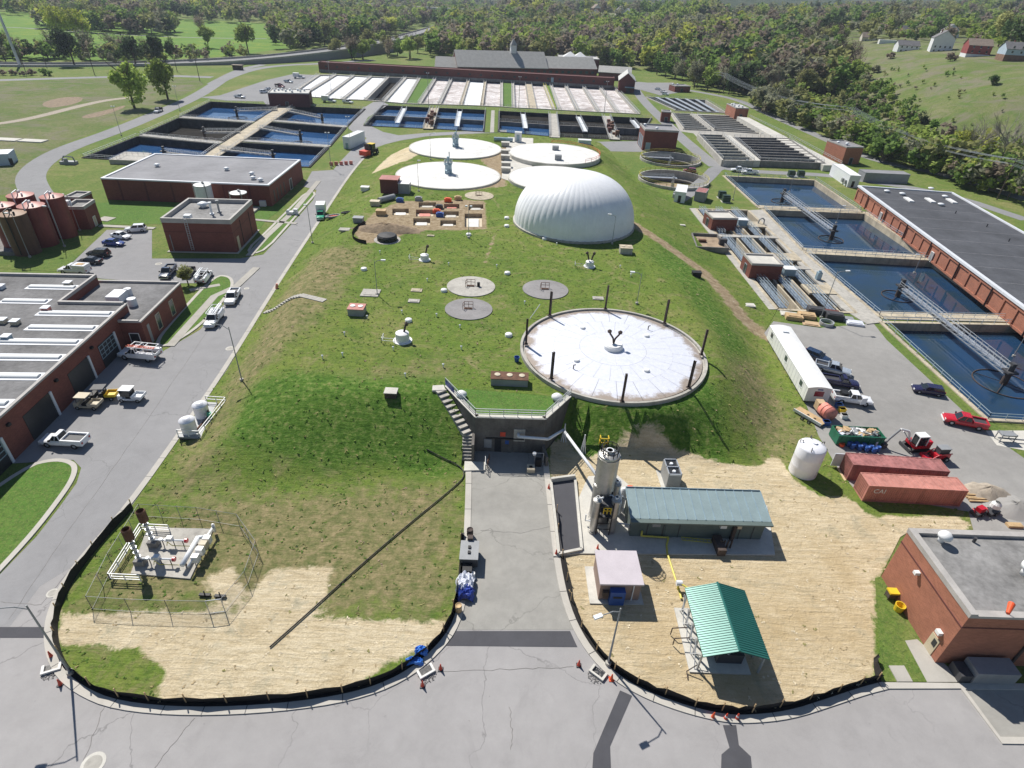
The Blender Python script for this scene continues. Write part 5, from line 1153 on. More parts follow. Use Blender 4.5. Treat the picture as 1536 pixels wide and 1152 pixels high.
def cabin(t,x0,x1,x2,x3,zb,zt,hb,ht,paint):
 """greenhouse: x0 rear base, x1 rear top, x2 front top, x3 front base; glass set into painted roof and pillars"""
 B =[V(x0,-hb,zb),V(x3,-hb,zb),V(x3,hb,zb),V(x0,hb,zb)]; T =[V(x1,-ht,zt),V(x2,-ht,zt),V(x2,ht,zt),V(x1,ht,zt)]
 mb =MB(); mb.v =[tuple(p) for p in B + T]
 for f in ((4,5,6,7),(0,1,5,4),(1,2,6,5),(2,3,7,6),(3,0,4,7)): mb.f.append(f); mb.m.append(0)
 mb.build('cab',paint,t)
 def ins(a,b,c,d,s,r):
  m =(a + b + c + d) / 4; return [m + (p - m) * V(1,1,1).x * s for p in (a,b,c,d)]
 def pane(nm,a,b,c,d,s=.84):
  m =(a + b + c + d) / 4; quadp(t,nm,'glass',[m + (p - m) * s for p in (a,b,c,d)],.025)
 pane('windscreen',B[1],B[2],T[2],T[1],.9); pane('rear_window',B[3],B[0],T[0],T[3],.84)
 for s in (0,1):
  b0,b1,t0,t1 =(B[0],B[1],T[0],T[1]) if s == 0 else (B[3],B[2],T[3],T[2])
  mid_b,mid_t =b0.lerp(b1,.48),t0.lerp(t1,.48)
  for q4 in ((b0,mid_b,mid_t,t0),(mid_b,b1,t1,mid_t)):
   if s: q4 =(q4[1],q4[0],q4[3],q4[2])
   pane('side_window',*q4,.8)
def lights(t,xf,xr,y,z):
 for s in (-1,1):
  MB().box(xf - .06,xf + .03,s * y - .2,s * y + .2,z - .1,z + .1).build('headlight','headlight',t); MB().box(xr - .03,xr + .06,s * y - .12,s * y + .12,z - .05,z + .25).build('taillight','taillight',t)
def car(kind,label,px,ang,paint,z=0.04,group=None,s=1.,p=None):
 """ang: heading in degrees in the world plan (0 = +x)"""
 p =G(*px,z) if p is None else p
 nm ={'sedan': 'parked_car','suv': 'parked_suv','pickup': 'pickup_truck','crew': 'pickup_truck','utility': 'utility_truck','wagon': 'parked_car','camper': 'pickup_truck','flatbed': 'flatbed_truck','box': 'box_truck','van': 'parked_van'}[kind]
 cat ={'parked_car': 'car','parked_suv': 'car','pickup_truck': 'pickup','utility_truck': 'truck','flatbed_truck': 'truck','box_truck': 'truck','parked_van': 'van'}[nm]
 t =thing(nm,label,cat,(p.x,p.y,z),math.radians(ang),group); t.scale =(s,s,s)
 if kind in ('sedan','wagon','suv'):
  L =2.35; hw =.9; up =.14 if kind == 'suv' else 0
  hood =.92 + up * 1.3; deck =(1.0 if kind == 'sedan' else .98) + up
  loft([(-L,.42,.62,.78 + up,.72,.6),(-L + .12,.28,.75,deck - .03,.86,.72),(-1.5,.24,.8,deck,hw,.78),(-.6,.22,.82,.96 + up,hw,.82),(.9,.22,.8,.94 + up,hw,.82),(1.7,.24,.72,hood - .1,.88,.74),(L - .15,.28,.66,hood - .22,.82,.66),(L,.4,.56,.62 + up,.7,.55)],paint,'body',t)
  top =1.45 if kind != 'suv' else 1.72
  if kind == 'sedan': cabin(t,-1.65,-1.0,.35,1.15,.93,top,.80,.62,paint)
  else: cabin(t,-2.15,-1.85,.3,1.1,.93 + up,top,.82,.68,paint)
  wheels(t,(-1.42,1.42),.8,.34 + up * .3,.22); lights(t,L - .06,-L + .05,.62,.68 + up)
  for sd in (-1,1): MB().box(.75,.95,sd * .98 - .1,sd * .98 + .1,.98 + up,1.12 + up).build('mirror',paint,t)
 else:
  L =2.85; hw =.98
  crew =kind in ('crew',)
  cx =-.55 if crew else .05
  if kind in ('flatbed','box'): L =3.6
  f0 =L
  loft([(-L if kind in ('pickup','crew','camper') else cx - .2,.5,.9,1.08,hw,hw * .94),(cx - .2,.45,.95,1.1,hw,hw * .92),(f0 - 1.75,.42,.95,1.1,hw,.88),(f0 - .5,.42,.9,1.04,.96,.82),(f0 - .08,.45,.8,.96,.9,.74),(f0,.5,.7,.86,.84,.66)],paint,'body',t)
  cabin(t,cx - .1,cx + .12,f0 - 2.15,f0 - 1.45,1.08,1.86,.86,.72,paint)
  if kind in ('pickup','crew','camper'):
   bed =MB(); bed.box(-L + .1,cx - .25,-.78,.78,1.085,1.10); bed.build('bed_floor','dark_grey',t)
   for sd in (-1,1): MB().box(-L,cx - .2,sd * .88 - .1,sd * .88 + .1,1.06,1.36).build('bed_side',paint,t)
   MB().box(-L - .02,-L + .1,-.78,.78,1.06,1.36).build('tailgate',paint,t); MB().box(cx - .3,cx - .2,-.78,.78,1.06,1.36).build('bed_front',paint,t)
   if kind == 'camper': MB().box(-L + .05,cx - .3,-.92,.92,1.38,1.95).build('bed_cap',paint,t); MB().box(-L + .6,cx - .9,-.5,.5,1.955,1.99).build('cap_hatch','wood',t)
  if kind == 'utility':
   MB().box(-L,cx - .3,-.6,.6,.7,.95).build('bed_floor','dark_grey',t)
   for sd in (-1,1): MB().box(-L,cx - .3,sd * .85 - .25,sd * .85 + .25,.62,1.5).build('tool_box',paint,t)
   MB().box(-L,-L + .1,-.6,.6,.7,1.3).build('tailgate',paint,t)
   mb =MB()
   for sd in (-1,1):
    mb.box(-L,f0 - 1.9,sd * .8 - .04,sd * .8 + .04,2.1,2.2)
    for x in (-L + .1,cx - .4): mb.box(x - .04,x + .04,sd * .8 - .04,sd * .8 + .04,1.5,2.1)
   for x in (-L + .1,-1.2,cx - .4,f0 - 2.): mb.box(x - .04,x + .04,-.8,.8,2.12,2.19)
   mb.build('ladder_rack','white_metal',t)
   mb =MB()
   for y in (.3,.7): mb.box(-L - .2,1.2,y - .03,y + .03,2.2,2.28)
   for i in range(11): mb.box(-L + i * .37,-L + i * .37 + .05,.3,.7,2.22,2.27)
   mb.build('ladder','orange' if 'ladder' in label else 'galv',t)
  if kind == 'flatbed': MB().box(-L,cx - .3,-1.1,1.1,.95,1.15).build('flat_deck','dark_grey',t); MB().box(cx - .4,cx - .3,-1.1,1.1,1.15,2.1).build('headboard','dark_grey',t); MB().box(-L + .3,cx - 1.,-.9,.9,1.15,1.7).build('load','brown_steel',t)
  if kind == 'box': MB().box(-L,cx - .15,-1.15,1.15,.9,3.1).build('cargo_box','white_paint',t)
  wheels(t,(-L + 1.1,f0 - 1.05),.86,.42,.28); lights(t,f0 - .05,-L + (0 if kind in ('pickup','crew','camper') else .02),.72,.85)
  MB().box(f0 - .04,f0 + .1,-.9,.9,.42,.62).build('bumper','galv' if paint != 'paint_red' else 'white_metal',t)
  for sd in (-1,1): MB().box(f0 - 1.75,f0 - 1.6,sd * 1.08 - .12,sd * 1.08 + .12,1.15,1.4).build('mirror','black',t)
 return t
def heading(a,b,z=0.):
 """direction of travel from two pixels (rear, front), degrees"""
 d =G(*b,z) - G(*a,z); return math.degrees(math.atan2(d.y,d.x))
# ================================================================ workshop on the left
H1,H2 =6.0,4.6
e0,e1 =G(2,624,H1),G(190,456,H1)             # front eave, near to far
fr =Fr(e0,e1); ang =fr.rz
t =thing('workshop_building','large brick workshop with a worn grey roof, rows of skylights and garage doors','building',(e0.x,e0.y,0),ang)
inv =ROOTM[t.name].inverted(); L =fr.w
def W2(px,z=H1): p =inv @ G(*px,z); return p.x,p.y
xa,ya =W2((92,455)); xb,yb =W2((148,415)); xc,yc =W2((48,412)); ystep =ya
BACK =34.
LO =-24.
foot =[(LO,0),(L,0),(L,ystep),(xb,ystep),(xb,BACK),(LO,BACK)]
xb =max(xb,L + 5); foot =[(LO,0),(L,0),(L,ystep),(xb,ystep),(xb,BACK),(LO,BACK)]
MB().prism(foot,0,H1 - .06).build('wall','brick',t)
rf =MB().prism([(LO,.4),(L - .4,.4),(L - .4,ystep + .4),(xb - .4,ystep + .4),(xb - .4,BACK - .4),(LO,BACK - .4)],H1 - .05,H1).build('roof','roof_shop',t)
mb =MB()
for a in ((LO,L + .05,-.05,.4),(L - .4,L + .05,.4,ystep),(L - .4,xb + .05,ystep,ystep + .4),(xb - .4,xb + .05,ystep + .4,BACK),(LO,xb - .4,BACK - .4,BACK + .05)): mb.box(*a,H1 - .15,H1 + (.12 if a[3] == .4 else .45))
mb.build('parapet','coping',t)
def skyl(x0,x1,y):
 """glazed barrel with white flashing along the roof depth"""
 o =MB().box(x0 - .45,x1 + .45,y[0] - .45,y[1] + .45,H1,H1 + .06).build('skylight','coping_white',rf)
 m =MB(); k =8; xm =(x0 + x1) / 2; w =(x1 - x0) / 2
 for i in range(k):
  a0,a1 =PI * i / k,PI * (i + 1) / k
  p =[V(xm - w * math.cos(a),0,H1 + .1 + w * .5 * math.sin(a)) for a in (a0,a1)]
  m.face([V(p[0].x,y[0],p[0].z),V(p[1].x,y[0],p[1].z),V(p[1].x,y[1],p[1].z),V(p[0].x,y[1],p[0].z)][::-1])
 for yy in (y[0],y[1]): m.face([V(xm - w * math.cos(PI * i / k),yy,H1 + .1 + w * .5 * math.sin(PI * i / k)) for i in range(k + 1)])
 m.build('glazing','skylight',o)
for a,b in (((46,430),(112,432)),((8,450),(68,454)),((62,469),(165,472)),((47,490),(140,494)),((4,510),(114,516)),((-40,532),(87,540)),((-80,562),(57,567)),((-160,602),(8,608))):
 pa,pb =W2(a),W2(b); skyl(min(pa[0],pb[0]) * .5 + max(pa[0],pb[0]) * .5 - .5,(pa[0] + pb[0]) / 2 + .5,(min(pa[1],pb[1]),max(pa[1],pb[1])))
for px,m in (((103,428),'beige'),((70,466),'pink'),((11,509),'teal_steel'),((24,486),'beige'),((5,484),'beige'),((2,433),'coping_white')):
 x,y =W2(px); o =MB().box(x - .5,x + .5,y - .5,y + .5,H1,H1 + .6).build('roof_unit',m,rf); MB().box(x - .6,x + .6,y - .6,y + .6,H1 + .6,H1 + .7).build('cap','coping_white',o)
def onwall(px,z): return (inv @ G(px[0],px[1],z)).x
for x0,x1,mt,lb in ((L - 10.5,L - 6.0,'closed',''),(L - 18.5,L - 13.5,'open',''),(L - 28.5,L - 23.,'open',''),(L - 38,L - 33,'closed','')):
 o =MB().box(x0,x1,-.06,.05,0,3.9).build('garage_door','door_dark',t)
 MB().box(x1 - .02,x1 + .35,-.2,.02,0,3.9).build('door_jamb','coping_white',o)
 if mt == 'closed':
  m =MB()
  for i in range(5): m.box(x0 + .1 + i * (x1 - x0 - .2) / 4 - .05,x0 + .1 + i * (x1 - x0 - .2) / 4 + .05,-.1,-.05,1.6,3.7)
  for i in range(4): m.box(x0,x1,-.1,-.05,1.6 + i * .7 - .05,1.6 + i * .7 + .05)
  m.build('door_frame','teal_steel',o)
for x in (L - 2.5,L - 12,L - 21,L - 31): MB().box(x - .25,x + .25,-.35,.02,4.4,4.75).build('wall_lamp','black',t)
A =G(211,483.5,H2); B =G(271,425,H2); f =Fr(A,B); an =thing('workshop_annex','lower brick annex with tall windows at the end of the workshop','building',f.loc,f.rz)
p =ROOTM[an.name].inverted() @ G(152,421,H2); d =max(p.y,14) + 3
add_box(an,'wall',0,f.w,0,d,0,H2 - .05,'brick'); arf =add_box(an,'roof',.35,f.w - .35,.35,d,H2 - .05,H2,'roof_shop')
mb =MB(); mb.box(-.05,f.w + .05,-.05,.35,H2 - .1,H2 + .15); mb.box(f.w - .35,f.w + .05,.35,d,H2 - .1,H2 + .4); mb.box(-.05,.35,.35,d,H2 - .1,H2 + .3); mb.build('parapet','coping',an)
for x in (f.w * .28,f.w * .62): window(an,'s',x,x + 1.3,.9,3.6,f.w,d,'window_pane','beige',.05)
window(an,'s',f.w * .08,f.w * .08 + .7,.1,3.4,f.w,d,'grey_paint',None,.05,'door'); window(an,'w',1.0,2.4,.1,2.5,f.w,d,'door_dark','white_paint',.06,'door')
ai =ROOTM[an.name].inverted()
for px,s in (((178,450),(1.6,1.1,1.3)),((194,443),(.6,.6,1.3)),((200,458),(.7,.7,1.3))):
 q0 =ai @ G(*px,H2); mb =MB(); mb.box(q0.x - s[0],q0.x + s[0],q0.y - s[1],q0.y + s[1],H2,H2 + s[2]) if s[0] > 1 else mb.cyl((q0.x,q0.y,H2),(q0.x,q0.y,H2 + s[2]),s[0],n=14); mb.build('roof_unit','coping_white',arf)
add_box(an,'rear_canopy',f.w * .35,f.w * .9,d + .05,d + 6,2.8,3.1,'roof_dark')
f =Fr(G(242,333,6.8),G(346,335.5,6.8),C=G(383,305,6.8)); t,rf =flat_building('control_building','square flat roofed brick building with a wall ladder and two flue pipes',f,6.8,'brick','roof_worn','coping',.9,.45)
for px,m,r,h in (((305,310),'white_metal',.9,.8),): q0 =ROOTM[t.name].inverted() @ G(*px,6.9); vent(rf,q0.x,q0.y,6.8,1.2,1.2)
for px,m in (((318,321),'white_metal'),((329,318),'grey_paint')):
 q0 =ROOTM[t.name].inverted() @ G(*px,6.9); mb =MB(); mb.cyl((q0.x,q0.y,6.8),(q0.x,q0.y,9.4),.22,n=10); mb.cyl((q0.x,q0.y,6.8),(q0.x,q0.y,7.1),.5,n=10); mb.cyl((q0.x,q0.y,9.2),(q0.x,q0.y,9.6),.4,n=10); mb.build('flue_pipe',m,rf)
q0 =ROOTM[t.name].inverted() @ G(288,327,6.8); x =q0.x; add_box(t,'roof_hatch',x - .6,x + .8,.5,1.8,6.8,8.2,'white_metal')
mb =MB()
for s in (-.3,.3): mb.box(x + s - .04,x + s + .04,-.3,-.2,.6,8.)
for i in range(18): mb.box(x - .3,x + .3,-.28,-.22,.8 + i * .4,.86 + i * .4)
mb.build('wall_ladder','galv',t)
window(t,'e',1.5,2.7,.1,3.2,f.w,f.d,'door_cream',None,.06,'door'); window(t,'e',5,5.15,.1,6,f.w,f.d,'black',None,.1,'downpipe'); window(t,'e',11,11.15,.1,6,f.w,f.d,'black',None,.1,'downpipe')
add_box(t,'wall_pipe',1.0,1.12,-.2,-.08,0,4,'grey_paint'); add_box(t,'brick_band',-.03,f.w + .03,-.03,f.d + .03,4.6,4.75,'brick_dark'); add_box(t,'plinth',-.4,f.w + .4,-.4,f.d + .4,0,.16,'kerb')
f =Fr(G(151,268,5.6),G(403,278.5,5.6),C=G(455,240.5,5.6)); t,rf =flat_building('long_brick_building','long low brick building with a smooth grey roof and white edging',f,5.6,'brick','roof_grey','coping_white',.22,.6)
iv =ROOTM[t.name].inverted()
for px in ((236,249.5),(340,255),(380,268.5),(391,271.5),(378,262)): q0 =iv @ G(*px,5.7); vent(rf,q0.x,q0.y,5.6,.8,.9)
for y in (2.5,5.2,8,11): window(t,'e',y,y + .7,.6,3.6,f.w,f.d,'door_dark',None,.05)
window(t,'e',16,18,.1,3,f.w,f.d,'door_dark','white_paint',.06,'door'); add_box(t,'meter_box',f.w * .93,f.w * .93 + 1.6,-.8,-.02,.1,1.6,'white_metal')
for i in range(6): add_box(t,'brick_pier',f.w * (i + .6) / 6.4,f.w * (i + .6) / 6.4 + .4,-.08,.02,0,5.3,'brick_dark')
def silo(label,px,r,h,wall,top,rails=True,name='storage_tank',z=0.,group=None,dome=.35,ztop_px=None):
 p =G(*px,h); t =thing(name,label,'tank',(p.x,p.y,z),0,group)
 smooth_by_angle(MB().lathe([(r,0),(r,h * .33),(r,h * .66),(r,h)],n=36).build('shell',wall,t))
 smooth_by_angle(MB().lathe([(r + .06,h - .1),(r + .06,h + .06),(r * .6,h + dome * .7),(r * .15,h + dome),(.01,h + dome)],n=36).build('top',top,t))
 if rails:
  mb =MB(); mb.cyl((r * .1,0,h + dome),(r * .1,0,h + dome + .5),.3,n=10); mb.tube([V(r * .4,-r * .5,h),V(r * .4,-r * .5,h + .9),V(r * .7,-r * .8,h + .9),V(r * .72,-r * .82,0)],.09,6); mb.build('vent_pipe','grey_paint',t)
  mb =MB(); a =-2.2; cx,cy =math.cos(a) * (r + .3),math.sin(a) * (r + .3); ux,uy =-math.sin(a) * .25,math.cos(a) * .25
  for s in (-1,1): mb.cyl((cx + ux * s,cy + uy * s,0),(cx + ux * s,cy + uy * s,h + .9),.04,n=4)
  for i in range(int(h / .5)): mb.cyl((cx - ux,cy - uy,.3 + i * .5),(cx + ux,cy + uy,.3 + i * .5),.03,n=4)
  mb.build('ladder','galv',t)
 return t
silo('pale metal silo standing against the long brick building',(303,277),2.1,6.5,'white_metal','white_paint'); silo('maroon round tank with a white top behind the square brick building',(357,289),2.1,5.0,'brick_dark','white_paint')
MB().box(-87.5,-70.5,152.2,158.6,0,.5).build('tank_plinth','concrete')
struct(bpy.data.objects['tank_plinth'])
g ='red storage tanks'
def tank_top(px,h): return G(*px,h)
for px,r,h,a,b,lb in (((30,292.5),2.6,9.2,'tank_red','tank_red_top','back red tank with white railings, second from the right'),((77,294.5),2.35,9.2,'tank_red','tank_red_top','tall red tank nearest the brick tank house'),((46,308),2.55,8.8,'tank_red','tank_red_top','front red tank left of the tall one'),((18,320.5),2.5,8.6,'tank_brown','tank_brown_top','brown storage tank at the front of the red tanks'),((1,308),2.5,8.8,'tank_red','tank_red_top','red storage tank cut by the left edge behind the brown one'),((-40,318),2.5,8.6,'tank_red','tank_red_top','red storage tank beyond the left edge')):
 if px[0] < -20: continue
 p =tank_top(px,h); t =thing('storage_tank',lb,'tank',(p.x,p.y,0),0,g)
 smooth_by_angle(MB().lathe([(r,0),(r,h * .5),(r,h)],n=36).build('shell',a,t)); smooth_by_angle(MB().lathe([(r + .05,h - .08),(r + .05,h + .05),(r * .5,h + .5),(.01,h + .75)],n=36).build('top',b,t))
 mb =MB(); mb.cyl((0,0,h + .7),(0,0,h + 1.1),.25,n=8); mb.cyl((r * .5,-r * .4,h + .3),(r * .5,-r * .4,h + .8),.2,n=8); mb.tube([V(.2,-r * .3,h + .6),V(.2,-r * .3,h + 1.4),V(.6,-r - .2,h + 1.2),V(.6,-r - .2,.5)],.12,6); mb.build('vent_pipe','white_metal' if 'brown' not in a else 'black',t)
mb =MB(); pts =chaikin([G(-40,378),G(30,386),(G(62,372)),(G(92,350)),G(122,338)],2); ribbon(mb,pts,-.15,.15,0,.9); solo(mb,'bund_wall','concrete_dark','low dark bund wall around the red tanks','wall')
sheet('bund_floor',PX([(-60,375),(30,384),(62,370),(92,349),(118,335),(100,318),(-60,330)]),.05,'concrete_dark')
f =Fr(G(97,313.5,5),G(126,313.5,5),C=G(144,302.5,5)); t,rf =flat_building('tank_house','small flat brick house beside the tall red tank',f,5,'brick','roof_worn','coping',.6,.35); window(t,'e',f.d * .4,f.d * .4 + 1.1,.1,2.3,f.w,f.d,'beige','white_paint',.06,'door')
q0 =ROOTM[t.name].inverted() @ G(102,307,5.3); add_box(rf,'roof_unit',q0.x - .8,q0.x + .6,q0.y - .6,q0.y + .6,5,6.3,'white_metal')
f =Fr(G(96,297,4.5),G(119,298,4.5),5); flat_building('tank_annex','low brick annex behind the small tank house',f,4.5,'brick','roof_worn','coping',.4)
def lamp(label,base,h=8.5,arm=(1.6,0),z=None,mat='grey_paint',group='lamp posts',p=None,head='cobra',r=.09):
 p =p if p is not None else (GM(*base) if z is None else G(*base,z)); t =thing('lamp_post',label,'lamp post',tuple(p),0,group)
 MB().cyl((0,0,0),(0,0,.35),.28,n=10).build('base','concrete',t); MB().cyl((0,0,.35),(0,0,h),r,r * .6,8).build('pole',mat,t)
 ax,ay =arm; L =math.hypot(ax,ay)
 if L > .05:
  MB().tube([V(0,0,h - .5),V(ax * .35,ay * .35,h - .05),V(ax,ay,h + .05)],.05,6).build('arm',mat,t); mb =MB(); rz =math.atan2(ay,ax); M =Matrix.Translation((ax,ay,h)) @ Matrix.Rotation(rz,4,'Z')
  mb.box(-.25,.55,-.18,.18,0,.18,M); mb.box(-.15,.4,-.13,.13,-.08,0,M); mb.build('lamp_head','white_metal',t)
 else:
  mb =MB(); [mb.box(s * .5 - .25,s * .5 + .25,-.2,.2,h,h + .25) for s in (-1,1)]; mb.build('lamp_head','white_metal',t)
 return t
lamp('lamp post on the grass edge of the side road beside the workshop yard',(363,571),9,(-2.4,.6)); lamp('lamp post on the kerb beside the green box truck',(469,365),9,(-.2,0)); lamp('lamp post in front of the brown tank',(45,386),9.5,(-.9,0),.05); lamp('lamp post in front of the tall red tank',(97,370),9,(-.9,0),.05)
lamp('lamp post beside the dark brick tank wall, right of the tanks',(120,346),8.5,(-.9,0),.05); lamp('lamp post on the verge of the far left road, nearer',(182,203),10,(.05,0),.05); lamp('lamp post on the verge of the far left road, farther',(270,166),10,(.05,0),.05)
lamp('lamp post on the grass beside the white site box',(526,223),11,(0,0),.05); lamp('lamp post beside the barrier by the left basins',(497,252),11,(0,0),.05)
for x,y,lb in ((497,138,'tall lamp mast among the white foaming lanes, leftmost'),(643,158,'tall lamp mast with twin heads in front of the foaming lanes'),(778,163,'tall lamp mast in front of the brown lanes'),(906,170,'tall lamp mast at the right end of the brown lanes')): lamp(lb,(x,y),15,(0,0),.1,r=.14)
lamp('lamp post beside the transformers at the channel',(1099,300),9,(.9,.2),.05); lamp('leaning lamp post at the near end of the channels',(1231,477),10,(1.8,.1),.05); lamp('lamp post on the wall of the third basin',(1371,410),4.5,(-.8,.1),.2); lamp('lamp post on the nearest bridge',(1520,535),4.5,(1.2,.1),.2)
for px,lb in (((1184,288),'small lamp post beside the farthest right drive'),((1254,335),'small lamp post beside the second right drive'),((1137,218),'lamp post on the raised filter basin walkway'),((1113,262),'lamp post behind the two white pickups')): lamp(lb,px,5,(.5,0),.2)
P ='vehicles parked in the left yard'; D =heading
car('suv','white suv at the back of the parked row by the path',(205,347),D((213,344),(195,345)),'paint_white',group=P); car('sedan','white sedan parked between the white suv and the blue car',(182.5,357),D((170,354),(196,358)),'paint_white',group=P)
car('sedan','blue sedan in the parked row',(171.5,367.5),D((158,366),(184,368)),'paint_blue',group=P); car('suv','black suv in the parked row beside the blue car',(149.5,384),D((165,384),(137,383)),'paint_black',group=P)
car('sedan','black sedan in the parked row next to the white pickup',(136.5,395),D((152,395),(122,394)),'paint_black',group=P); car('camper','white pickup with a capped bed at the front of the parked row',(114,409.5),D((138,411),(92,408)),'paint_white',group=P,s=1.05)
car('pickup','dark blue pickup parked behind the workshop annex',(253,412.5),D((262,402),(246,421)),'paint_navy',group=P); car('sedan','black car between the blue pickup and the white service truck',(283.5,412),D((290,405),(280,418)),'paint_black',group=P)
car('utility','white service truck with open side boxes parked by the lawn path',(307.5,420),D((298,432),(316,408)),'paint_white',group=P); car('crew','white crew cab pickup parked along the kerb, farther of the two',(350,450),D((358,437),(344,462)),'paint_white',group=P)
car('utility','white utility truck with a rack parked along the kerb, nearer of the two',(322,483),D((334,466),(310,500)),'paint_white',group=P); car('utility','white utility truck with orange ladder backed to the garage',(212,537),D((240,540),(182,534)),'paint_white',group=P,s=1.12)
car('pickup','white pickup with a bed toolbox at the near garage door',(100,666),D((135,668),(68,664)),'paint_white',group=P); car('flatbed','white flatbed truck driving on the far left road',(238,168),D((246,162),(230,170)),'paint_white',group='vehicles on the far road')
car('box','green cabbed box truck on the side road beside the dinghy',(482,325),D((486,305),(479,335)),'paint_green',group='vehicles on the side road',s=1.0)
for i,(px,a,b,k,pt,lb) in enumerate((((360,147),(354,147),(366,148),'crew','paint_white','white pickup at the corner of the left basins'),((396,139.5),(386,140),(404,139),'suv','paint_white','white suv beside the dark brick hut, nearer'),((403,135),(393,136),(412,134),'sedan','paint_white','white sedan beside the dark brick hut, farther'),((433,124),(424,123),(443,125),'pickup','paint_silver','silver pickup beside the white lorry'),((449,117.5),(438,117),(459,118),'box','paint_white','white box lorry in the far yard'),((420,131),(415,130),(427,132),'flatbed','paint_maroon','rusty red flatbed in the far yard'),
  ((522,155),(513,154),(531,156),'crew','paint_white','white pickup in front of the dark lane'),((494,153.5),(488,153),(503,154),'box','paint_white','small white box trailer truck in front of the foaming lanes'),
  ((987,135),(980,134),(993,136),'sedan','paint_silver','silver car in the far car park, leftmost'),((995,139),(988,138),(1001,140),'sedan','paint_white','white car in the far car park, middle'),((998,142.5),(991,141),(1004,143),'suv','paint_white','white suv in the far car park, nearest the filter basin'),
  ((1108,257.5),(1120,258),(1098,257),'crew','paint_white','white pickup beyond the farthest right basin, left of the pair'),((1124,261),(1138,262),(1112,260),'crew','paint_white','white pickup beyond the farthest right basin, right of the pair'),((1034,259),(1040,260),(1028,259),'suv','paint_maroon','maroon suv between the round clarifiers'))):
 car(k,lb,px,D(a,b),pt,group='vehicles far off in the plant')
def cart(label,px,ang,body,roof,dump=None,cab=False):
 p =G(*px,.04); t =thing('utility_cart',label,'cart',(p.x,p.y,.04),math.radians(ang),'carts by the garage')
 MB().box(-1.3,1.4,-.62,.62,.32,.55).build('chassis',body,t); MB().box(.85,1.4,-.58,.58,.55,.95).build('nose',body,t); MB().box(-.15,.4,-.55,.55,.55,.85).build('seat','black',t); MB().box(-.25,-.12,-.55,.55,.8,1.25).build('backrest','black',t)
 mb =MB(); [mb.cyl((x,s * .55,.55),(x * .9,s * .52,1.75),.03,n=4) for x in (.95,-.2) for s in (-1,1)]; mb.build('roof_post','black',t); MB().box(-.45,1.05,-.62,.62,1.75,1.83).build('roof',roof,t)
 if cab: MB().box(-.2,.95,-.6,.6,.9,1.72).build('windscreen','glass',t)
 b =MB(); b.box(-1.6,-.35,-.68,.68,.62,.68); [b.box(-1.6,-.35,s * .66 - .03,s * .66 + .03,.68,.98) for s in (-1,1)]; b.box(-1.63,-1.57,-.68,.68,.68,.98); b.box(-.38,-.32,-.68,.68,.68,.98); b.build('cargo_bed',dump or body,t)
 wheels(t,(-1.0,1.0),.55,.26,.2); t.scale =(1.15,1.15,1.15); return t
cart('beige roofed golf cart with an open bed by the garage',(134,611),D((145,611),(120,610)),'beige','beige'); cart('utility cart with a dark roof and yellow dump bed',(158,598),D((172,597),(146,598)),'black','dark_grey','yellow')
cart('tiny white truck cart with a flat bed in the workshop yard',(199,600),D((215,601),(186,600)),'paint_white','white_paint','white_metal',True)
a,b =GM(272,657),GM(310,655); f =Fr(GM(273,659),GM(311,657)); p =GM(290,645); c =G(278,655,.2); dirv =(G(322,605,.5) - G(281,655,.5)); dirv.z =0; L =dirv.length
t =thing('dosing_skid','white dosing skid with two plastic tanks and handrails on the roadside grass','skid',(c.x,c.y,.1),math.atan2(dirv.y,dirv.x));
MB().box(-.8,L - .5,-2.6,.5,.5,.7).build('deck','grey_paint',t); MB().box(-.7,L - .6,-2.5,.4,.0,.5).build('base','dark_grey',t)
mb =MB(); rail(mb,[V(L - .6,.4,.7),V(L - .6,-2.5,.7),V(-.7,-2.5,.7),V(-.7,.4,.7)],1.1,.06,1.6); mb.build('handrail','white_paint',t)
for x in (.5,L * .52): MB().lathe([(.95,.7),(.95,2.5),(1.,2.52),(1.,2.62),(.55,2.72),(.5,2.9),(.01,2.92)],(x,-.55,0),24).build('plastic_tank','tank_plastic',t,True);
MB().cyl((L * .45,-1.9,.7),(L * .45,-1.9,1.7),.3,n=12).build('motor','paint_green',t); MB().tube([V(.6,-1.4,.9),V(L * .5,-1.6,.9),V(L * .5,-1.6,1.8)],.12).build('pipework','rust',t)
p =GM(500,326); t =thing('orange_dinghy','orange and grey inflatable dinghy lying on the verge','boat',tuple(p),.6)
mb =MB(); n =22; pts =[V(1.9 * math.cos(2 * PI * i / n),.85 * math.sin(2 * PI * i / n),.32) for i in range(n + 1)]; mb.tube(pts,.3,8); mb.build('tube','grey_paint',t,True); MB().box(-1.4,1.4,-.55,.55,.2,.34).build('floor','orange',t)
p =GM(520,320); t =thing('black_dinghy','small dark inflatable dinghy on the grass','boat',tuple(p),.5); mb =MB(); pts =[V(1.3 * math.cos(2 * PI * i / 18),.55 * math.sin(2 * PI * i / 18),.24) for i in range(19)]; mb.tube(pts,.22,6); mb.build('tube','dark_grey',t,True); MB().box(-1,1,-.4,.4,.1,.2).build('floor','black',t)
f =Fr(G(512,214,0),G(525,220,0)); f =Fr(G(513,219),G(524,220.5),11); t,rf =flat_building('site_container','white steel site box on the grass beside the left basins',Fr(G(513.5,205,4.2),G(524,206,4.2),13),4.2,'white_metal','white_paint','white_metal',.05,.1,'container')
window(t,'s',1,2.0,.1,2.1,4,13,'teal_steel',None,.05,'door')
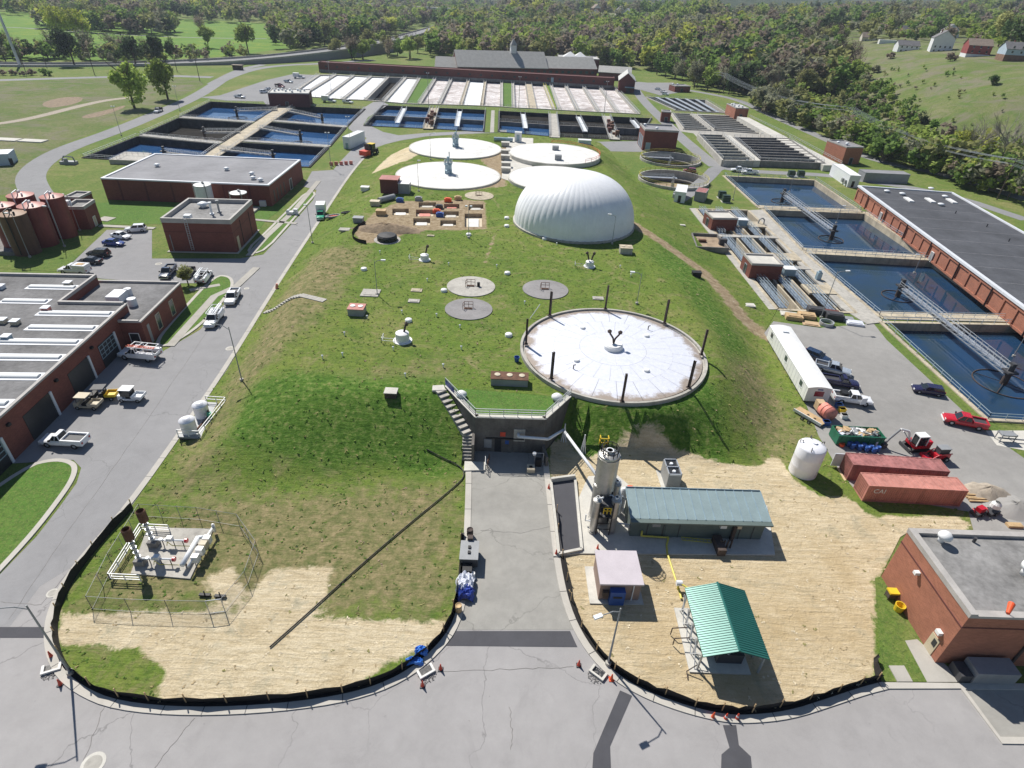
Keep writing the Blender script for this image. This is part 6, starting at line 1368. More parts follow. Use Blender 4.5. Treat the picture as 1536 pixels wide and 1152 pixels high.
p =G(558,232); t =thing('telehandler','yellow and black forklift with a red load on the far road','forklift',(p.x,p.y,.04),1.2,None); MB().box(-2,2,-.9,.9,.7,1.5).build('chassis','black',t); MB().box(-.8,.8,-.8,.8,1.5,2.9).build('cab','glass',t); MB().box(-.9,.9,-.9,.9,2.9,3.0).build('cab_roof','yellow',t); MB().box(-4.4,-2.2,-1.1,1.1,.5,1.7).build('load','cone_red',t); MB().box(-2.3,-2.0,-.7,.7,.4,3.2).build('mast','dark_grey',t); wheels(t,(-1.3,1.3),.95,.55,.4); t.scale =(1.3,1.3,1.3)
p =G(508,249); mb =MB(); [mb.box(p.x - 3 + i * 1.5,p.x - 1.9 + i * 1.5,p.y - .2 + i * .7,p.y + .2 + i * .7,.1,1.2) for i in range(5)]; solo(mb,'safety_barrier','pink','orange and white safety barriers at the road edge by the left basins','barrier',loc=(p.x,p.y,.03))
p =G(1,243); t,rf =flat_building('site_cabin','pale blue site cabin at the left edge of the meadow',Fr(G(-14,233,3.2),G(12,232,3.2),7),3.4,'house_blue','white_paint','house_blue',.05,.1,'cabin'); window(t,'s',4,5,.1,2.1,7,7,'door_dark',None,.05,'door')
for px,lb in (((30,211),'pale concrete slab pair in the meadow'),): p =G(*px); mb =MB(); [mb.box(p.x - 9 + i * 9.4,p.x - .4 + i * 9.4,p.y - 2,p.y + 2,0,.35) for i in (0,1)]; solo(mb,'meadow_slab','concrete_light',lb,'slab',loc=(p.x,p.y,0))
p =G(104,246); mb =MB(); mb.box(p.x - 2.4,p.x + 2.4,p.y - 1,p.y + 1,0,.9); mb.tube([V(p.x - 2,p.y,.9),V(p.x - 1,p.y,2.4),V(p.x + 1.8,p.y,2.2),V(p.x + 2.2,p.y,.5)],.2); mb.cyl((p.x - .4,p.y - .5,.9),(p.x - .4,p.y - .5,1.8),.6); solo(mb,'pump_set','grey_paint','grey pump set on the grass beside the far left road','pump',loc=(p.x,p.y,0))
p =G(436,322); mb =MB(); mb.box(p.x - .9,p.x + .9,p.y - .6,p.y + .6,.1,.9); mb.cyl((p.x - .6,p.y - .4,.9),(p.x - .6,p.y + .5,.9),.4); mb.box(p.x + .9,p.x + 1.9,p.y - .1,p.y + .7,.1,1.5); solo(mb,'valve_station','white_metal','white valve box and pipe on the grass strip by the side road','valve box',loc=(p.x,p.y,.05))
for i,c in enumerate((G(415,433,.04),)):
 t =thing('traffic_barrel','fallen orange and white traffic barricade at the kerb','barricade',tuple(c),.4); MB().cyl((0,0,0),(.2,.1,1.0),.3,.22,12).build('barrel','pink',t); MB().box(-.5,.5,-.5,.5,0,.08).build('foot','black',t)
a,b =G(228,222),G(120,238)
mb =MB(); rail(mb,[G(165,243,1.5),G(190,232,1.5),G(225,234,1.5)],1.1,.05,2); mb.prism(PX([(165,246),(215,248),(230,236),(190,234)]),0,1.4); solo(mb,'basin_platform','concrete','railed concrete platform at the corner of the left basins behind the grey roof','platform')
# ================================================================ gravel lot on the right
a,b =G(1147,510),G(1202,605); f =Fr(b,a); Lt =f.w; Wt =3.6
t =thing('office_trailer','long white office trailer parked at the edge of the gravel lot','trailer',(G(1204,605).x,G(1204,605).y,0),f.rz)
MB().box(0,Lt,-Wt,0,.5,3.0).build('wall','white_paint',t)
mb =MB(); k =8
for i in range(k): y0,y1 =-Wt - .1 + (Wt + .2) * i / k,-Wt - .1 + (Wt + .2) * (i + 1) / k; z0,z1 =3.0 + .28 * math.sin(PI * i / k),3.0 + .28 * math.sin(PI * (i + 1) / k); mb.face([V(-.1,y1,z1),V(-.1,y0,z0),V(Lt + .1,y0,z0),V(Lt + .1,y1,z1)])
for x in (-.1,Lt + .1): mb.face([V(x,-Wt - .1 + (Wt + .2) * i / k,3.0 + .28 * math.sin(PI * i / k)) for i in range(k + 1)])
mb.build('roof','white_paint',t)
for x in (2.2,Lt * .48,Lt - 2.5): o =MB().box(x,x + 1.0,0,.05,1.6,2.5).build('window','window_pane',t); MB().box(x - .1,x + 1.1,-.01,.08,1.48,1.6).build('sill','white_metal',o)
o =MB().box(-.05,.0,-2.6,-1.2,1.5,2.4).build('end_window','paint_maroon',t); MB().box(-.08,-.01,-2.3,-1.5,2.65,2.8).build('sign','blue_paint',t)
[MB().box(x,x + .5,y - .25,y + .25,0,.5).build('support_block','dark_grey',t) for x in np.linspace(.5,Lt - 1,7) for y in (-.4,-Wt + .4)]; MB().box(Lt - 3,Lt - 1.6,-2.3,-1.3,3.2,3.5).build('roof_unit','white_metal',t)
mb =MB(); [mb.box(i * 1.2 + .58,i * 1.2 + .62,-.005,.02,.5,3.0) for i in range(int(Lt / 1.2))]; mb.build('wall_batten','white_metal',t)
P ='vehicles in the gravel lot'; D =heading
car('wagon','dark blue car beside the far end of the office trailer',(1224,538),D((1210,530),(1240,542)),'paint_navy',group=P); car('crew','silver pickup between the two dark vehicles beside the office trailer',(1247,558),D((1226,551),(1270,562)),'paint_silver',group=P)
car('pickup','dark blue pickup with a red cooler beside the office trailer',(1258,578),D((1243,574),(1281,580)),'paint_indigo',group=P)
t =car('crew','white pickup with its door open at the near end of the trailer',(1276,603),D((1246,598),(1306,606)),'paint_white',group=P); MB().box(.2,1.2,-1.65,-1.58,.6,1.75,Matrix.Rotation(.35,4,'Z')).build('open_door','paint_white',t); MB().box(-1.9,-.9,-.6,.6,1.1,1.75).build('tool_chest','black',t)
car('wagon','dark navy car standing alone on the gravel',(1390,589),D((1411,592),(1369,585)),'paint_indigo',group=P); car('crew','red pickup parked at the basin railing',(1444,637),D((1473,642),(1416,630)),'paint_red',group=P)
def container(label,nl,nr,L,mat,group,z=0.,logo=False,h=2.7):
 a =G(*nl,z); b =G(*nr,z); f =Fr(a,b); t =thing('shipping_container',label,'container',(a.x,a.y,z),f.rz,group); Wc =2.44
 mb =MB(); mb.box(0,L,.06,Wc - .06,.15,h - .06); mb.build('body',mat,t)
 n =int(L / .28)
 for y,s in ((.0,-1),(Wc,1)):
  m =MB()
  for i in range(n): x =.15 + i * (L - .3) / n; m.box(x,x + .14,min(y,y - s * .06),max(y,y - s * .06),.2,h - .12)
  m.build('side_ribs',mat,t)
 m =MB(); [m.box(-.05,.0,.15 + i * .28,.15 + i * .28 + .13,.2,h - .15) for i in range(8)]; m.build('end_ribs',mat,t)
 m =MB(); [m.box(.3 + i * .6,.3 + i * .6 + .3,.12,Wc - .12,h - .06,h - .03) for i in range(int(L / .6))]; m.build('roof_ribs',mat,t)
 m =MB()
 for x in (-.06,L - .1):
  for y in (-.02,Wc - .1): m.box(x,x + .16,y,y + .12,0,h)
 for z0 in (.0,h - .12):
  for y in (-.03,Wc - .09): m.box(.1,L - .1,y,y + .12,z0,z0 + .12)
  m.box(-.06,.06,.1,Wc - .1,z0,z0 + .12); m.box(L - .06,L + .06,.1,Wc - .1,z0,z0 + .12)
 m.build('corner_frame',mat,t)
 if logo:
  cu =bpy.data.curves.new('lettering','FONT'); cu.body ='CAI'; cu.size =.95; cu.extrude =.012; o =bpy.data.objects.new('lettering',cu); COL.objects.link(o); o.parent =t; o.location =(.75,-.05,h - 1.15); o.rotation_euler =(PI / 2,0,0); cu.materials.append(MATS['white_paint']); bpy.context.view_layer.update(); me_ =bpy.data.meshes.new_from_object(o.evaluated_get(bpy.context.evaluated_depsgraph_get())); o2 =bpy.data.objects.new('lettering',me_); COL.objects.link(o2); o2.parent =t; o2.location =o.location; o2.rotation_euler =o.rotation_euler; bpy.data.objects.remove(o); o2.name ='lettering'
 return t,f
container('faded salmon red shipping container with white letters on its side',(1293,752),(1443,760),12.19,'container_red','shipping containers',logo=True)
t,f =container('older rusty red shipping container with an open plywood end',(1270,720),(1420,731),12.19,'container_old','shipping containers'); MB().box(-1.2,-.12,-.2,2.3,.1,.2,Matrix.Rotation(-.35,4,'Y')).build('open_door','cardboard',t); MB().box(-1.3,-.1,2.4,2.5,.3,2.4).build('side_door','tarp_white',t)
a,b =G(1253,668),G(1322,671); f =Fr(a,b); t =thing('waste_skip','green open waste skip heaped with rubbish','skip',(a.x,a.y,0),f.rz); L =f.w; Wd =2.4
MB().box(0,L,0,Wd,.15,.3).build('floor','dumpster_green',t)
for nm,bx in (('side_wall',(0,L,0,.08,.3,1.75)),('side_wall',(0,L,Wd - .08,Wd,.3,1.75)),('end_wall',(0,.08,.08,Wd - .08,.3,1.75)),('end_wall',(L - .08,L,.08,Wd - .08,.3,1.75))): MB().box(*bx).build(nm,'dumpster_green',t)
m =MB(); [m.box(.5 + i * .8,.62 + i * .8,-.08,0,.3,1.7) for i in range(int(L / .8))]; m.box(-.05,L + .05,-.1,0,1.65,1.8); m.build('side_ribs','dumpster_green',t); rnd =random.Random(2)
for i in range(46):
 x,y =rnd.uniform(.6,L - .6),rnd.uniform(.5,Wd - .5); s =rnd.uniform(.25,.6); M =Matrix.Translation((x,y,1.35 + rnd.uniform(0,.25))) @ Matrix.Rotation(rnd.uniform(0,3),4,'Z') @ Matrix.Rotation(rnd.uniform(-.6,.6),4,'X')
 MB().box(-s,s,-s * .6,s * .6,-.25,.25,M).build('rubbish',rnd.choice(['tarp_white','cardboard','grey_paint','white_paint','wood','dark_grey','concrete']),t)
MB().box(.1,L - .1,.1,Wd - .1,.9,1.3).build('rubbish','dark_grey',t)
def drum(px,mat,lab,grp,lie=None,r=.3,h=.9,z=0.03):
 p =G(*px,z); mb =MB()
 if lie is None: mb.lathe([(.01,0),(r,0),(r,h * .3),(r * 1.06,h * .33),(r,h * .36),(r,h * .64),(r * 1.06,h * .67),(r,h * .7),(r,h),(r * .9,h),(r * .9,h - .03),(.01,h - .03)],(p.x,p.y,z),16)
 else: d =V(math.cos(lie),math.sin(lie),0) * h; mb.cyl(p + V(0,0,r),p + d + V(0,0,r),r,n=16); mb.cyl(p + d * .3 + V(0,0,r),p + d * .36 + V(0,0,r),r * 1.07,n=16); mb.cyl(p + d * .64 + V(0,0,r),p + d * .7 + V(0,0,r),r * 1.07,n=16)
 return solo(mb,'drum',mat,lab,'drum',grp,True,loc=(p.x,p.y,z))
for i in range(9): drum((1272 + i * 5.4,669 + i * 1.0 + (i % 2) * 3),'blue_paint','blue plastic drum in the row in front of the waste skip','blue drums by the skip')
for i in range(7): drum((1284 + i * 4.6,664 + i * .8),'tarp_white','white drum behind the blue drums in front of the waste skip','white drums by the skip',r=.28)
for i,c in enumerate(((1258,666),(1263,664),(1268,663),(1262,669),(1278,659))): drum(c,'orange','orange bucket heaped beside the waste skip','orange buckets by the skip',r=.35,h=.5)
p =G(1247,628,.5); drum((1245,631),'pink','large red drum lying on the pallet trailer by the white pickup',None,1.9,1.0,2.0)
f =Fr(G(1221,640),G(1245,645)); p =G(1221,618); t =thing('pallet_trailer','low flat trailer loaded with boxes between the office trailer and skip','trailer',(G(1230,642).x,G(1230,642).y,0),math.radians(125)); MB().box(0,4.6,-1.6,0,.35,.5).build('deck','wood',t); MB().box(0,4.6,.0,.12,.3,.75).build('side_rail','white_metal',t); wheels(t,(1.5,2.6),.7,.3,.2)
p =G(1226,617); solo(MB().box(p.x - .55,p.x + .55,p.y - .6,p.y + .6,.52,1.9),'cardboard_box','cardboard','tall cardboard box on the low trailer','box',loc=(p.x,p.y,.5))
for c,m,lb in (((1257,611),'blue_paint','blue crate behind the large red drum'),((1238,637),'blue_paint','blue crate at the corner of the waste skip'),((1262,618),'yellow','small yellow box beside the white pickup'),((1265,627),'white_paint','white coil beside the waste skip')):
 p =G(*c); mb =MB(); mb.box(p.x - .45,p.x + .45,p.y - .35,p.y + .35,.03,.7); mb.box(p.x - .5,p.x + .5,p.y - .4,p.y + .4,.62,.7); solo(mb,'crate',m,lb,'crate',loc=(p.x,p.y,.03))
p =G(1372,672); t =thing('mini_excavator','small white and red tracked excavator with its arm reaching left','excavator',(p.x,p.y,0),PI + .15)
for s in (-1,1):
 m =MB(); pts =[(-1.1,.05),(1.1,.05),(1.35,.3),(1.1,.55),(-1.1,.55),(-1.35,.3)]; k =len(pts); y0,y1 =s * .75 - .2,s * .75 + .2
 m.face([V(x,y0,z) for x,z in pts]); m.face([V(x,y1,z) for x,z in reversed(pts)]); [m.face([V(pts[i][0],y0,pts[i][1]),V(pts[(i + 1) % k][0],y0,pts[(i + 1) % k][1]),V(pts[(i + 1) % k][0],y1,pts[(i + 1) % k][1]),V(pts[i][0],y1,pts[i][1])]) for i in range(k)]; m.build('track','black',t)
MB().box(1.5,1.65,-1.0,1.0,.1,.5).build('blade','dark_grey',t); MB().box(-1.2,1.0,-.9,.9,.6,1.05).build('turntable','paint_red',t); MB().box(-1.3,-.4,-.85,.85,1.05,1.6).build('engine_cover','paint_red',t)
o =MB().box(-.4,.9,-.1,.85,1.05,2.4).build('cab','glass',t); MB().box(-.45,.95,-.15,.9,2.4,2.52).build('cab_roof','white_paint',o); m =MB(); [m.box(x - .05,x + .05,y - .05,y + .05,1.05,2.4) for x in (-.42,.92) for y in (-.12,.87)]; m.build('cab_post','white_paint',o)
m =MB(); m.tube([V(.9,-.45,1.1),V(1.6,-.45,2.5),V(2.9,-.45,2.9)],.16,8); m.build('boom','white_paint',t); m =MB(); m.tube([V(2.9,-.45,2.9),V(3.8,-.45,1.5),V(4.1,-.45,.8)],.13,8); m.build('dipper_arm','grey_paint',t); m =MB(); m.tube([V(1.2,-.45,1.3),V(2.3,-.45,2.5)],.07,6); m.build('ram','galv',t)
m =MB(); m.prism([(4.0,-.8),(4.6,-.8),(4.6,-.1),(4.0,-.1)],.15,.75); m.build('bucket','dark_grey',t); t.scale =(1.1,1.1,1.1)
p =G(1405,688); t =thing('skid_loader','small red skid loader with a black cab behind the containers','loader',(p.x,p.y,0),PI + .1); MB().box(-1.3,.9,-.55,.55,.35,1.1).build('chassis','paint_red',t); o =MB().box(-.9,.5,-.5,.5,1.1,2.0).build('cab','dark_grey',t); MB().box(-1,.6,-.55,.55,2.0,2.1).build('cab_roof','grey_paint',o); m =MB(); [m.tube([V(-1.2,s * .68,1.4),V(.6,s * .68,1.2),V(1.5,s * .68,.4)],.09) for s in (-1,1)]; m.build('lift_arm','paint_red',t); MB().box(1.3,2.1,-.85,.85,.1,.55).build('bucket','paint_red',t); wheels(t,(-.75,.6),.72,.38,.25)
p =G(1203,708); t =thing('plastic_tank','tall white plastic tank standing alone on the straw edge','tank',(p.x,p.y,.1)); r,h =1.75,4.3
smooth_by_angle(MB().lathe([(r,0),(r,h * .3),(r * 1.005,h * .31),(r,h * .32),(r,h * .65),(r * 1.005,h * .66),(r,h * .67),(r,h),(r * .92,h + .18),(r * .5,h + .42),(.01,h + .5)],n=44).build('shell','tank_plastic',t)); m =MB(); m.cyl((.2,.1,h + .4),(.2,.1,h + .62),.32,n=14); m.build('lid','tank_plastic',t)
m =MB(); [m.tube([V(r * .7 * math.cos(a),r * .7 * math.sin(a),h + .3),V(r * .7 * math.cos(a),r * .7 * math.sin(a),h + .6),V(r * .9 * math.cos(a),r * .9 * math.sin(a),h + .6),V(r * .9 * math.cos(a),r * .9 * math.sin(a),h + .2)],.05) for a in (.2,1.4,2.8,4.2)]; m.build('lifting_lug','dark_grey',t)
def heap(px,rx,ry,h,mat,lab,z=0.,seed=1,name='spoil_heap'):
 p =G(*px,z); r =random.Random(seed); mb =MB(); mb.lathe([(1,-.05),(.8,.22),(.55,.55),(.25,.9),(.01,1.)],(0,0,0),26); mb.v =[(p.x + x * rx * r.uniform(.88,1.1),p.y + y * ry * r.uniform(.88,1.1),z + zz * h * r.uniform(.85,1.12)) for x,y,zz in mb.v]; return solo(mb,name,mat,lab,'heap',None,True,(p.x,p.y,z))
heap((1480,740),3.4,2.2,1.2,'gravel_pile','brown gravel heap behind the salmon container'); heap((1522,762),4.0,2.6,1.0,'gravel','grey gravel heap at the right edge of the lot',seed=2)
p =G(1463,748); mb =MB(); [mb.box(p.x - 1.2,p.x + 1.2,p.y - .7 + i * .35,p.y - .5 + i * .35,.05 + (i % 2) * .1,.25 + (i % 2) * .1) for i in range(5)]; solo(mb,'timber_pallet','wood','yellow timber pallet beside the gravel heap','pallet',loc=(p.x,p.y,.03))
for c,lb in (((1466,771),'red and white compactor nearest the salmon container'),((1486,770),'red cement mixer with a white hopper')):
 p =G(*c); t =thing('compactor' if 'compactor' in lb else 'cement_mixer',lb,'machine',(p.x,p.y,.03),.4); MB().box(-.9,.9,-.5,.5,.1,.5).build('base','dark_grey',t); (MB().box(-.4,.6,-.35,.35,.5,1.1) if 'comp' in lb else MB().lathe([(.2,.8),(.6,1.1),(.55,1.6),(.3,1.9)],(0,0,0),12)).build('engine','paint_red' if 'comp' in lb else 'white_paint',t); MB().tube([V(-.8,0,.5),V(-1.4,0,1.1),V(-1.2,.3,1.1)],.06).build('handle','paint_red',t); wheels(t,(0,),.55,.25,.15)
p =G(1522,790); solo(MB().box(p.x - 1,p.x + .8,p.y - .3,p.y + .4,.03,.35),'timber_block','wood','short timber block by the corner brick building','timber',loc=(p.x,p.y,.03))
sheet('pump_pad',PX([(1478,646),(1540,646),(1560,680),(1495,668)]),.03,'concrete_light')
for c,lb in (((1505,661),'grey steel frame on the pale pad beside the red pickup'),): p =G(*c); mb =MB(); [mb.cyl((p.x + x,p.y + y,.03),(p.x + x,p.y + y,1.5),.08,n=6) for x in (-1,1) for y in (-.5,.5)]; mb.box(p.x - 1.1,p.x + 1.1,p.y - .6,p.y + .6,1.2,1.4); mb.tube([V(p.x - 1,p.y,.5),V(p.x + 3,p.y - .3,.5)],.12); solo(mb,'steel_frame','grey_paint',lb,'frame',loc=(p.x,p.y,.03))  # plain steel frame: legs, a top plate and one pipe
for c,m,lb in (((1183,472),'concrete_light','pale slab lying on the grass at the end of the channels'),((1209,476),'wood','stack of timber boards at the end of the channels'),((1216,486),'cardboard','tan plywood sheet in front of the timber stack'),((1250,478),'dark_grey','dark pump box beside the coil of hose'),((1190,478),'wood','short board lying left of the timber stack'),((1267,480),'grey_paint','grey steel tray beside the dark pump box'),((1281,486),'tarp_white','crumpled white sheet at the right of the steel tray'),((1222,470),'dark_grey','dark crate behind the timber stack'),((1246,470),'brick_dark','brown box behind the dark pump box')):
 p =G(*c); h ={'wood': .8,'cardboard': .15,'dark_grey': 1.2,'concrete_light': .25}.get(m,.45); mb =MB(); M =Matrix.Translation((p.x,p.y,0)) @ Matrix.Rotation(-.2,4,'Z'); mb.box(-1.6,1.6,-1.,1.,.02,h,M); mb.box(-1.2,1.2,-.7,.7,h,h + .12,M); solo(mb,'material_stack',m,lb,'stack',loc=(p.x,p.y,0))
p =G(1239,487); mb =MB(); [mb.lathe([(1.25 - .08,z),(1.25 + .08,z),(1.25 + .08,z + .15),(1.25 - .08,z + .15),(1.25 - .08,z)],(p.x,p.y,0),24) for z in (.05,.22,.39,.56)]; solo(mb,'hose_coil','rail_grey','grey coil of hose at the end of the channels','hose',loc=(p.x,p.y,.0))
def ecabin(lab,A,B,dep,h,wall,roof,name='equipment_cabin',door=None):
 f =Fr(G(*A,h),G(*B,h),dep); t,rf =flat_building(name,lab,f,h,wall,roof,wall,.04,.08,'cabin');
 if door: window(t,'s',f.w * .35,f.w * .35 + .9,.1,2.1,f.w,f.d,'door_dark',None,.05,'door'); [add_box(t,'air_unit',-.6,-.02,y,y + 1.1,.8,2.0,'grey_paint') for y in (1.2,3.6)]
 return t
ecabin('white equipment cabin with wall air units beside the round clarifiers',(1013,287),(1029.5,289),9,3.2,'white_metal','white_paint',door=1); ecabin('rusty topped grey equipment box beside the white cabin',(1043,287),(1059,289.5),5.5,2.9,'grey_paint','container_old')
ecabin('long white steel container cabin beside the panelled brick building',(1276,263),(1292,264),17,4.0,'white_metal','white_paint','container_cabin',1); ecabin('grey metal shed behind the long panelled building',(1299,259),(1366,262),5,3.2,'grey_paint','roof_grey','metal_shed')
for px,lb in (((1082,297),'dark green transformer behind, beside the channels'),((1088,303),'dark green transformer in front, beside the channels'),((1186,265),'green cabinet beyond the farthest basin, left of the two'),((1200,265),'green cabinet beyond the farthest basin, right of the two')):
 p =G(*px); t =thing('transformer',lb,'transformer',(p.x,p.y,0),0,'green transformers'); MB().box(-1.3,1.3,-1.1,1.1,0,.18).build('pad','concrete_light',t); MB().box(-1.1,1.1,-.5,.9,.18,2.1).build('tank','transformer_green',t); MB().box(-1.15,1.15,-.95,-.5,.18,1.7).build('door','transformer_green',t)
q4 =PX([(1043,379),(1091,381),(1074,360),(1036,358)]); c =sum((Vector(p) for p in q4),Vector((0,0))) / 4; t =thing('sunken_vault','low walled concrete vault with brown gear on the slope','vault',(c.x,c.y,0))
for i in range(4): m =MB(); ribbon(m,[q4[i],q4[(i + 1) % 4]],-.12,.18,0,1.6); m.build('wall','concrete_dark',t,world=True)
m =MB(); m.prism(q4,.2,.9); m.build('floor','dirt',t,world=True); p =G(1082,372); m =MB(); m.box(p.x - .9,p.x + .9,p.y - .5,p.y + .5,.9,2.4); m.build('panel','dark_grey',t,world=True); p =G(1054,368); m =MB(); m.box(p.x - 1.2,p.x + .6,p.y - .4,p.y + .6,.9,1.5); m.build('gear','rust',t,world=True)
Hb =7.3; A =G(1455,924.5,Hb); Dp =G(1362,796,Hb); f =Fr(Dp,A); t =thing('corner_brick_building','orange brick building with a streaked flat roof in the lower right corner','building',(Dp.x,Dp.y,0),f.rz); L =f.w; Wd =26
add_box(t,'wall',0,L,0,Wd,0,Hb - .06,'brick_orange'); rf =add_box(t,'roof',.6,L - .6,.6,Wd,Hb - .05,Hb,'roof_worn')
m =MB()
for b in ((-.06,L + .06,-.06,.6),(-.06,.6,.6,Wd),(L - .6,L + .06,.6,Wd)): m.box(*b,Hb - .2,Hb + (.35 if b[1] < 1 or b[3] < 1 else .1))
m.build('parapet','coping',t); add_box(t,'brick_band',-.04,L + .04,-.05,Wd,5.6,5.75,'brick_dark')
iv =ROOTM[t.name].inverted()
for px,s in (((1410,812),1.),((1536,862),1.3)):
 q0 =iv @ G(*px,Hb); m =MB(); m.cyl((q0.x,q0.y,Hb),(q0.x,q0.y,Hb + .7 * s),.3 * s,n=14); m.lathe([(.3 * s,.7 * s),(.65 * s,.8 * s),(.65 * s,1.1 * s),(.4 * s,1.4 * s),(.01,1.45 * s)],(q0.x + .2,q0.y,Hb),16); m.build('roof_vent','white_paint',rf,True)
q0 =iv @ G(1460,813,Hb); MB().cyl((q0.x,q0.y,Hb),(q0.x,q0.y,Hb + .6),.15).build('roof_pipe','dark_grey',rf)
q0 =iv @ G(1507,919,Hb); o =MB().cyl((q0.x,q0.y,Hb),(q0.x,q0.y,Hb + 1.3),.05).build('windsock_pole','galv',rf); m =MB(); d =V(-.3,.9,0); m.cyl((q0.x,q0.y,Hb + 1.25),(q0.x + .9,q0.y - .9,Hb + 1.1),.28,.15,12); m.build('windsock','orange',rf)
def pw(px,z): q1 =iv @ G(*px,z); return q1.x
xd =pw((1390,966),1.1); window(t,'s',xd - .55,xd + .55,.05,2.3,L,Wd,'door_cream',None,.06,'door'); add_box(t,'door_glass',xd - .05,xd + .4,-.1,-.05,1.2,2.0,'door_dark'); add_box(t,'wall_lamp',xd - .2,xd + .35,-.4,0,2.9,3.3,'white_paint'); x2 =pw((1378,858),5.3); add_box(t,'wall_lamp',x2 - .2,x2 + .2,-.5,0,5.0,5.35,'white_paint')
window(t,'e',7.0,7.25,.1,7,L,Wd,'brown_steel',None,.15,'downpipe')
m =MB(); m.box(L + .3,L + 2.0,2.2,6.2,.1,1.7); m.build('tank_body','grey_paint',t); m =MB(); m.box(L + .4,L + 1.9,1.0,2.1,.1,1.1); m.build('small_skip','dark_grey',t)
for px,lb,hh_ in (((1334,897),'yellow lidded box on legs against the corner brick building',0),((1346,916),'open yellow drum against the corner brick building',1)):
 p =G(*px);
 if hh_: mb =MB(); mb.lathe([(.4,.05),(.5,.9),(.42,.9),(.36,.2),(.01,.2)],(p.x,p.y,.05),18)
 else: mb =MB(); mb.mi =0; mb.box(p.x - .5,p.x + .5,p.y - .4,p.y + .4,1.0,1.2); mb.mi =1; mb.box(p.x - .45,p.x + .45,p.y - .35,p.y + .35,.35,1.0); [mb.cyl((p.x + x,p.y + y,.06),(p.x + x,p.y + y,.4),.05,n=5) for x in (-.4,.4) for y in (-.3,.3)]
 solo(mb,'yellow_drum' if hh_ else 'yellow_box',['yellow','brown_steel'],lb,'drum' if hh_ else 'box',loc=(p.x,p.y,.06))
mb =MB(); mb.prism(PX([(1357,962),(1375,960),(1446,1024),(1390,1024)]),0,.13); struct(mb.build('footpath','walk'))
a =PX([(1332,1000),(1355,1000),(1368,1024),(1345,1024)]); mb =MB(); mb.prism(a,0,.2); o =mb.build('utility_slab','walk'); struct(o)
sheet('lawn',PX([(1322,1023),(1445,1024),(1365,930),(1340,860),(1312,868)]),.09,'grass'); sheet('apron',PX([(1440,1026),(1700,1028),(1700,1100),(1500,1108)]),.034,'drive'); mb =MB(); ribbon(mb,PX([(1322,1026),(1440,1027),(1500,1108),(1700,1110)]),-.5,.1,0,.14); struct(mb.build('kerb','kerb'))
mb =MB(); ribbon(mb,PX([(1440,1027),(1700,1029)]),-.5,.1,0,.13); struct(mb.build('kerb','kerb'))
sheet('bare_ground',PX([(1365,797),(1460,797),(1540,800),(1600,840),(1420,830)]),.015,'gravel')
# ================================================================ things on the mound
S_ =MZ + .06
def disc_thing(name,label,cat,L,R,T,B,z,h,mat,n=64,group=None,rim=.35,rimmat='concrete'):
 """round flat cover from its left/right/top/bottom pixels"""
 l,r =G(*L,z),G(*R,z); t_,b =G(*T,z),G(*B,z); c =V((l.x + r.x) / 2,(t_.y + b.y) / 2,0); rad =((r.x - l.x) + (t_.y - b.y)) / 4
 t =thing(name,label,cat,(c.x,c.y,0),0,group); return t,rad
zt =MZ + .75; t,r =disc_thing('digester_cover','wide pale steel digester cover ringed by upright brown beams','digester',(785,507),(1058,540),(925,461),(930,606),zt,0,'white_slab')
DC =Vector(t.location); MB().lathe([(r - .7,1.2),(r - .7,zt - .45),(r - .38,zt - .45),(r - .38,zt - .08),(r,zt - .08),(r,1.0)],n=96).build('ring_wall','concrete',t)
m_,nt,b_ =nodemat('cover_steel'); tc =N(nt,'ShaderNodeTexCoord'); ln =N(nt,'ShaderNodeVectorMath',operation='LENGTH'); nt.links.new(tc.outputs['Object'],ln.inputs[0]); nn =noise(nt,.35,5,.7,wpos(nt)); n3 =noise(nt,1.6,4,.7,wpos(nt))
e =mapr(nt,mathn(nt,'ADD',ln.outputs['Value'],mathn(nt,'MULTIPLY',nn,5.)),r + 1.7,r + 2.6); c_ =ramp(nt,n3,[(.3,(.66,.68,.76)),(.7,(.78,.79,.85))]); c_ =mix(nt,mapr(nt,nn,.5,.75,0,.35),c_,(.78,.78,.80)); c_ =mix(nt,e,c_,(.36,.30,.25)); nt.links.new(c_,b_.inputs['Base Color']); b_.inputs['Roughness'].default_value =.42; b_.inputs['Metallic'].default_value =.15
n =24; rings =[1.4,r * .36,r * .64,r - .72]
for j in range(3):
 k =(12,24,24)[j]
 for i in range(k):
  a0,a1 =2 * PI * i / k + .002 + j * .1,2 * PI * (i + 1) / k - .002 + j * .1; m =MB(); zz_ =lambda q_: zt - .35 + .55 * (1 - (q_ / r) ** 2)
  sub =3; m.lathe([(rings[j] + .008,zz_(rings[j])),(rings[j + 1] - .008,zz_(rings[j + 1]))],n=sub,a0=a0,a1=a1); m.lathe([(rings[j + 1] - .02,zz_(rings[j + 1])),(rings[j + 1] - .02,zz_(rings[j + 1]) - .1)],n=sub,a0=a0,a1=a1); m.build('cover_plate','cover_steel',t)
m =MB(); m.disc((0,0),r - .7,zt - .55,64); m.build('cover_base','concrete',t)
m =MB(); m.lathe([(1.5,zt),(1.5,zt + .75),(1.3,zt + .95),(.01,zt + .98)],n=28); o =m.build('turret','white_paint',t); m =MB()
for a in (.5,2.4): m.tube([V(0,0,zt + .95),V(.2 * math.cos(a),.2 * math.sin(a),zt + 1.8),V(.9 * math.cos(a),.9 * math.sin(a),zt + 2.4),V(1.0 * math.cos(a),1.0 * math.sin(a),zt + 2.8)],.14,8); m.lathe([(.3,zt + 2.5),(.36,zt + 2.8),(.1,zt + 3.0)],(1.0 * math.cos(a),1.0 * math.sin(a),0),10)
m.build('relief_valve','brown_steel',o)
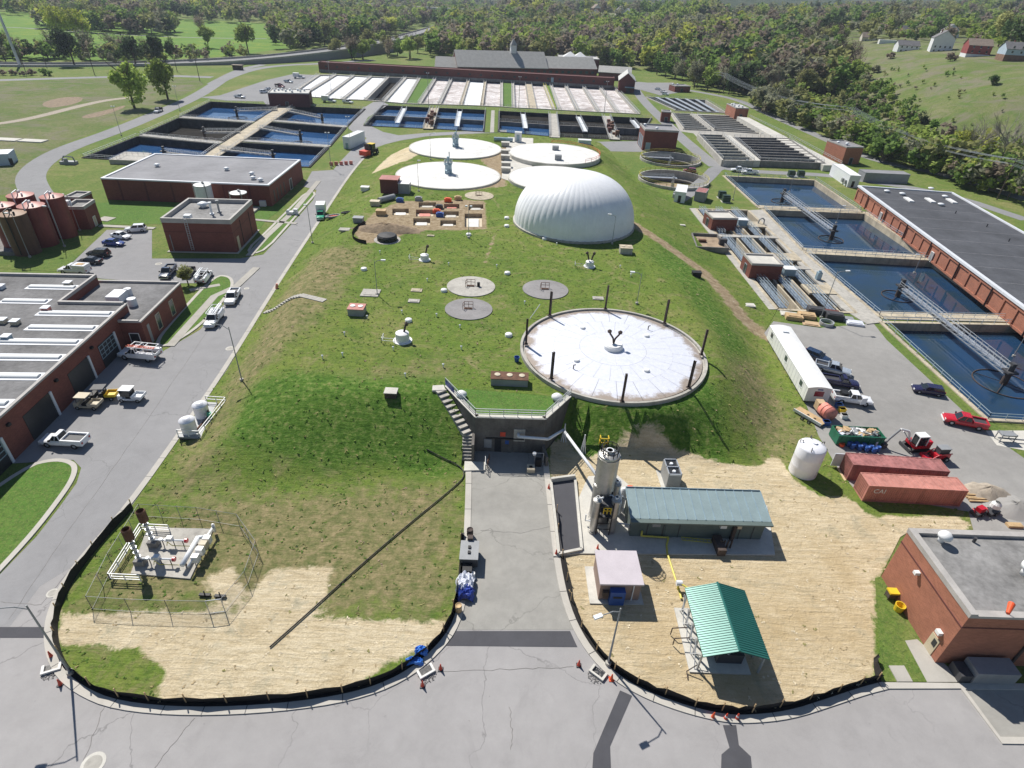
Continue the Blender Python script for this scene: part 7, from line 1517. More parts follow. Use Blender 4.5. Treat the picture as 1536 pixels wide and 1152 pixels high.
for px in ((874,491),(970,503),(865,540),(970,555)): q0 =G(*px,zt + .2) - DC; m =MB(); m.lathe([(.45,zt - .2),(.45,zt + .25),(.38,zt + .33),(.01,zt + .36)],(q0.x,q0.y,0),16); m.build('hatch','white_paint',t)
for px in ((860,553),(972,494)): q0 =G(*px,zt) - DC; MB().tube([V(q0.x,q0.y,zt - .2),V(q0.x,q0.y,zt + .6),V(q0.x + .3,q0.y,zt + .7)],.08).build('vent_pipe','brown_steel',t)
bl =((789,516,'leftmost'),(824.6,473,'back left'),(908,463,'rear'),(996.5,485,'back right'),(1052,532,'right'),(1033,581,'front right'),(933,602,'front'),(827,568,'front left'))
for x,y,w in bl:
 p =G(x,y,zt); d =V(p.x - DC.x,p.y - DC.y,0).normalized(); m =MB(); M =Matrix.Translation((p.x,p.y,0)) @ Matrix.Rotation(math.atan2(d.y,d.x),4,'Z'); m.box(-.16,-.1,-.15,.15,zt,zt + 4.4,M); m.box(.1,.16,-.15,.15,zt,zt + 4.4,M); m.box(-.1,.1,-.04,.04,zt,zt + 4.4,M); m.box(-.3,.3,-.3,.3,zt,zt + .08,M)
 solo(m,'guide_beam','brown_steel','upright brown steel guide beam at the %s of the digester ring' % w,'beam','guide beams round the digester',loc=(p.x,p.y,zt))
c =(G(772,328,MZ) + G(949,341,MZ)) / 2; rd =(G(949,341,MZ) - G(772,328,MZ)).length / 2; t =thing('membrane_dome','large white inflated gas dome with vertical seams','dome',(c.x,c.y,MZ)); hd =rd * .80; k =56
prof =[(rd * math.cos(a) ** .82 if a < PI / 2 - .01 else .01,.5 + hd * math.sin(a) ** .92) for a in [PI / 2 * i / 16 for i in range(17)]]
for i in range(k):
 a0,a1 =2 * PI * i / k,2 * PI * (i + 1) / k; m =MB(); sub =4; kk =sub + 1
 for (pr,pz) in prof:
  for s in range(kk): a =a0 + (a1 - a0) * s / sub; bu =1 + .006 * math.sin(PI * s / sub); m.v.append((pr * bu * math.cos(a),pr * bu * math.sin(a),pz))
 for j in range(len(prof) - 1):
  for s in range(sub): m.f.append((j * kk + s,j * kk + s + 1,(j + 1) * kk + s + 1,(j + 1) * kk + s)); m.m.append(0)
 m.build('gore','membrane',t,True)
MB().lathe([(rd - .3,-.6),(rd + .35,-.6),(rd + .35,.5),(rd - .1,.62)],n=72).build('base_ring','concrete',t)
for L,R,T,B,lb,h in (((617,220.5),(748,224.5),(690,206),(683,239),'flat white digester roof at the back left with a steel mixer tower',.5),((596,260),(748,263.5),(675,241.5),(672,284.5),'flat white digester roof nearest the excavation with a steel mixer tower',.5),((766,233),(897,234),(830,214),(832,247),'flat white digester roof at the back right with dark roof boxes',1.4),((770,265),(900,268),(835,247),(838,290),'smooth white digester cover just behind the gas dome',.9)):
 z =MZ + h; t,r =disc_thing('rear_digester',lb,'digester',L,R,T,B,z,0,'',group='rear digesters'); MB().lathe([(r - .01,2.),(r,z - .1),(r - .1,z),(r - .5,z + .02)],n=72).build('ring_wall','concrete_light',t); m =MB(); m.lathe([(r - .45,z),(r * .6,z + .12),(.01,z + .3)],n=72); m.build('roof_slab','white_slab' if 'smooth' not in lb else 'white_paint',t)
 if 'mixer' in lb:
  o =MB().lathe([(1.1,z),(1.1,z + 1.2),(.8,z + 1.4),(.8,z + 3.0)],n=16).build('mixer_base','teal_steel',t); m =MB()
  for x in (-.9,.9):
   for y in (-.9,.9): m.cyl((x,y,z),(x * .8,y * .8,z + 4.2),.1,n=5)
  m.box(-1.1,1.1,-1.1,1.1,z + 2.8,z + 2.95); m.cyl((0,0,z + 3),(0,0,z + 5),.4,n=10); m.cyl((.3,0,z + 4.8),(.3,0,z + 6.4),.15,n=6); m.build('mixer_frame','teal_steel',t); rail(m2 := MB(),[V(-1.1,-1.1,z + 2.95),V(1.1,-1.1,z + 2.95),V(1.1,1.1,z + 2.95),V(-1.1,1.1,z + 2.95)],1.,.05,1.1,closed=True); m2.build('handrail','rail_grey',t)
 if 'boxes' in lb:
  for px in ((833,226),(837,240)): q0 =G(*px,z) - Vector(t.location); MB().box(q0.x - 1.1,q0.x + 1.1,q0.y - .8,q0.y + .8,z,z + 1.6).build('roof_box','grey_paint',t)
  m =MB(); rail(m,[V(r * .99 * math.cos(a),r * .99 * math.sin(a),z) for a in np.linspace(-.9,1.6,14)],1.1,.06,3); m.build('safety_net','orange',t)
 if 'smooth' in lb: m =MB(); m.tube([V(-1,0,z + .3),V(-1,0,z + 1.4),V(4,.4,z + .8)],.12); m.cyl((3,.3,z),(3,.3,z + .6),.9,n=16); m.build('gas_pipe','grey_paint',t)
struct(sheet('work_slab',PX([(752,268),(762,206),(800,208),(798,250),(778,262),(772,275)],MZ),MZ + .16,'concrete_light'))
for i,(x,y) in enumerate(((758,219),(758,231),(758,239),(759,250),(759,258))):
 p =G(x,y,MZ + .2); t =thing('duct_box',('top','second','middle','fourth','nearest')[i] + ' grey duct box in the line between the rear digesters','duct box',(p.x,p.y,MZ + .16),0,'duct boxes'); MB().box(-1.4,1.4,-1,1,0,1.3).build('casing','concrete',t); MB().box(-1.5,1.5,-1.1,1.1,1.3,1.45).build('lid','concrete_light',t)
p =G(777,213,MZ); t =thing('switch_cabinet','white switch cabinet at the rear digesters','cabinet',(p.x,p.y,MZ + .1)); MB().box(-1.3,1.3,-.9,.9,0,3.4).build('casing','white_paint',t); MB().box(-.6,.5,-.95,-.9,.3,2.6).build('door','teal_steel',t); p =G(757,213,MZ); solo(MB().cyl((p.x - 4,p.y,MZ + .9),(p.x + 3,p.y,MZ + .9),.7,n=16),'gas_vessel','teal_steel','grey horizontal gas vessel beside the white switch cabinet','vessel',loc=(p.x,p.y,MZ + .2))
t =ecabin('small white box trailer behind the rear digesters',(868,210),(887,211),3,2.6,'white_metal','white_paint','box_trailer')
for L,R,T,B,m,lb in (((672,430),(741,431),(705,415),(708,447),'concrete','pale round concrete disc, upper of the pair on the mound'),((667,464),(739,465),(703,449),(703,481),'disc_grey','darker round concrete disc, lower of the pair on the mound'),((784,435),(852,436),(818,421),(818,450),'disc_grey','grey round concrete disc behind the nearest digester'),((698,293),(740,294),(719,288),(719,301),'concrete_tan','small round concrete disc beside the excavation')):
 t,r =disc_thing('concrete_disc',lb,'disc',L,R,T,B,MZ,0,'',group='round concrete discs'); MB().cyl((0,0,MZ - .4),(0,0,MZ + .2),r,n=48).build('slab',m,t)
 m2 =MB(); m2.box(-.8,.6,-.3,.3,MZ + .21,MZ + .3); rail(m2,[V(-1,-.4,MZ + .2),V(-.8,.5,MZ + .2),V(.7,.5,MZ + .2)],1.1,.05,.8); m2.build('hatch_rail','rust',t)
 if 'upper' in lb: MB().cyl((1.4,0,MZ + .2),(1.4,0,MZ + 1.0),.28,n=12).build('drum','black',t)
for i,pl in enumerate(PITS):
 c =sum((Vector(p) for p in pl),Vector((0,0))) / 4; t =thing('excavation_pit',('leftmost','back left','back middle','middle left','middle right','front left','front middle','back right','large front right')[i] + ' square pit of the excavation with a pale concrete bottom','pit',(c.x,c.y,MZ),0,'excavation pits')
 zb =MZ - .85; m =MB()
 for j in range(4): a,b =pl[j],pl[(j + 1) % 4]; m.face([V(*a,zb),V(*b,zb),V(*b,MZ + .1),V(*a,MZ + .1)])
 m.build('pit_wall','dirt',t,world=True); MB().prism(pl,zb - .1,zb).build('pit_floor','beige',t,world=True); s =[(c.x + (p[0] - c.x) * .62,c.y + (p[1] - c.y) * .6) for p in pl]; MB().prism(s,zb + .004,zb + .3).build('footing','white_slab' if i in (0,5,6,8) else 'pink' if i in (2,3) else 'concrete_light',t,world=True)
p =G(585,340,MZ); heap((582,345),8.5,3.2,1.5,'soil','brown soil heap beside the excavation',MZ,5)
for x,y,m in ((659,313,'dark_grey'),(655,320,'orange'),(660,325,'blue_paint'),(628,301,'grey_paint'),(600,303,'blue_paint'),(687,300,'wood'),(672,303,'orange')):
 p =G(x,y,MZ); solo(MB().box(p.x - .9,p.x + .9,p.y - .6,p.y + .6,MZ + .06,MZ + .9).box(p.x - .6,p.x + .6,p.y - .4,p.y + .4,MZ + .9,MZ + 1.1),'site_material',m,{'dark_grey': 'dark tarped pile between the pits','orange': 'orange sheeted pile at the pits' + (' beside the dark pile' if x == 655 else ' at the back'),'blue_paint': 'blue barrel stack ' + ('between the front pits' if x > 640 else 'left of the pits'),'grey_paint': 'grey slab stack behind the pits','wood': 'timber stack behind the pits'}[m],'material',loc=(p.x,p.y,MZ))
a,b =G(571,290,MZ),G(592,291,MZ); f =Fr(a,b,4.5); t =thing('site_shed','dark red site shed with a pink roof beside the rear digester','shed',(a.x,a.y,MZ),f.rz); add_box(t,'wall',0,4.6,0,4,0,3.6,'brick_dark'); add_box(t,'roof',-.2,4.8,-.2,4.2,3.6,3.75,'tank_red_top'); add_box(t,'side_store',4.7,7.6,.4,3.4,0,2.6,'grey_paint'); add_box(t,'store_lid',4.65,7.7,.3,3.5,2.6,2.7,'white_paint')
p =G(580,302,MZ); f =V(.7,.7,0); solo(MB().cyl(p + V(-1.5,-2,.75),p + V(1.6,2,.75),.7,n=16),'steel_pipe_tank','grey_paint','dark grey cylindrical tank lying in front of the red shed','tank',loc=(p.x,p.y,MZ))
for x,y,lb,m in ((563,308,'pale timber crate on the grass, left of the lying tank','beige'),(572,322,'pale timber frame above the soil heap','wood'),(548,286,'small white box on the grass beside the side road','white_paint'),(538,333,'grey machine on the grass by the silt curve','grey_paint'),(517,346,'flat grey slab on the grass by the side road','concrete')):
 p =GM(x,y); mb =MB(); h =.3 if 'slab' in lb else 1.1; mb.box(p.x - 1.1,p.x + 1.1,p.y - .8,p.y + .8,p.z,p.z + h); mb.box(p.x - 1.2,p.x + 1.2,p.y - .9,p.y + .9,p.z + h,p.z + h + .1); solo(mb,'site_crate',m,lb,'crate',loc=tuple(p))
p =GM(581,360); t =thing('round_hatch','black round tank cover in front of the soil heap','tank cover',tuple(p)); MB().lathe([(2.2,0),(2.2,.9),(1.9,1.2),(.01,1.35)],n=14).build('shell','black',t); MB().cyl((0,0,-.1),(0,0,.08),2.9,n=20).build('pad','concrete',t)
mb =MB(); pts =chaikin([GM(548,336),GM(532,345),GM(527,356),GM(535,363),GM(550,366)],2); [mb.face([V(*a),V(*b),V(*b) + V(0,0,.8),V(*a) + V(0,0,.8)]) for a,b in zip(pts[:-1],pts[1:])]; solo(mb,'curved_silt_fence','black_fabric','short curved black silt fence below the soil heap','fence')
def turret(px,lb,necks,s=1.):
 p =GM(*px); t =thing('vent_turret',lb,'vent',tuple(p),0,'gas vent turrets'); MB().cyl((0,0,-.2),(0,0,.12),1.5 * s,n=24).build('pad','white_paint',t); smooth_by_angle(MB().lathe([(1.1 * s,.1),(1.05 * s,1.4 * s),(.9 * s,1.5 * s),(.01,1.55 * s)],n=24).build('drum','white_paint',t)); m =MB()
 for a in necks: m.tube([V(.3 * math.cos(a),.3 * math.sin(a),1.4),V(.6 * math.cos(a),.6 * math.sin(a),2.4),V(.8 * math.cos(a),.8 * math.sin(a),2.9)],.16,8); m.lathe([(.25,2.5),(.3,2.9),(.05,3.1)],(.8 * math.cos(a),.8 * math.sin(a),0),10)
 m.build('relief_valve','brown_steel',t); m =MB(); rail(m,[V(-3,.3,0),V(-3,-1.2,0),V(-1,-1.3,0)],1.0,.04,1.5); m.build('handrail','rail_grey',t)
turret((604,511),'white vent turret with one brown relief valve in the middle of the mound',(.6,),1.0); turret((637,390),'white vent turret with one relief valve below the excavation',(.7,),.8); turret((884,400),'white vent turret with two relief valves behind the grey disc',(.4,2.6),.8)
def vault(px,w,d,h,lb,side,top,lids=0,lm='beige',grp=None):
 p =GM(*px); t =thing('vault_box',lb,'vault',tuple(p),0,grp); MB().box(-w / 2,w / 2,-d / 2,d / 2,-.2,h).build('wall',side,t); o =MB().box(-w / 2 - .08,w / 2 + .08,-d / 2 - .08,d / 2 + .08,h,h + .1).build('top',top,t)
 for i in range(lids): x =-w / 2 + w * (i + .5) / lids; MB().lathe([(.42,h + .1),(.42,h + .2),(.01,h + .24)],(x,.1,0),16).build('lid',lm,t)
 return t
vault((764,574),5.2,1.9,1.1,'long rusty topped vault with round hatches near the head house','grey_paint','rust',3); vault((536,470),2.6,2.2,1.2,'square vault with a rusty red lid on the left of the mound','grey_paint','tank_red_top',2,'white_paint'); vault((587,592),1.6,1.3,.6,'small concrete block at the top of the front slope','brown_steel','concrete_light'); vault((938,379),2.6,2.1,1.3,'weathered concrete box beside the gas dome','concrete','concrete_tan',2); vault((1044,414),1.8,1.2,.9,'small black box on the right slope of the mound','black','black')
for x,y,w,d,m,lb in ((556,440,3.2,3.,'concrete','flat grey square slab beside the slim lamp post'),(625,436,2.,1.3,'concrete_tan','small tan slab in the grass'),(621,452,2.,1.3,'concrete','small grey slab with fittings in the grass'),(897,448,2.,1.3,'concrete','grey slab behind the digester ring'),(1124,458,2.2,1.5,'concrete_light','pale slab at the dirt track'),(872,364,2.,.8,'concrete_tan','tan slab at the foot of the gas dome'),(1023,338,1.7,1.,'concrete_light','small pale slab on the grass right of the gas dome'),(646,354,1.6,.8,'concrete_tan','narrow tan slab below the front pits')):
 p =GM(x,y); solo(MB().box(p.x - w / 2,p.x + w / 2,p.y - d / 2,p.y + d / 2,p.z - .1,p.z + .16).box(p.x - w / 3,p.x + w / 3,p.y - d / 3,p.y + d / 3,p.z + .16,p.z + .22),'ground_slab',m,lb,'slab','slabs set in the grass',loc=tuple(p))
for x,y in ((817,359),(760,328),(760,340),(761,411),(763,504),(703,353),(666,437),(613,482),(546,405)):
 p =GM(x,y); mb =MB(); mb.lathe([(.6,-.1),(.6,.35),(.52,.45),(.01,.5)],tuple(p),16); solo(mb,'round_hatch','white_paint','low white round hatch standing in the mound grass','hatch','white round hatches on the mound',True,tuple(p))
for x,y in ((517,503),(484,538),(514,534),(590,525),(692,524),(665,551),(608,565),(603,470),(551,478),(655,475),(690,492),(570,380),(673,398),(641,422),(835,368),(787,456),(745,401),(930,402),(946,415)):
 p =GM(x,y); mb =MB(); mb.cyl(p - V(0,0,.1),p + V(0,0,.55),.07,n=8); mb.lathe([(.16,.45),(.16,.6),(.04,.68)],tuple(p),10); solo(mb,'vent_pipe','white_metal','short capped vent pipe standing in the mound grass','vent','short vent pipes on the mound',loc=tuple(p))
p =GM(775,542); mb =MB(); mb.lathe([(.3,0),(.42,.8),(.36,.8),(.26,.1),(.01,.1)],tuple(p),16); solo(mb,'blue_bin','blue_paint','blue plastic bin on the grass left of the digester','bin',loc=tuple(p))
for px,h,arm,lb in (((566,442),6.5,(1.4,.1),'slim lamp post beside the square slab on the mound'),((703,357),7,(0,0),'lamp post in front of the excavation'),((955,456),6,(-1.5,.1),'lamp post right of the rear digester beams'),((918,366),6.5,(-1.2,.2),'lamp post in front of the gas dome'),((628,287),8,(.3,0),'lamp post at the edge of the front white digester roof'),((646,240),8,(1.2,.2),'lamp post between the two left white digesters')): lamp(lb,px,h,arm,r=.07)
a,b =GM(400,468),GM(485,451); t =thing('slope_steps','narrow flight of grey timber steps crossing the left slope','steps',tuple(a))
for i in range(22): p =a.lerp(b,i / 21); z =mh(p.x,p.y); M =Matrix.Translation((p.x,p.y,0)) @ Matrix.Rotation(math.atan2((b - a).y,(b - a).x),4,'Z'); m =MB(); m.box(-.3,.32,-.65,.65,z - .15,z + .12,M); m.build('step','concrete',t,world=True)
p =GM(795,478); solo(MB().cyl(p,p + V(1.6,1.2,2.2),.07,n=6),'white_pole','white_paint','slanting white pole at the back left of the digester ring','pole',loc=tuple(p))
hw =thing('head_house','concrete head house wall with angled wings set into the mound','retaining wall',(0,yF,0)); TH =.45
def wallp(name,a,b,z1,t0=0.,t1=TH,mat='wall_dark',z0=-.3,zb=None): m =MB(); ribbon(m,[a[:2],b[:2]],t0,t1,z0,z1); return m.build(name,mat,hw,world=True)
fl,frr,wl,wr =NZ['fl'],NZ['fr'],NZ['wl'],NZ['wr']
wallp('front_wall',fl,frr,MZ + .2); wallp('wing_wall',wl,fl,MZ + .2); wallp('wing_wall',frr,wr,MZ + .2)
for nm,a,b in (('coping',fl,frr),('coping',wl,fl),('coping',frr,wr)): wallp(nm,a,b,MB and MZ + .32,-.12,TH + .1,'concrete_light',MZ + .2)
m =MB(); rail(m,[p + V(0,.25,.32) for p in (wl,fl,frr,wr)],1.1,.05,1.8,(1.,.66,.33)); m.build('handrail','rail_grey',hw,world=True)
xc =(fl.x + frr.x) / 2
def onw(nm,x0,x1,z0,z1,mat,pr=.06): m =MB(); m.box(x0,x1,yF - pr - .02,yF + .1,z0,z1); return m.build(nm,mat,hw,world=True)
onw('door',fl.x + 2.6,fl.x + 3.5,0,2.3,'door_dark'); onw('door',fl.x + 3.7,fl.x + 4.9,0,2.3,'wall_dark',.1); onw('door_window',fl.x + 4.0,fl.x + 4.5,1.5,2.1,'blue_paint',.14); onw('sign',fl.x + 3.3,fl.x + 4.0,2.7,3.4,'cone_red'); onw('pale_patch',fl.x + 5.1,fl.x + 6.6,2.0,4.0,'concrete'); onw('pipe_run',fl.x + 1.4,frr.x - 2.6,2.35,2.47,'black',.2); onw('panel',fl.x + 1.2,fl.x + 2.2,.8,2.2,'grey_paint',.2)
m =MB(); ribbon(m,[G2(711,694),(fl.x - .05,yF)],-.0,.35,-.2,3.0); m.build('side_wall','wall_dark',hw,world=True); m =MB(); ribbon(m,[(frr.x + .1,yF),G2(821,700)],-.3,.05,-.2,1.6); m.build('side_wall','wall_dark',hw,world=True)
st =thing('stairs','concrete stairs climbing the mound beside the head house wing','stairs',(G(704,700).x,G(704,700).y,0))
b0 =V(fl.x - .95,G(704,692).y,.15); b1 =V(fl.x - 1.0,yF + .3,2.55); dw =(wl - fl); nw =V(-dw.y,dw.x,0).normalized(); nw =nw if nw.x < 0 else -nw; b2 =wl + nw * .95; b2.z =MZ + .1
def flight(a,b,n,w):
 d =V(b.x - a.x,b.y - a.y,0); L =d.length; M =Matrix.Translation((a.x,a.y,0)) @ Matrix.Rotation(math.atan2(d.y,d.x),4,'Z')
 for i in range(n): x0,x1 =L * i / n,L * (i + 1) / n; z =a.z + (b.z - a.z) * (i + 1) / n; m =MB(); m.box(x0,x1 + .05,-w / 2,w / 2,z - .22,z,M); m.box(x0 + .12,x1,-w / 2,w / 2,z - .6,z - .22,M); m.build('step','concrete',st,world=True)
flight(b0,b1,8,1.35); flight(V(b1.x,b1.y,b1.z),V(b2.x,b2.y,MZ + .1),9,1.4)
m =MB(); m.prism([(b1.x - .8,b1.y - .1),(b1.x + .75,b1.y - .1),(b1.x + .6,b1.y + 1.0),(b1.x - .8,b1.y + .8)],b1.z - .3,b1.z + .03); m.build('landing','concrete_light',st,world=True); m =MB(); m.prism([(b2.x - .9,b2.y - .6),(b2.x + .9,b2.y - .3),(b2.x + .5,b2.y + .9),(b2.x - 1,b2.y + .6)],MZ - .3,MZ + .17); m.build('landing','concrete_light',st,world=True); m =MB(); m.prism(PX([(696,708),(728,707),(728,695),(697,694)]),.0,.26); m.build('landing','concrete_light',st,world=True)
m =MB(); rail(m,[G(728,707,.26),G(728,694,.26)],1.1,.05,.8); m.build('handrail','rail_grey',st,world=True)
p =wl + V(.3,0,.32); d =(fl - wl).normalized(); m =MB(); q0 =wl + V(0,.1,MZ * 0 + .45); m.face([q0,q0 + d * 2.6,q0 + d * 2.6 + V(0,0,.9),q0 + V(0,0,.9)]); solo(m,'rail_banner','blue_tarp_dark','blue banner tied on the handrail above the stairs','banner')
for px,lb in (((692,596),'white round vent cowl by the left wing of the head house'),((835,600),'white round vent cowl by the right wing of the head house')): p =G(*px,MZ); mb =MB(); mb.cyl((p.x,p.y,MZ),(p.x,p.y,MZ + .5),.5,n=16); mb.lathe([(.75,.45),(.75,.65),(.4,.95),(.01,1.)],(p.x,p.y,MZ),18); solo(mb,'vent_cowl','white_paint',lb,'vent',smooth=True,loc=(p.x,p.y,MZ))
# ================================================================ gas treatment plant
struct(slab('treatment_slab',[(882,716),(925,714),(950,735),(1150,760),(1162,834),(868,832),(830,836)],.22,'concrete_light'))
q4 =PX([(838,834),(872,827),(862,720),(826,725)]); t =thing('containment_ramp','dark asphalt unloading bay with a raised white kerb beside the driveway','bay',(q4[0][0],q4[0][1],0))
MB().prism(q4,.05,.27).build('floor','patch',t,world=True)
for i in range(4): m =MB(); ribbon(m,[q4[i],q4[(i + 1) % 4]],-.16,.16,0,.5 if i != 2 else .9); m.build('kerb_wall','concrete_light',t,world=True)
def vessel(label,base,r,h,mat='steel',top=True,ladder=False,group=None):
 p =G(*base,.22); t =thing('process_vessel',label,'vessel',(p.x,p.y,.22),0,group)
 smooth_by_angle(MB().lathe([(r * .96,0),(r * .96,.5),(r,.55),(r,h * .5),(r * 1.008,h * .503),(r,h * .506),(r,h),(r * .93,h + r * .2),(r * .6,h + r * .36),(.01,h + r * .42)],n=40).build('shell',mat,t)); m =MB(); m.cyl((0,0,h + r * .35),(0,0,h + r * .42 + .3),r * .22 + .05,n=14); m.cyl((0,0,h + r * .42 + .2),(0,0,h + r * .42 + .3),r * .3 + .08,n=14); m.build('nozzle','white_metal',t)
 m =MB(); [m.lathe([(r + .01,z),(r + .08,z),(r + .08,z + .08),(r + .01,z + .08)],n=32) for z in (.15,h - .05)]; m.build('flange',mat,t)
 if ladder:
  m =MB(); rail(m,[V(r * .8 * math.cos(a),r * .8 * math.sin(a),h + .2) for a in np.linspace(0,2 * PI,11)[:-1]],1.0,.05,1.,closed=True); m.build('top_rail','black',t); m =MB(); a =1.9; cx,cy =math.cos(a) * (r + .3),math.sin(a) * (r + .3)
  for s in (-.25,.25): m.cyl((cx + s,cy,0),(cx + s,cy,h + 1.3),.05,n=5)
  [m.cyl((cx - .25,cy,.4 + i * .4),(cx + .25,cy,.4 + i * .4),.03,n=4) for i in range(int(h / .4))]; [m.lathe([(.42,z),(.46,z),(.46,z + .06)],(cx,cy + .3,0),10) for z in np.arange(2.5,h + 1,1.)]; m.build('ladder','black',t); m =MB(); rail(m,[V(cx - .45,cy + .55,h),V(cx - .45,cy - .1,h),V(cx + .45,cy - .1,h),V(cx + .45,cy + .55,h)],1.25,.06,.5); m.build('safety_gate','yellow',t)
 return p
g ='steel treatment columns'
big =vessel('tall wide stainless steel scrubber vessel with a railed top',(898,776),1.2,9.6,ladder=True)
c1 =vessel('steel column at the front left of the scrubber',(889,797),.46,5.0,group=g); c2 =vessel('steel column at the front right of the scrubber',(916,797),.46,5.0,group=g); c3 =vessel('steel column at the back left of the scrubber',(889,779),.46,5.6,group=g); c4 =vessel('steel column at the back right of the scrubber',(916,778),.46,5.6,group=g)
c =(c1 + c2) / 2; t =thing('access_frame','black access frame with platforms between the steel columns','frame',(c.x,c.y,.22)); m =MB()
for x in (-.75,.75):
 for y in (-.5,1.3): m.cyl((x,y,0),(x,y,5.0),.06,n=5)
for z in (.9,1.8,2.7,3.6,4.4): m.tube([V(-.75,-.5,z),V(.75,-.5,z),V(.75,1.3,z),V(-.75,1.3,z),V(-.75,-.5,z)],.05,4)
m.build('frame','black',t)
for z in (2.7,4.4): MB().box(-.7,.7,-.4,1.2,z,z + .06).build('platform','dark_grey',t)
m =MB(); rail(m,[V(-.3,-.55,3.4),V(.5,-.55,3.4)],.9,.07,.4); m.build('safety_gate','yellow',t); m =MB(); m.tube([V(-1.6,.4,1.2),V(-1.1,.4,1.2),V(-.9,.2,4.9),V(-.4,.2,5.2)],.1); m.tube([V(1.5,.8,1.0),V(1.9,1.2,3.5),V(1.4,2.4,6.0),V(.4,2.6,6.2)],.12); m.tube([V(-.6,1.2,4.6),V(.8,1.2,4.6),V(1.2,.4,4.2)],.09); m.tube([V(-1.2,1.0,.6),V(-1.9,1.0,.6),V(-1.9,1.0,1.6)],.07); m.build('pipework','white_metal',t)
p =G(926,745,2.2); m =MB(); m.tube([V(p.x,p.y,.22),V(p.x,p.y,4.6),V(p.x - .9,p.y + .4,4.6),V(p.x - .9,p.y + .4,.22)],.2,8); m.tube([V(p.x + .4,p.y - 1,.22),V(p.x + .4,p.y - 1,3.3),V(p.x + 1.4,p.y - 1.5,2.5),V(p.x + 1.8,p.y - 3,1.5)],.13,8); m.tube([V(p.x + .6,p.y - 3.4,.9),V(p.x + 2.,p.y - 3.8,.9),V(p.x + 2.2,p.y - 3.4,1.8)],.14,8); m.tube([V(p.x - .2,p.y - 3.4,1.3),V(p.x + 1.6,p.y - 3.6,1.3)],.1); solo(m,'process_piping','galv','grey looping process pipes between the scrubber and the green building','pipes',loc=(p.x,p.y,.22))
p =G(931,762,.22); t =thing('knockout_drum','small white domed drum with an orange flag beside the scrubber','drum',(p.x,p.y,.22)); smooth_by_angle(MB().lathe([(.4,0),(.4,3.0),(.2,3.3),(.01,3.35)],n=20).build('shell','white_metal',t)); MB().box(.35,.95,-.3,.3,3.1,3.5).build('flag','orange',t)
zp =2.6; pts =[V(frr.x - 3.4,yF - .05,3.3),V(frr.x - 3.4,yF - .7,3.3),V(frr.x + .5,yF - .9,3.3),G(845,645,3.3),V(big.x - .6,big.y + 1.2,5.5)]; mb =MB(); mb.tube(pts,.2,10); t =thing('gas_main','white gas pipe on stands running from the head house to the scrubber','pipe',(frr.x,yF,0)); mb.build('pipe','white_metal',t,True,world=True)
for px in ((845,663),(874,680)): p =G(*px,.1); m =MB(); m.tube([V(p.x - .35,p.y,.05),V(p.x,p.y,3.0),V(p.x + .35,p.y,.05)],.07); m.cyl((p.x,p.y,0),(p.x,p.y,3.3),.08,n=6); m.build('stand','white_metal',t,world=True)
z1 =3.0; A =G(944,804,.22); B =G(1140,809,.22); f =Fr(A,B); L =f.w; Dd =3.9; t =thing('green_metal_building','long grey green metal building with a ribbed single slope roof','building',(A.x,A.y,.22),f.rz)
add_box(t,'wall',0,L,0,Dd,0,z1 - .1,'green_wall'); m =MB(); o1 =[V(-.35,-.12,z1),V(L + .5,-.12,z1),V(L + .5,Dd + .1,z1 + .75),V(-.35,Dd + .1,z1 + .75)]; m.face(o1); m.face([p - V(0,0,.2) for p in reversed(o1)]); [m.face([o1[(i + 1) % 4],o1[i],o1[i] - V(0,0,.2),o1[(i + 1) % 4] - V(0,0,.2)]) for i in range(4)]; rf =m.build('roof','green_metal',t)
n =15
for i in range(n + 1):
 x =-.3 + (L + .7) * i / n; m =MB(); m.v =[(x - .03,-.12,z1),(x + .03,-.12,z1),(x + .04,Dd + .1,z1 + .75),(x - .04,Dd + .1,z1 + .75),(x - .04,-.12,z1 + .08),(x + .04,-.12,z1 + .08),(x + .04,Dd + .1,z1 + .83),(x - .04,Dd + .1,z1 + .83)]; m.f =[(4,5,6,7),(0,1,5,4),(1,2,6,5),(3,0,4,7)]; m.m =[0] * 4; m.build('roof_seam','teal_steel',rf)
add_box(t,'gutter',-.35,L + .5,-.72,-.12,z1 - .22,z1 - .02,'green_wall'); m =MB(); m.box(-.3,L + .4,Dd + .2,Dd + .14,z1 + .7,z1 + .9); m.build('ridge_cap','teal_steel',t); m =MB(); m.v =[(0,0,z1 - .1),(0,Dd,z1 - .1),(0,Dd,z1 + .6),(L,0,z1 - .1),(L,Dd,z1 - .1),(L,Dd,z1 + .6)]; m.f =[(0,2,1),(3,4,5),(1,2,5,4)]; m.m =[0] * 3; m.build('gable_wall','green_metal',t)
for x in (L * .12,L * .24,L * .36,L * .82,L * .92): add_box(t,'wall_trim',x,x + .08,-.05,0,0,z1 - .15,'dark_grey')
for x,w,m_ in ((L * .15,.9,'grey_paint'),(L * .66,.7,'white_metal'),(L * .78,.6,'beige')): add_box(t,'wall_unit',x,x + w,-.3,0,1.9,2.5,m_)
add_box(t,'exhaust_duct',L * .76,L * .76 + .35,-.4,0,0,2.3,'brown_steel'); add_box(t,'door',L * .26,L * .26 + 1.0,-.06,0,0,2.1,'green_wall'); m =MB(); m.box(L * .62,L * .68,-2.6,-.3,0,.9); [m.cyl((L * .66 + .4 * i,-1.4,0),(L * .66 + .4 * i,-1.4,1.2),.1) for i in range(4)]; m.build('pump_group','brown_steel',t)
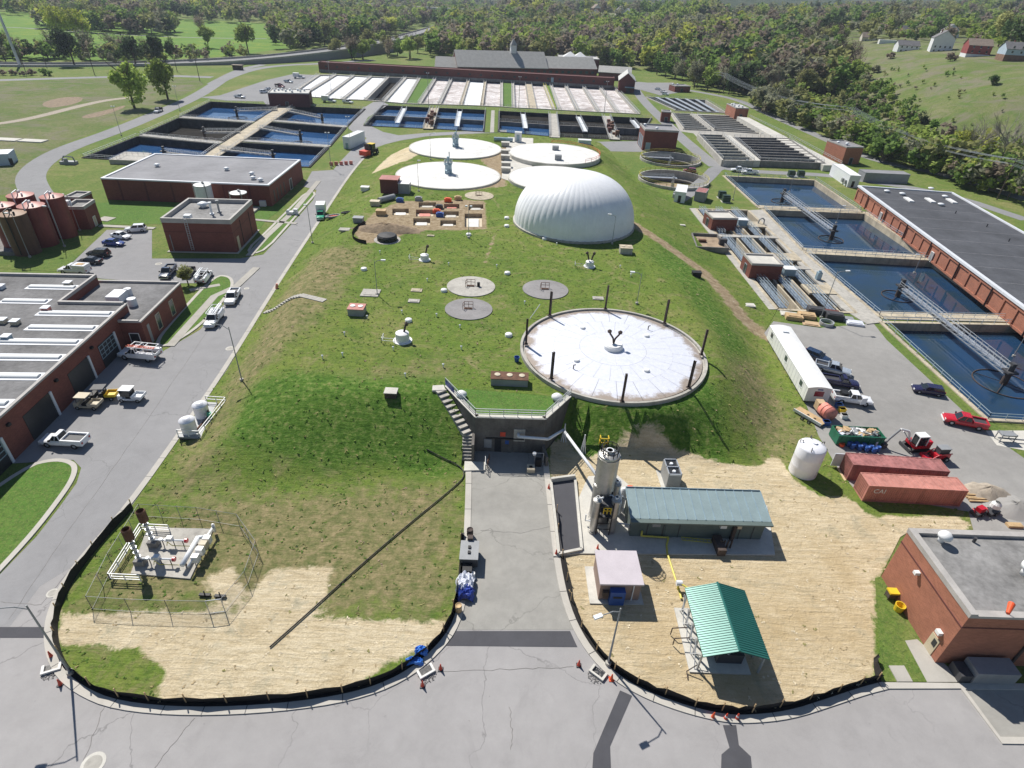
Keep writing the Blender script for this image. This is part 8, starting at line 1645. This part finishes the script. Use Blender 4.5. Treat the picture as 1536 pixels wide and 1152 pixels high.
mb =MB(); a =ROOTM[t.name]; mb.tube([a @ V(1.3,-.1,1.0),a @ V(1.3,-.25,.35),a @ V(4.4,-.35,.3),G(1000,818,.3),G(1001,830,.25),G(1017,880,.25),G(1022,898,.25)],.11,8); solo(mb,'yellow_gas_pipe','yellow_pipe','yellow gas pipe running from the green building to the canopy','pipe',loc=tuple(G(1001,830,.2))); mb =MB(); p1,p2 =a @ V(6,-.5,0),a @ V(9.3,-.8,0); [mb.cyl(p1 + V(0,s,.1),p2 + V(0,s,.1),.05,n=5) for s in (0,.45)]; [mb.cyl(p1.lerp(p2,i / 8) + V(0,0,.1),p1.lerp(p2,i / 8) + V(0,.45,.1),.04,n=4) for i in range(9)]; solo(mb,'loose_ladder','yellow_pipe','yellow ladder lying along the front of the green building','ladder',loc=tuple(p1))
f =Fr(G(1000,732),G(1018,733)); p =G(998,734); t =thing('cooling_unit','grey twin fan cooling unit behind the green building','cooling unit',(p.x,p.y,.0),f.rz + .05); MB().box(-.5,2.,-.4,3.4,0,.15).build('pad','concrete_light',t); MB().box(0,1.7,0,3.,.15,2.3).build('casing','grey_paint',t)
for y in (.15,1.6): o =MB().box(.15,1.55,y,y + 1.25,2.3,2.36).build('fan_opening','door_dark',t); MB().lathe([(.25,2.36),(.2,2.5),(.01,2.52)],(.85,y + .6,0),12).build('fan_hub','white_metal',o)
m =MB(); [m.box(0,1.7,y,y + .12,2.3,2.55) for y in (0,1.44,2.88)]; [m.box(x,x + .12,0,3.,2.3,2.55) for x in (0,1.58)]; m.build('rim','galv',t)
A =G(897,899,.2); B =G(957,900,.2); f =Fr(A,B); t =thing('control_hut','small beige hut with a pale lilac roof and blue cabinet','hut',(A.x,A.y,0),f.rz); L =f.w; Dd =3.9; MB().box(-.9,L + .5,-.5,Dd + .3,0,.2).build('slab','concrete_light',t); add_box(t,'wall',0,L,0,Dd,.2,2.8,'hut_wall'); add_box(t,'roof',-.15,L + .15,-.3,Dd + .15,2.8,3.0,'hut_roof'); add_box(t,'blue_cabinet',1.0,2.5,-.7,-.02,.2,2.2,'blue_paint'); add_box(t,'cabinet_glass',1.3,2.2,-.73,-.7,1.3,1.6,'door_dark'); add_box(t,'pipe',L - .8,L - .7,-.12,-.02,.2,2.7,'white_metal'); add_box(t,'box_cover',.3,.9,-.4,-.02,1.0,1.8,'brown_steel')
zr =3.0; E0,E1 =G(1055,985,zr),G(1022,883,zr); Rn,Rf =G(1109,978,zr + 1.0),G(1076,877,zr + 1.0); K0,K1 =G(1155,989,zr),G(1119,886,zr); f =Fr(E0,K0); t =thing('green_canopy','open shelter with a ribbed green gable roof over generators','canopy',(E0.x,E0.y,0),f.rz); iv =ROOTM[t.name].inverted()
def ROOFP(q): m =MB(); m.face(q); m.face([p - V(0,0,.14) for p in reversed(q)]); [m.face([q[(i + 1) % 4],q[i],q[i] - V(0,0,.14),q[(i + 1) % 4] - V(0,0,.14)]) for i in range(4)]; return m
e0,e1,rn,rff,k0,k1 =[iv @ p for p in (E0,E1,Rn,Rf,K0,K1)]; Wc =k0.x; Dc =(e1.y + k1.y) / 2; xm =Wc / 2; e0,k0,e1,k1,rn,rff =V(0,0,zr),V(Wc,0,zr),V(0,Dc,zr),V(Wc,Dc,zr),V(xm,0,zr + 1.05),V(xm,Dc,zr + 1.05)
for s,(a,b,c,d) in enumerate(((e0,rn,rff,e1),(rn,k0,k1,rff))):
 o =ROOFP([a,b,c,d]).build('roof_slope','green_roof',t); m =MB(); nr =30
 for i in range(nr + 1): u =i / nr; p,q_ =a.lerp(d,u),b.lerp(c,u); m.cyl(p + V(0,0,.02),q_ + V(0,0,.02),.045,n=4,cap=False)
 m.build('roof_rib','green_roof',o)
MB().tube([rn + V(0,-.05,.04),rff + V(0,.05,.04)],.12,6).build('ridge_cap','green_roof',t); MB().box(-.6,Wc - .9,.2,Dc - .2,0,.2).build('slab','concrete_light',t); m =MB()
for i in range(5):
 y =.5 + (Dc - 1) * i / 4
 for x in (.15,Wc - .15): MB().box(x - .08,x + .08,y - .08,y + .08,0,zr).build('post','rail_grey',t)
 m.cyl((.15,y,zr - .9),(xm * .6,y,zr + .4),.05,n=4); m.cyl((Wc - .15,y,zr - .9),(Wc - xm * .6,y,zr + .4),.05,n=4)
m.build('knee_brace','rail_grey',t)
m =MB(); [m.tube([V(-.1,.5 + i * (Dc - 1) / 4,.2),V(-.1,.5 + (i + 1) * (Dc - 1) / 4,zr - .3)],.05,4) for i in range(4)]; [m.tube([V(-.1,.5 + i * (Dc - 1) / 4,zr - .3),V(-.1,.5 + (i + 1) * (Dc - 1) / 4,.2)],.05,4) for i in range(4)]; m.build('brace','white_metal',t)
[MB().tube(q_,.055).build('pipe_stub','brown_steel',t) for q_ in ([V(-.1,.3,1.2),V(-.9,.2,.3),V(-.9,-.5,.1)],[V(-1.6,Dc * .4,.2),V(-1.6,Dc * .4,1.2),V(-.2,Dc * .4,1.4)],[V(-1.6,Dc * .55,.2),V(-1.6,Dc * .55,1.2),V(-.2,Dc * .55,1.4)])]
for i,y in enumerate((1.2,4.4,7.6)):
 if y < Dc - 1.5: o =MB().box(Wc * .35,Wc * .75,y,y + 2.0,.2,1.5).build('generator','dark_grey',t); MB().cyl((Wc * .5,y + .2,1.5),(Wc * .5,y + .2,2.1),.2).build('exhaust','galv',o)
p =G(1016,884); m =MB(); m.mi =0; m.tube([V(p.x,p.y,.1),V(p.x,p.y,1.1),V(p.x + .8,p.y - .7,1.1),V(p.x + .8,p.y - .7,.1)],.1,8); m.mi =1; m.cyl((p.x - .3,p.y,1.0),(p.x + .3,p.y,1.0),.3,n=12); solo(m,'gas_meter',['yellow_pipe','white_metal'],'yellow and white gas meter at the corner of the canopy','meter',loc=(p.x,p.y,.06))
# ================================================================ flare station
zc =.22; q4 =[(197,862),(286,870),(321,795),(222,793)]; slab('flare_slab',q4,zc,'concrete')
for px,lb in (((212,846),'gas flare with a rusty shroud, nearer of the two'),((232,818),'gas flare with a rusty shroud, farther of the two')):
 p =G(*px,zc); t =thing('gas_flare',lb,'flare',(p.x,p.y,zc),0,'gas flares'); MB().box(-.5,.5,-.4,.4,0,.75).build('plinth','concrete_dark',t); MB().cyl((0,0,.75),(0,0,3.9),.17,n=12).build('stack','galv',t); [MB().lathe([(.2,z),(.27,z),(.27,z + .1),(.2,z + .1)],n=12).build('flange','galv',t) for z in (1.1,1.8,2.5,3.2)]; MB().lathe([(.3,3.7),(.46,3.8),(.46,5.2),(.36,5.3),(.36,4.0)],n=20).build('shroud','rust',t); m =MB(); m.tube([V(.3,0,.9),V(1.8,.05,.9),V(3.6,.1,.9)],.1,8); [m.lathe([(.2,-.1),(.2,.1),(.01,.1)],(x,.05,.95),10) for x in (.9,1.5)]; m.build('gas_line','white_metal',t); m =MB(); m.tube([V(1.6,-.3,.4),V(1.8,-.3,1.0),V(2.2,-.3,.45),V(4.2,-.25,.45)],.04,6); m.build('pilot_line','yellow_pipe',t); MB().cyl((3.5,.1,.9),(3.75,.1,.9),.26,n=12).build('valve','paint_red',t); MB().box(1.6,2.2,-.2,.3,.95,1.35).build('actuator','white_paint',t); m =MB(); [m.cyl((x,.05,0),(x,.05,.85),.05,n=5) for x in (1,2.2,3.2)]; m.build('support','black',t)
a,b =G(273,848,1.),G(297,806,1.); t =thing('gas_header','fat white gas header pipe across the flare slab','pipe',(a.x,a.y,zc)); m =MB(); m.cyl(a,b,.26,n=14); m.tube([b,b + V(.6,.1,0),b + V(.9,-.4,-.9)],.2,8); m.build('pipe','white_metal',t,True,world=True); m =MB(); [m.cyl(V(q_.x,q_.y,zc),q_,.1,n=6) for q_ in (a.lerp(b,.15),a.lerp(b,.85))]; m.build('support','rust',t,world=True)
a,b =G(282,850,1.2),G(320,790,1.2); t =thing('valve_rack','white valve rack along the right side of the flare slab','rack',(a.x,a.y,zc)); m =MB(); m.cyl(a,b,.14,n=10); d =(b - a).normalized(); nn_ =V(-d.y,d.x,0); m.box(-.12,.12,-.12,.12,-.6,.6,Matrix.Translation(b - V(0,0,.2))); m.build('pipe','white_paint',t,True,world=True)
for u in (.2,.38,.52,.66): q_ =a.lerp(b,u); m =MB(); m.box(-.35,.35,-.3,.3,-.4,.45,Matrix.Translation(q_ + V(.25,0,0))); m.build('valve_body','white_paint' if u != .52 else 'beige',t,world=True); m =MB(); m.cyl((q_.x,q_.y,zc),q_,.06,n=5); m.build('support','grey_paint',t,world=True)
rl =MB(); [rail(rl,[G(x0,y0,zc),G(x1,y1,zc),G(x2,y2,zc),G(x3,y3,zc)],1.0,.055,1.5,(1.,.6,.25)) for x0,y0,x1,y1,x2,y2,x3,y3 in ((212,872,166,870,213,795,255,797),)]; solo(rl,'flare_handrail','white_paint','white pipe handrail round the left side of the flare slab','handrail',loc=tuple(G(166,870,zc)))
m_,nt,b_ =nodemat('chain_link'); b_.inputs['Base Color'].default_value =(.10,.105,.10,1); b_.inputs['Roughness'].default_value =.6; w1 =N(nt,'ShaderNodeTexVoronoi'); w1.inputs['Scale'].default_value =14; tr =N(nt,'ShaderNodeBsdfTransparent'); mx =N(nt,'ShaderNodeMixShader'); mx.inputs[0].default_value =.16; nt.links.new(tr.outputs[0],mx.inputs[1]); nt.links.new(b_.outputs[0],mx.inputs[2]); nt.links.new(mx.outputs[0],nt.nodes['Material Output'].inputs['Surface'])
def chain(label,px,h=2.0):
 pts =[GM(*q_) for q_ in px]; t =thing('chain_link_fence',label,'fence',tuple(pts[0]),0,'chain link fence runs'); m =MB(); m2 =MB(); m3 =MB()
 for a,b in zip(pts[:-1],pts[1:]):
  n =max(1,round((b - a).length / 2.6)); m2.cyl(a + V(0,0,h),b + V(0,0,h),.022,n=5,cap=False); m2.cyl(a + V(0,0,.1),b + V(0,0,.1),.02,n=4,cap=False); m3.face([a + V(0,0,.1),b + V(0,0,.1),b + V(0,0,h),a + V(0,0,h)])
  for i in range(n + 1): p =a.lerp(b,i / n); m.cyl(p - V(0,0,.05),p + V(0,0,h + .05),.03,n=6)
 m.build('post','grey_paint',t,world=True); m2.build('rail','grey_paint',t,world=True); m3.build('wire_mesh','chain_link',t,world=True)
chain('chain link fence in front of the flare slab',((139,914),(196,918),(255,920),(315,921))); chain('chain link fence right of the flare slab',((338,918),(372,876),(388,830),(360,790))); chain('chain link fence behind the flare slab',((360,790),(300,780),(215,775))); chain('chain link fence left of the flare slab',((139,914),(170,850),(215,775)))
a,b =GM(315,921),GM(338,918); t =thing('chain_link_gate','narrow chain link gate leaf at the front corner of the flare fence','gate',tuple(a)); m =MB(); m.tube([a + V(0,0,.1),a + V(0,0,2),b + V(0,0,2),b + V(0,0,.1),a + V(0,0,.1)],.04); m.build('frame','rail_grey',t,world=True); MB().face([a + V(0,0,.1),b + V(0,0,.1),b + V(0,0,2),a + V(0,0,2)]).build('wire_mesh','chain_link',t,world=True)
for x,y in ((308,894),(331,896)): p =GM(x,y); solo(MB().box(p.x - .55,p.x + .55,p.y - .15,p.y + .15,p.z + .1,p.z + .3).cyl((p.x,p.y,p.z),(p.x,p.y,p.z + .8),.06),'gate_latch','black','black gate hardware at the flare fence gate, ' + ('left' if x < 320 else 'right'),'gate fitting',loc=tuple(p))
# ================================================================ silt fences along the kerbs
def silt(label,pts,h=1.0):
 pts =chaikin(pts,2); t =thing('silt_fence',label,'fence',(pts[0][0],pts[0][1],.06)); P3 =[V(x,y,0) for x,y in pts]; m =MB(); rows =[]
 r =random.Random(4); top =[]; bot =[]
 for i,p in enumerate(P3):
  a,b =P3[max(i - 1,0)],P3[min(i + 1,len(P3) - 1)]; d =(b - a).normalized(); nrm =V(-d.y,d.x,0); lean =r.uniform(.05,.28); top.append(p + nrm * (.35 - lean) + V(0,0,h * r.uniform(.85,1.08) + .06)); bot.append((p + nrm * .35 + V(0,0,.06),p + nrm * (-.05) + V(0,0,.14)))
 for i in range(len(P3) - 1): m.face([bot[i][0],bot[i + 1][0],top[i + 1],top[i]]); m.face([bot[i][1],bot[i + 1][1],bot[i + 1][0],bot[i][0]]); m.face([bot[i][0] + V(0,0,.02),top[i] + V(0,0,0),top[i + 1],bot[i + 1][0] + V(0,0,.02)])
 m.build('fabric','black_fabric',t,world=True); acc =0; last =None; step =2.3
 for i in range(len(P3)):
  if last is None or (P3[i] - last).length > step:
   last =P3[i]; q_ =top[i]; mm =MB(); mm.box(-.04,.04,-.04,.04,0,h + .35,Matrix.Translation((q_.x - .02,q_.y + .03,.06))); mm.build('stake','wood',t,world=True)
silt('long black silt fence round the left lawn',PX(KL[6:-2])); silt('long black silt fence round the straw covered right yard',PX(KR[1:])); silt('short black silt fence stub at the corner of the right yard',PX([(1320,1022),(1316,1004),(1316,990)]),.9)
for nm in ('L','R'):
 pts =KLs if nm == 'L' else KRs; mb =MB(); acc =0
 for a,b in zip(pts[:-1],pts[1:]):
  a,b =Vector(a),Vector(b); acc += (b - a).length
  if acc > 3.2: acc =0; d =(b - a).normalized(); n_ =Vector((-d.y,d.x)); ribbon(mb,[tuple(b),tuple(b - n_ * .78)],-.035,.035,.128,.136)
 o =mb.build('kerb_joint','dark_grey'); struct(o)
# ================================================================ road furniture
lamp('tall lamp post at the left corner of the front lawn',None,9.6,(-2.4,-.5),p=G(106,1010,.13),r=.11); lamp('tall lamp post at the kerb in front of the beige hut',None,8.3,(-1.9,-.9),p=G(912,996,.13),r=.11)
def cone(px,lb,mat='cone_red',h=.72):
 p =G(*px,.05); t =thing('traffic_cone',lb,'cone',(p.x,p.y,.05),0,'traffic cones'); MB().box(-.2,.2,-.2,.2,0,.05).build('base','dark_grey' if mat == 'cone_red' else mat,t); MB().lathe([(.15,.05),(.1,h * .4),(.05,h * .92),(.03,h),(.01,h)],n=14).build('body',mat,t); MB().lathe([(.106,h * .4),(.078,h * .62),(.07,h * .62)],n=14).build('collar','white_paint' if lb[0] == 'w' or 'banded' in lb else mat,t); t.scale =(1.15,1.15,1.15)
for px,lb,m in (((77,985),'red cone above the left storm drain','cone_red'),((91,1027),'red cone below the left storm drain','cone_red'),((661,1004),'red cone right of the drain at the driveway mouth','cone_red'),((634,1029),'red cone below the drain at the driveway mouth','cone_red'),((868,998),'red cone left of the right storm drain','cone_red'),((917,1019),'faded orange cone right of the right storm drain','orange'),((1069,1076),'orange cone, leftmost of the three at the right fence','orange'),((1088,1078),'banded red cone, middle of the three at the right fence','cone_red'),((1105,1078),'banded red cone, rightmost of the three at the right fence','cone_red'),((823,733),'red cone at the far corner of the asphalt bay','cone_red'),((834,832),'red cone at the near corner of the asphalt bay','cone_red'),((896,824),'red cone on the treatment slab edge','cone_red')): cone(px,lb,m)
for px,an,lb in (((78,1003),25,'left'),((639,1008),35,'driveway mouth'),((897,1010),-38,'right')):
 p =G(*px,.05); t =thing('storm_drain','concrete storm drain inlet with gravel at the %s kerb' % lb,'drain',(p.x,p.y,.05),math.radians(an),'storm drain inlets'); m =MB(); [m.box(*b,.04,.3) for b in ((-.95,.95,-.55,-.32),(-.95,-.68,-.32,.55),(.68,.95,-.32,.55))]; m.build('frame','white_slab' if lb != 'right' else 'concrete_light',t); t.scale =(.8,.8,.8); MB().box(-.68,.68,-.32,.55,.02,.05).build('opening','door_dark',t); r =random.Random(6); m =MB()
 for i in range(160): a,rr =r.uniform(0,2 * PI),1.3 * math.sqrt(r.random()); s =r.uniform(.02,.05); x,y =rr * .8 * math.cos(a),rr * .8 * math.sin(a) - .3; m.box(x - s,x + s,y - s,y + s,0,s * 1.5)
 o =m.build('gravel','concrete_dark',t); o['kind'] ='stuff'
hp =[(640,675),(660,686),(690,700),(698,712),(690,725),(610,790),(540,850),(480,905),(405,972)]; pts =[GM(*q_) + V(0,0,.14) for q_ in hp]; pts =chaikin(pts,2); mb =MB(); mb.tube([V(*p) for p in pts],.075,8); solo(mb,'black_hose','black','long black pipe lying diagonally across the left lawn','pipe',loc=tuple(pts[0]))
def crumple(px,sx,sy,h,mat,lb,name='tarp',seed=0,z=.06):
 p =G(*px,z); r =random.Random(seed); m =MB(); n =12; H_ =[[0] * n for _ in range(n)]
 for i in range(n):
  for j in range(n): x,y =i / (n - 1) * 2 - 1,j / (n - 1) * 2 - 1; e =max(0,1 - (x * x + y * y) * .62); m.v.append((p.x + x * sx * (1 + r.uniform(-.12,.12)),p.y + y * sy * (1 + r.uniform(-.12,.12)),z + h * min(1,e * 1.8) * r.uniform(.65,1.05)))
 m.f =[(i * n + j,(i + 1) * n + j,(i + 1) * n + j + 1,i * n + j + 1) for i in range(n - 1) for j in range(n - 1)]; m.m =[0] * len(m.f); return solo(m,name,mat,lb,'tarp',loc=(p.x,p.y,z))
p =G(704,840,.06); t =thing('steel_tank_box','black steel tank box with a chimney at the left of the driveway','tank',(p.x,p.y,.06),.02); MB().box(-.95,.95,-1.2,1.3,.3,1.5).build('box','dark_grey',t); MB().box(-1.,1.,-1.25,1.35,1.5,1.58).build('lid','grey_paint',t); m =MB(); [m.box(-.15,.15,y,y + .35,1.58,1.72) for y in (-.5,.2)]; m.build('hatch','black',t); MB().box(-.3,.3,1.35,1.9,.3,1.9).build('chimney','brown_steel',t); wheels(t,(0,),.95,.3,.2); m =MB(); m.box(-.6,.4,-2.3,-1.2,.3,1.0); m.build('engine','black',t)
crumple((698,878),.95,1.1,1.2,'tarp_white','white tarpaulin thrown over kit at the left of the driveway',seed=1); crumple((699,893),.85,.8,1.0,'blue_tarp_dark','dark blue tarpaulin below the white one at the driveway',seed=2); crumple((632,978),.6,.45,.6,'blue_tarp','bright blue tarpaulin behind the silt fence, upper',seed=3); crumple((622,993),.8,.4,.5,'blue_tarp','bright blue tarpaulin behind the silt fence, lower',seed=4)
drum((705,803),'brown_steel','brown rusty drum standing beside the driveway',None,r=.36,h=1.0,z=.06); drum((688,917),'wood','open barrel beside the tarpaulins at the driveway mouth',None,r=.32,h=1.0,z=.06); drum((709,865),'white_paint','small white drum beside the white tarpaulin',None,r=.26,h=.6,z=.06)
p =G(796,706,.06); t =thing('wire_crate','pale wooden crate by the head house wall','crate',(p.x,p.y,.06)); MB().box(-.5,.5,-.5,.6,0,.6).build('box','beige',t); MB().box(-.2,.2,-.1,.2,.6,.7).build('fitting','black',t)
p =G(807,698,.06); t =thing('tool_stand','black hose stand with a white lamp by the head house wall','stand',(p.x,p.y,.06)); m =MB(); m.tube([V(-.5,0,0),V(-.5,0,2.1),V(.6,0,2.1),V(.6,0,0)],.06); m.build('frame','grey_paint',t); MB().box(-.4,.4,-.3,.3,0,1.1).build('reel','black',t); MB().cyl((-.6,0,1.9),(-.6,-.2,2.2),.25,n=12).build('lamp','white_paint',t)
m =MB(); rail(m,[G(731,702,.06),G(734,690,.06)],1.1,.05,.8); solo(m,'red_rail','rust','short rusty rail beside the stair foot','handrail',loc=tuple(G(731,702,.06)))
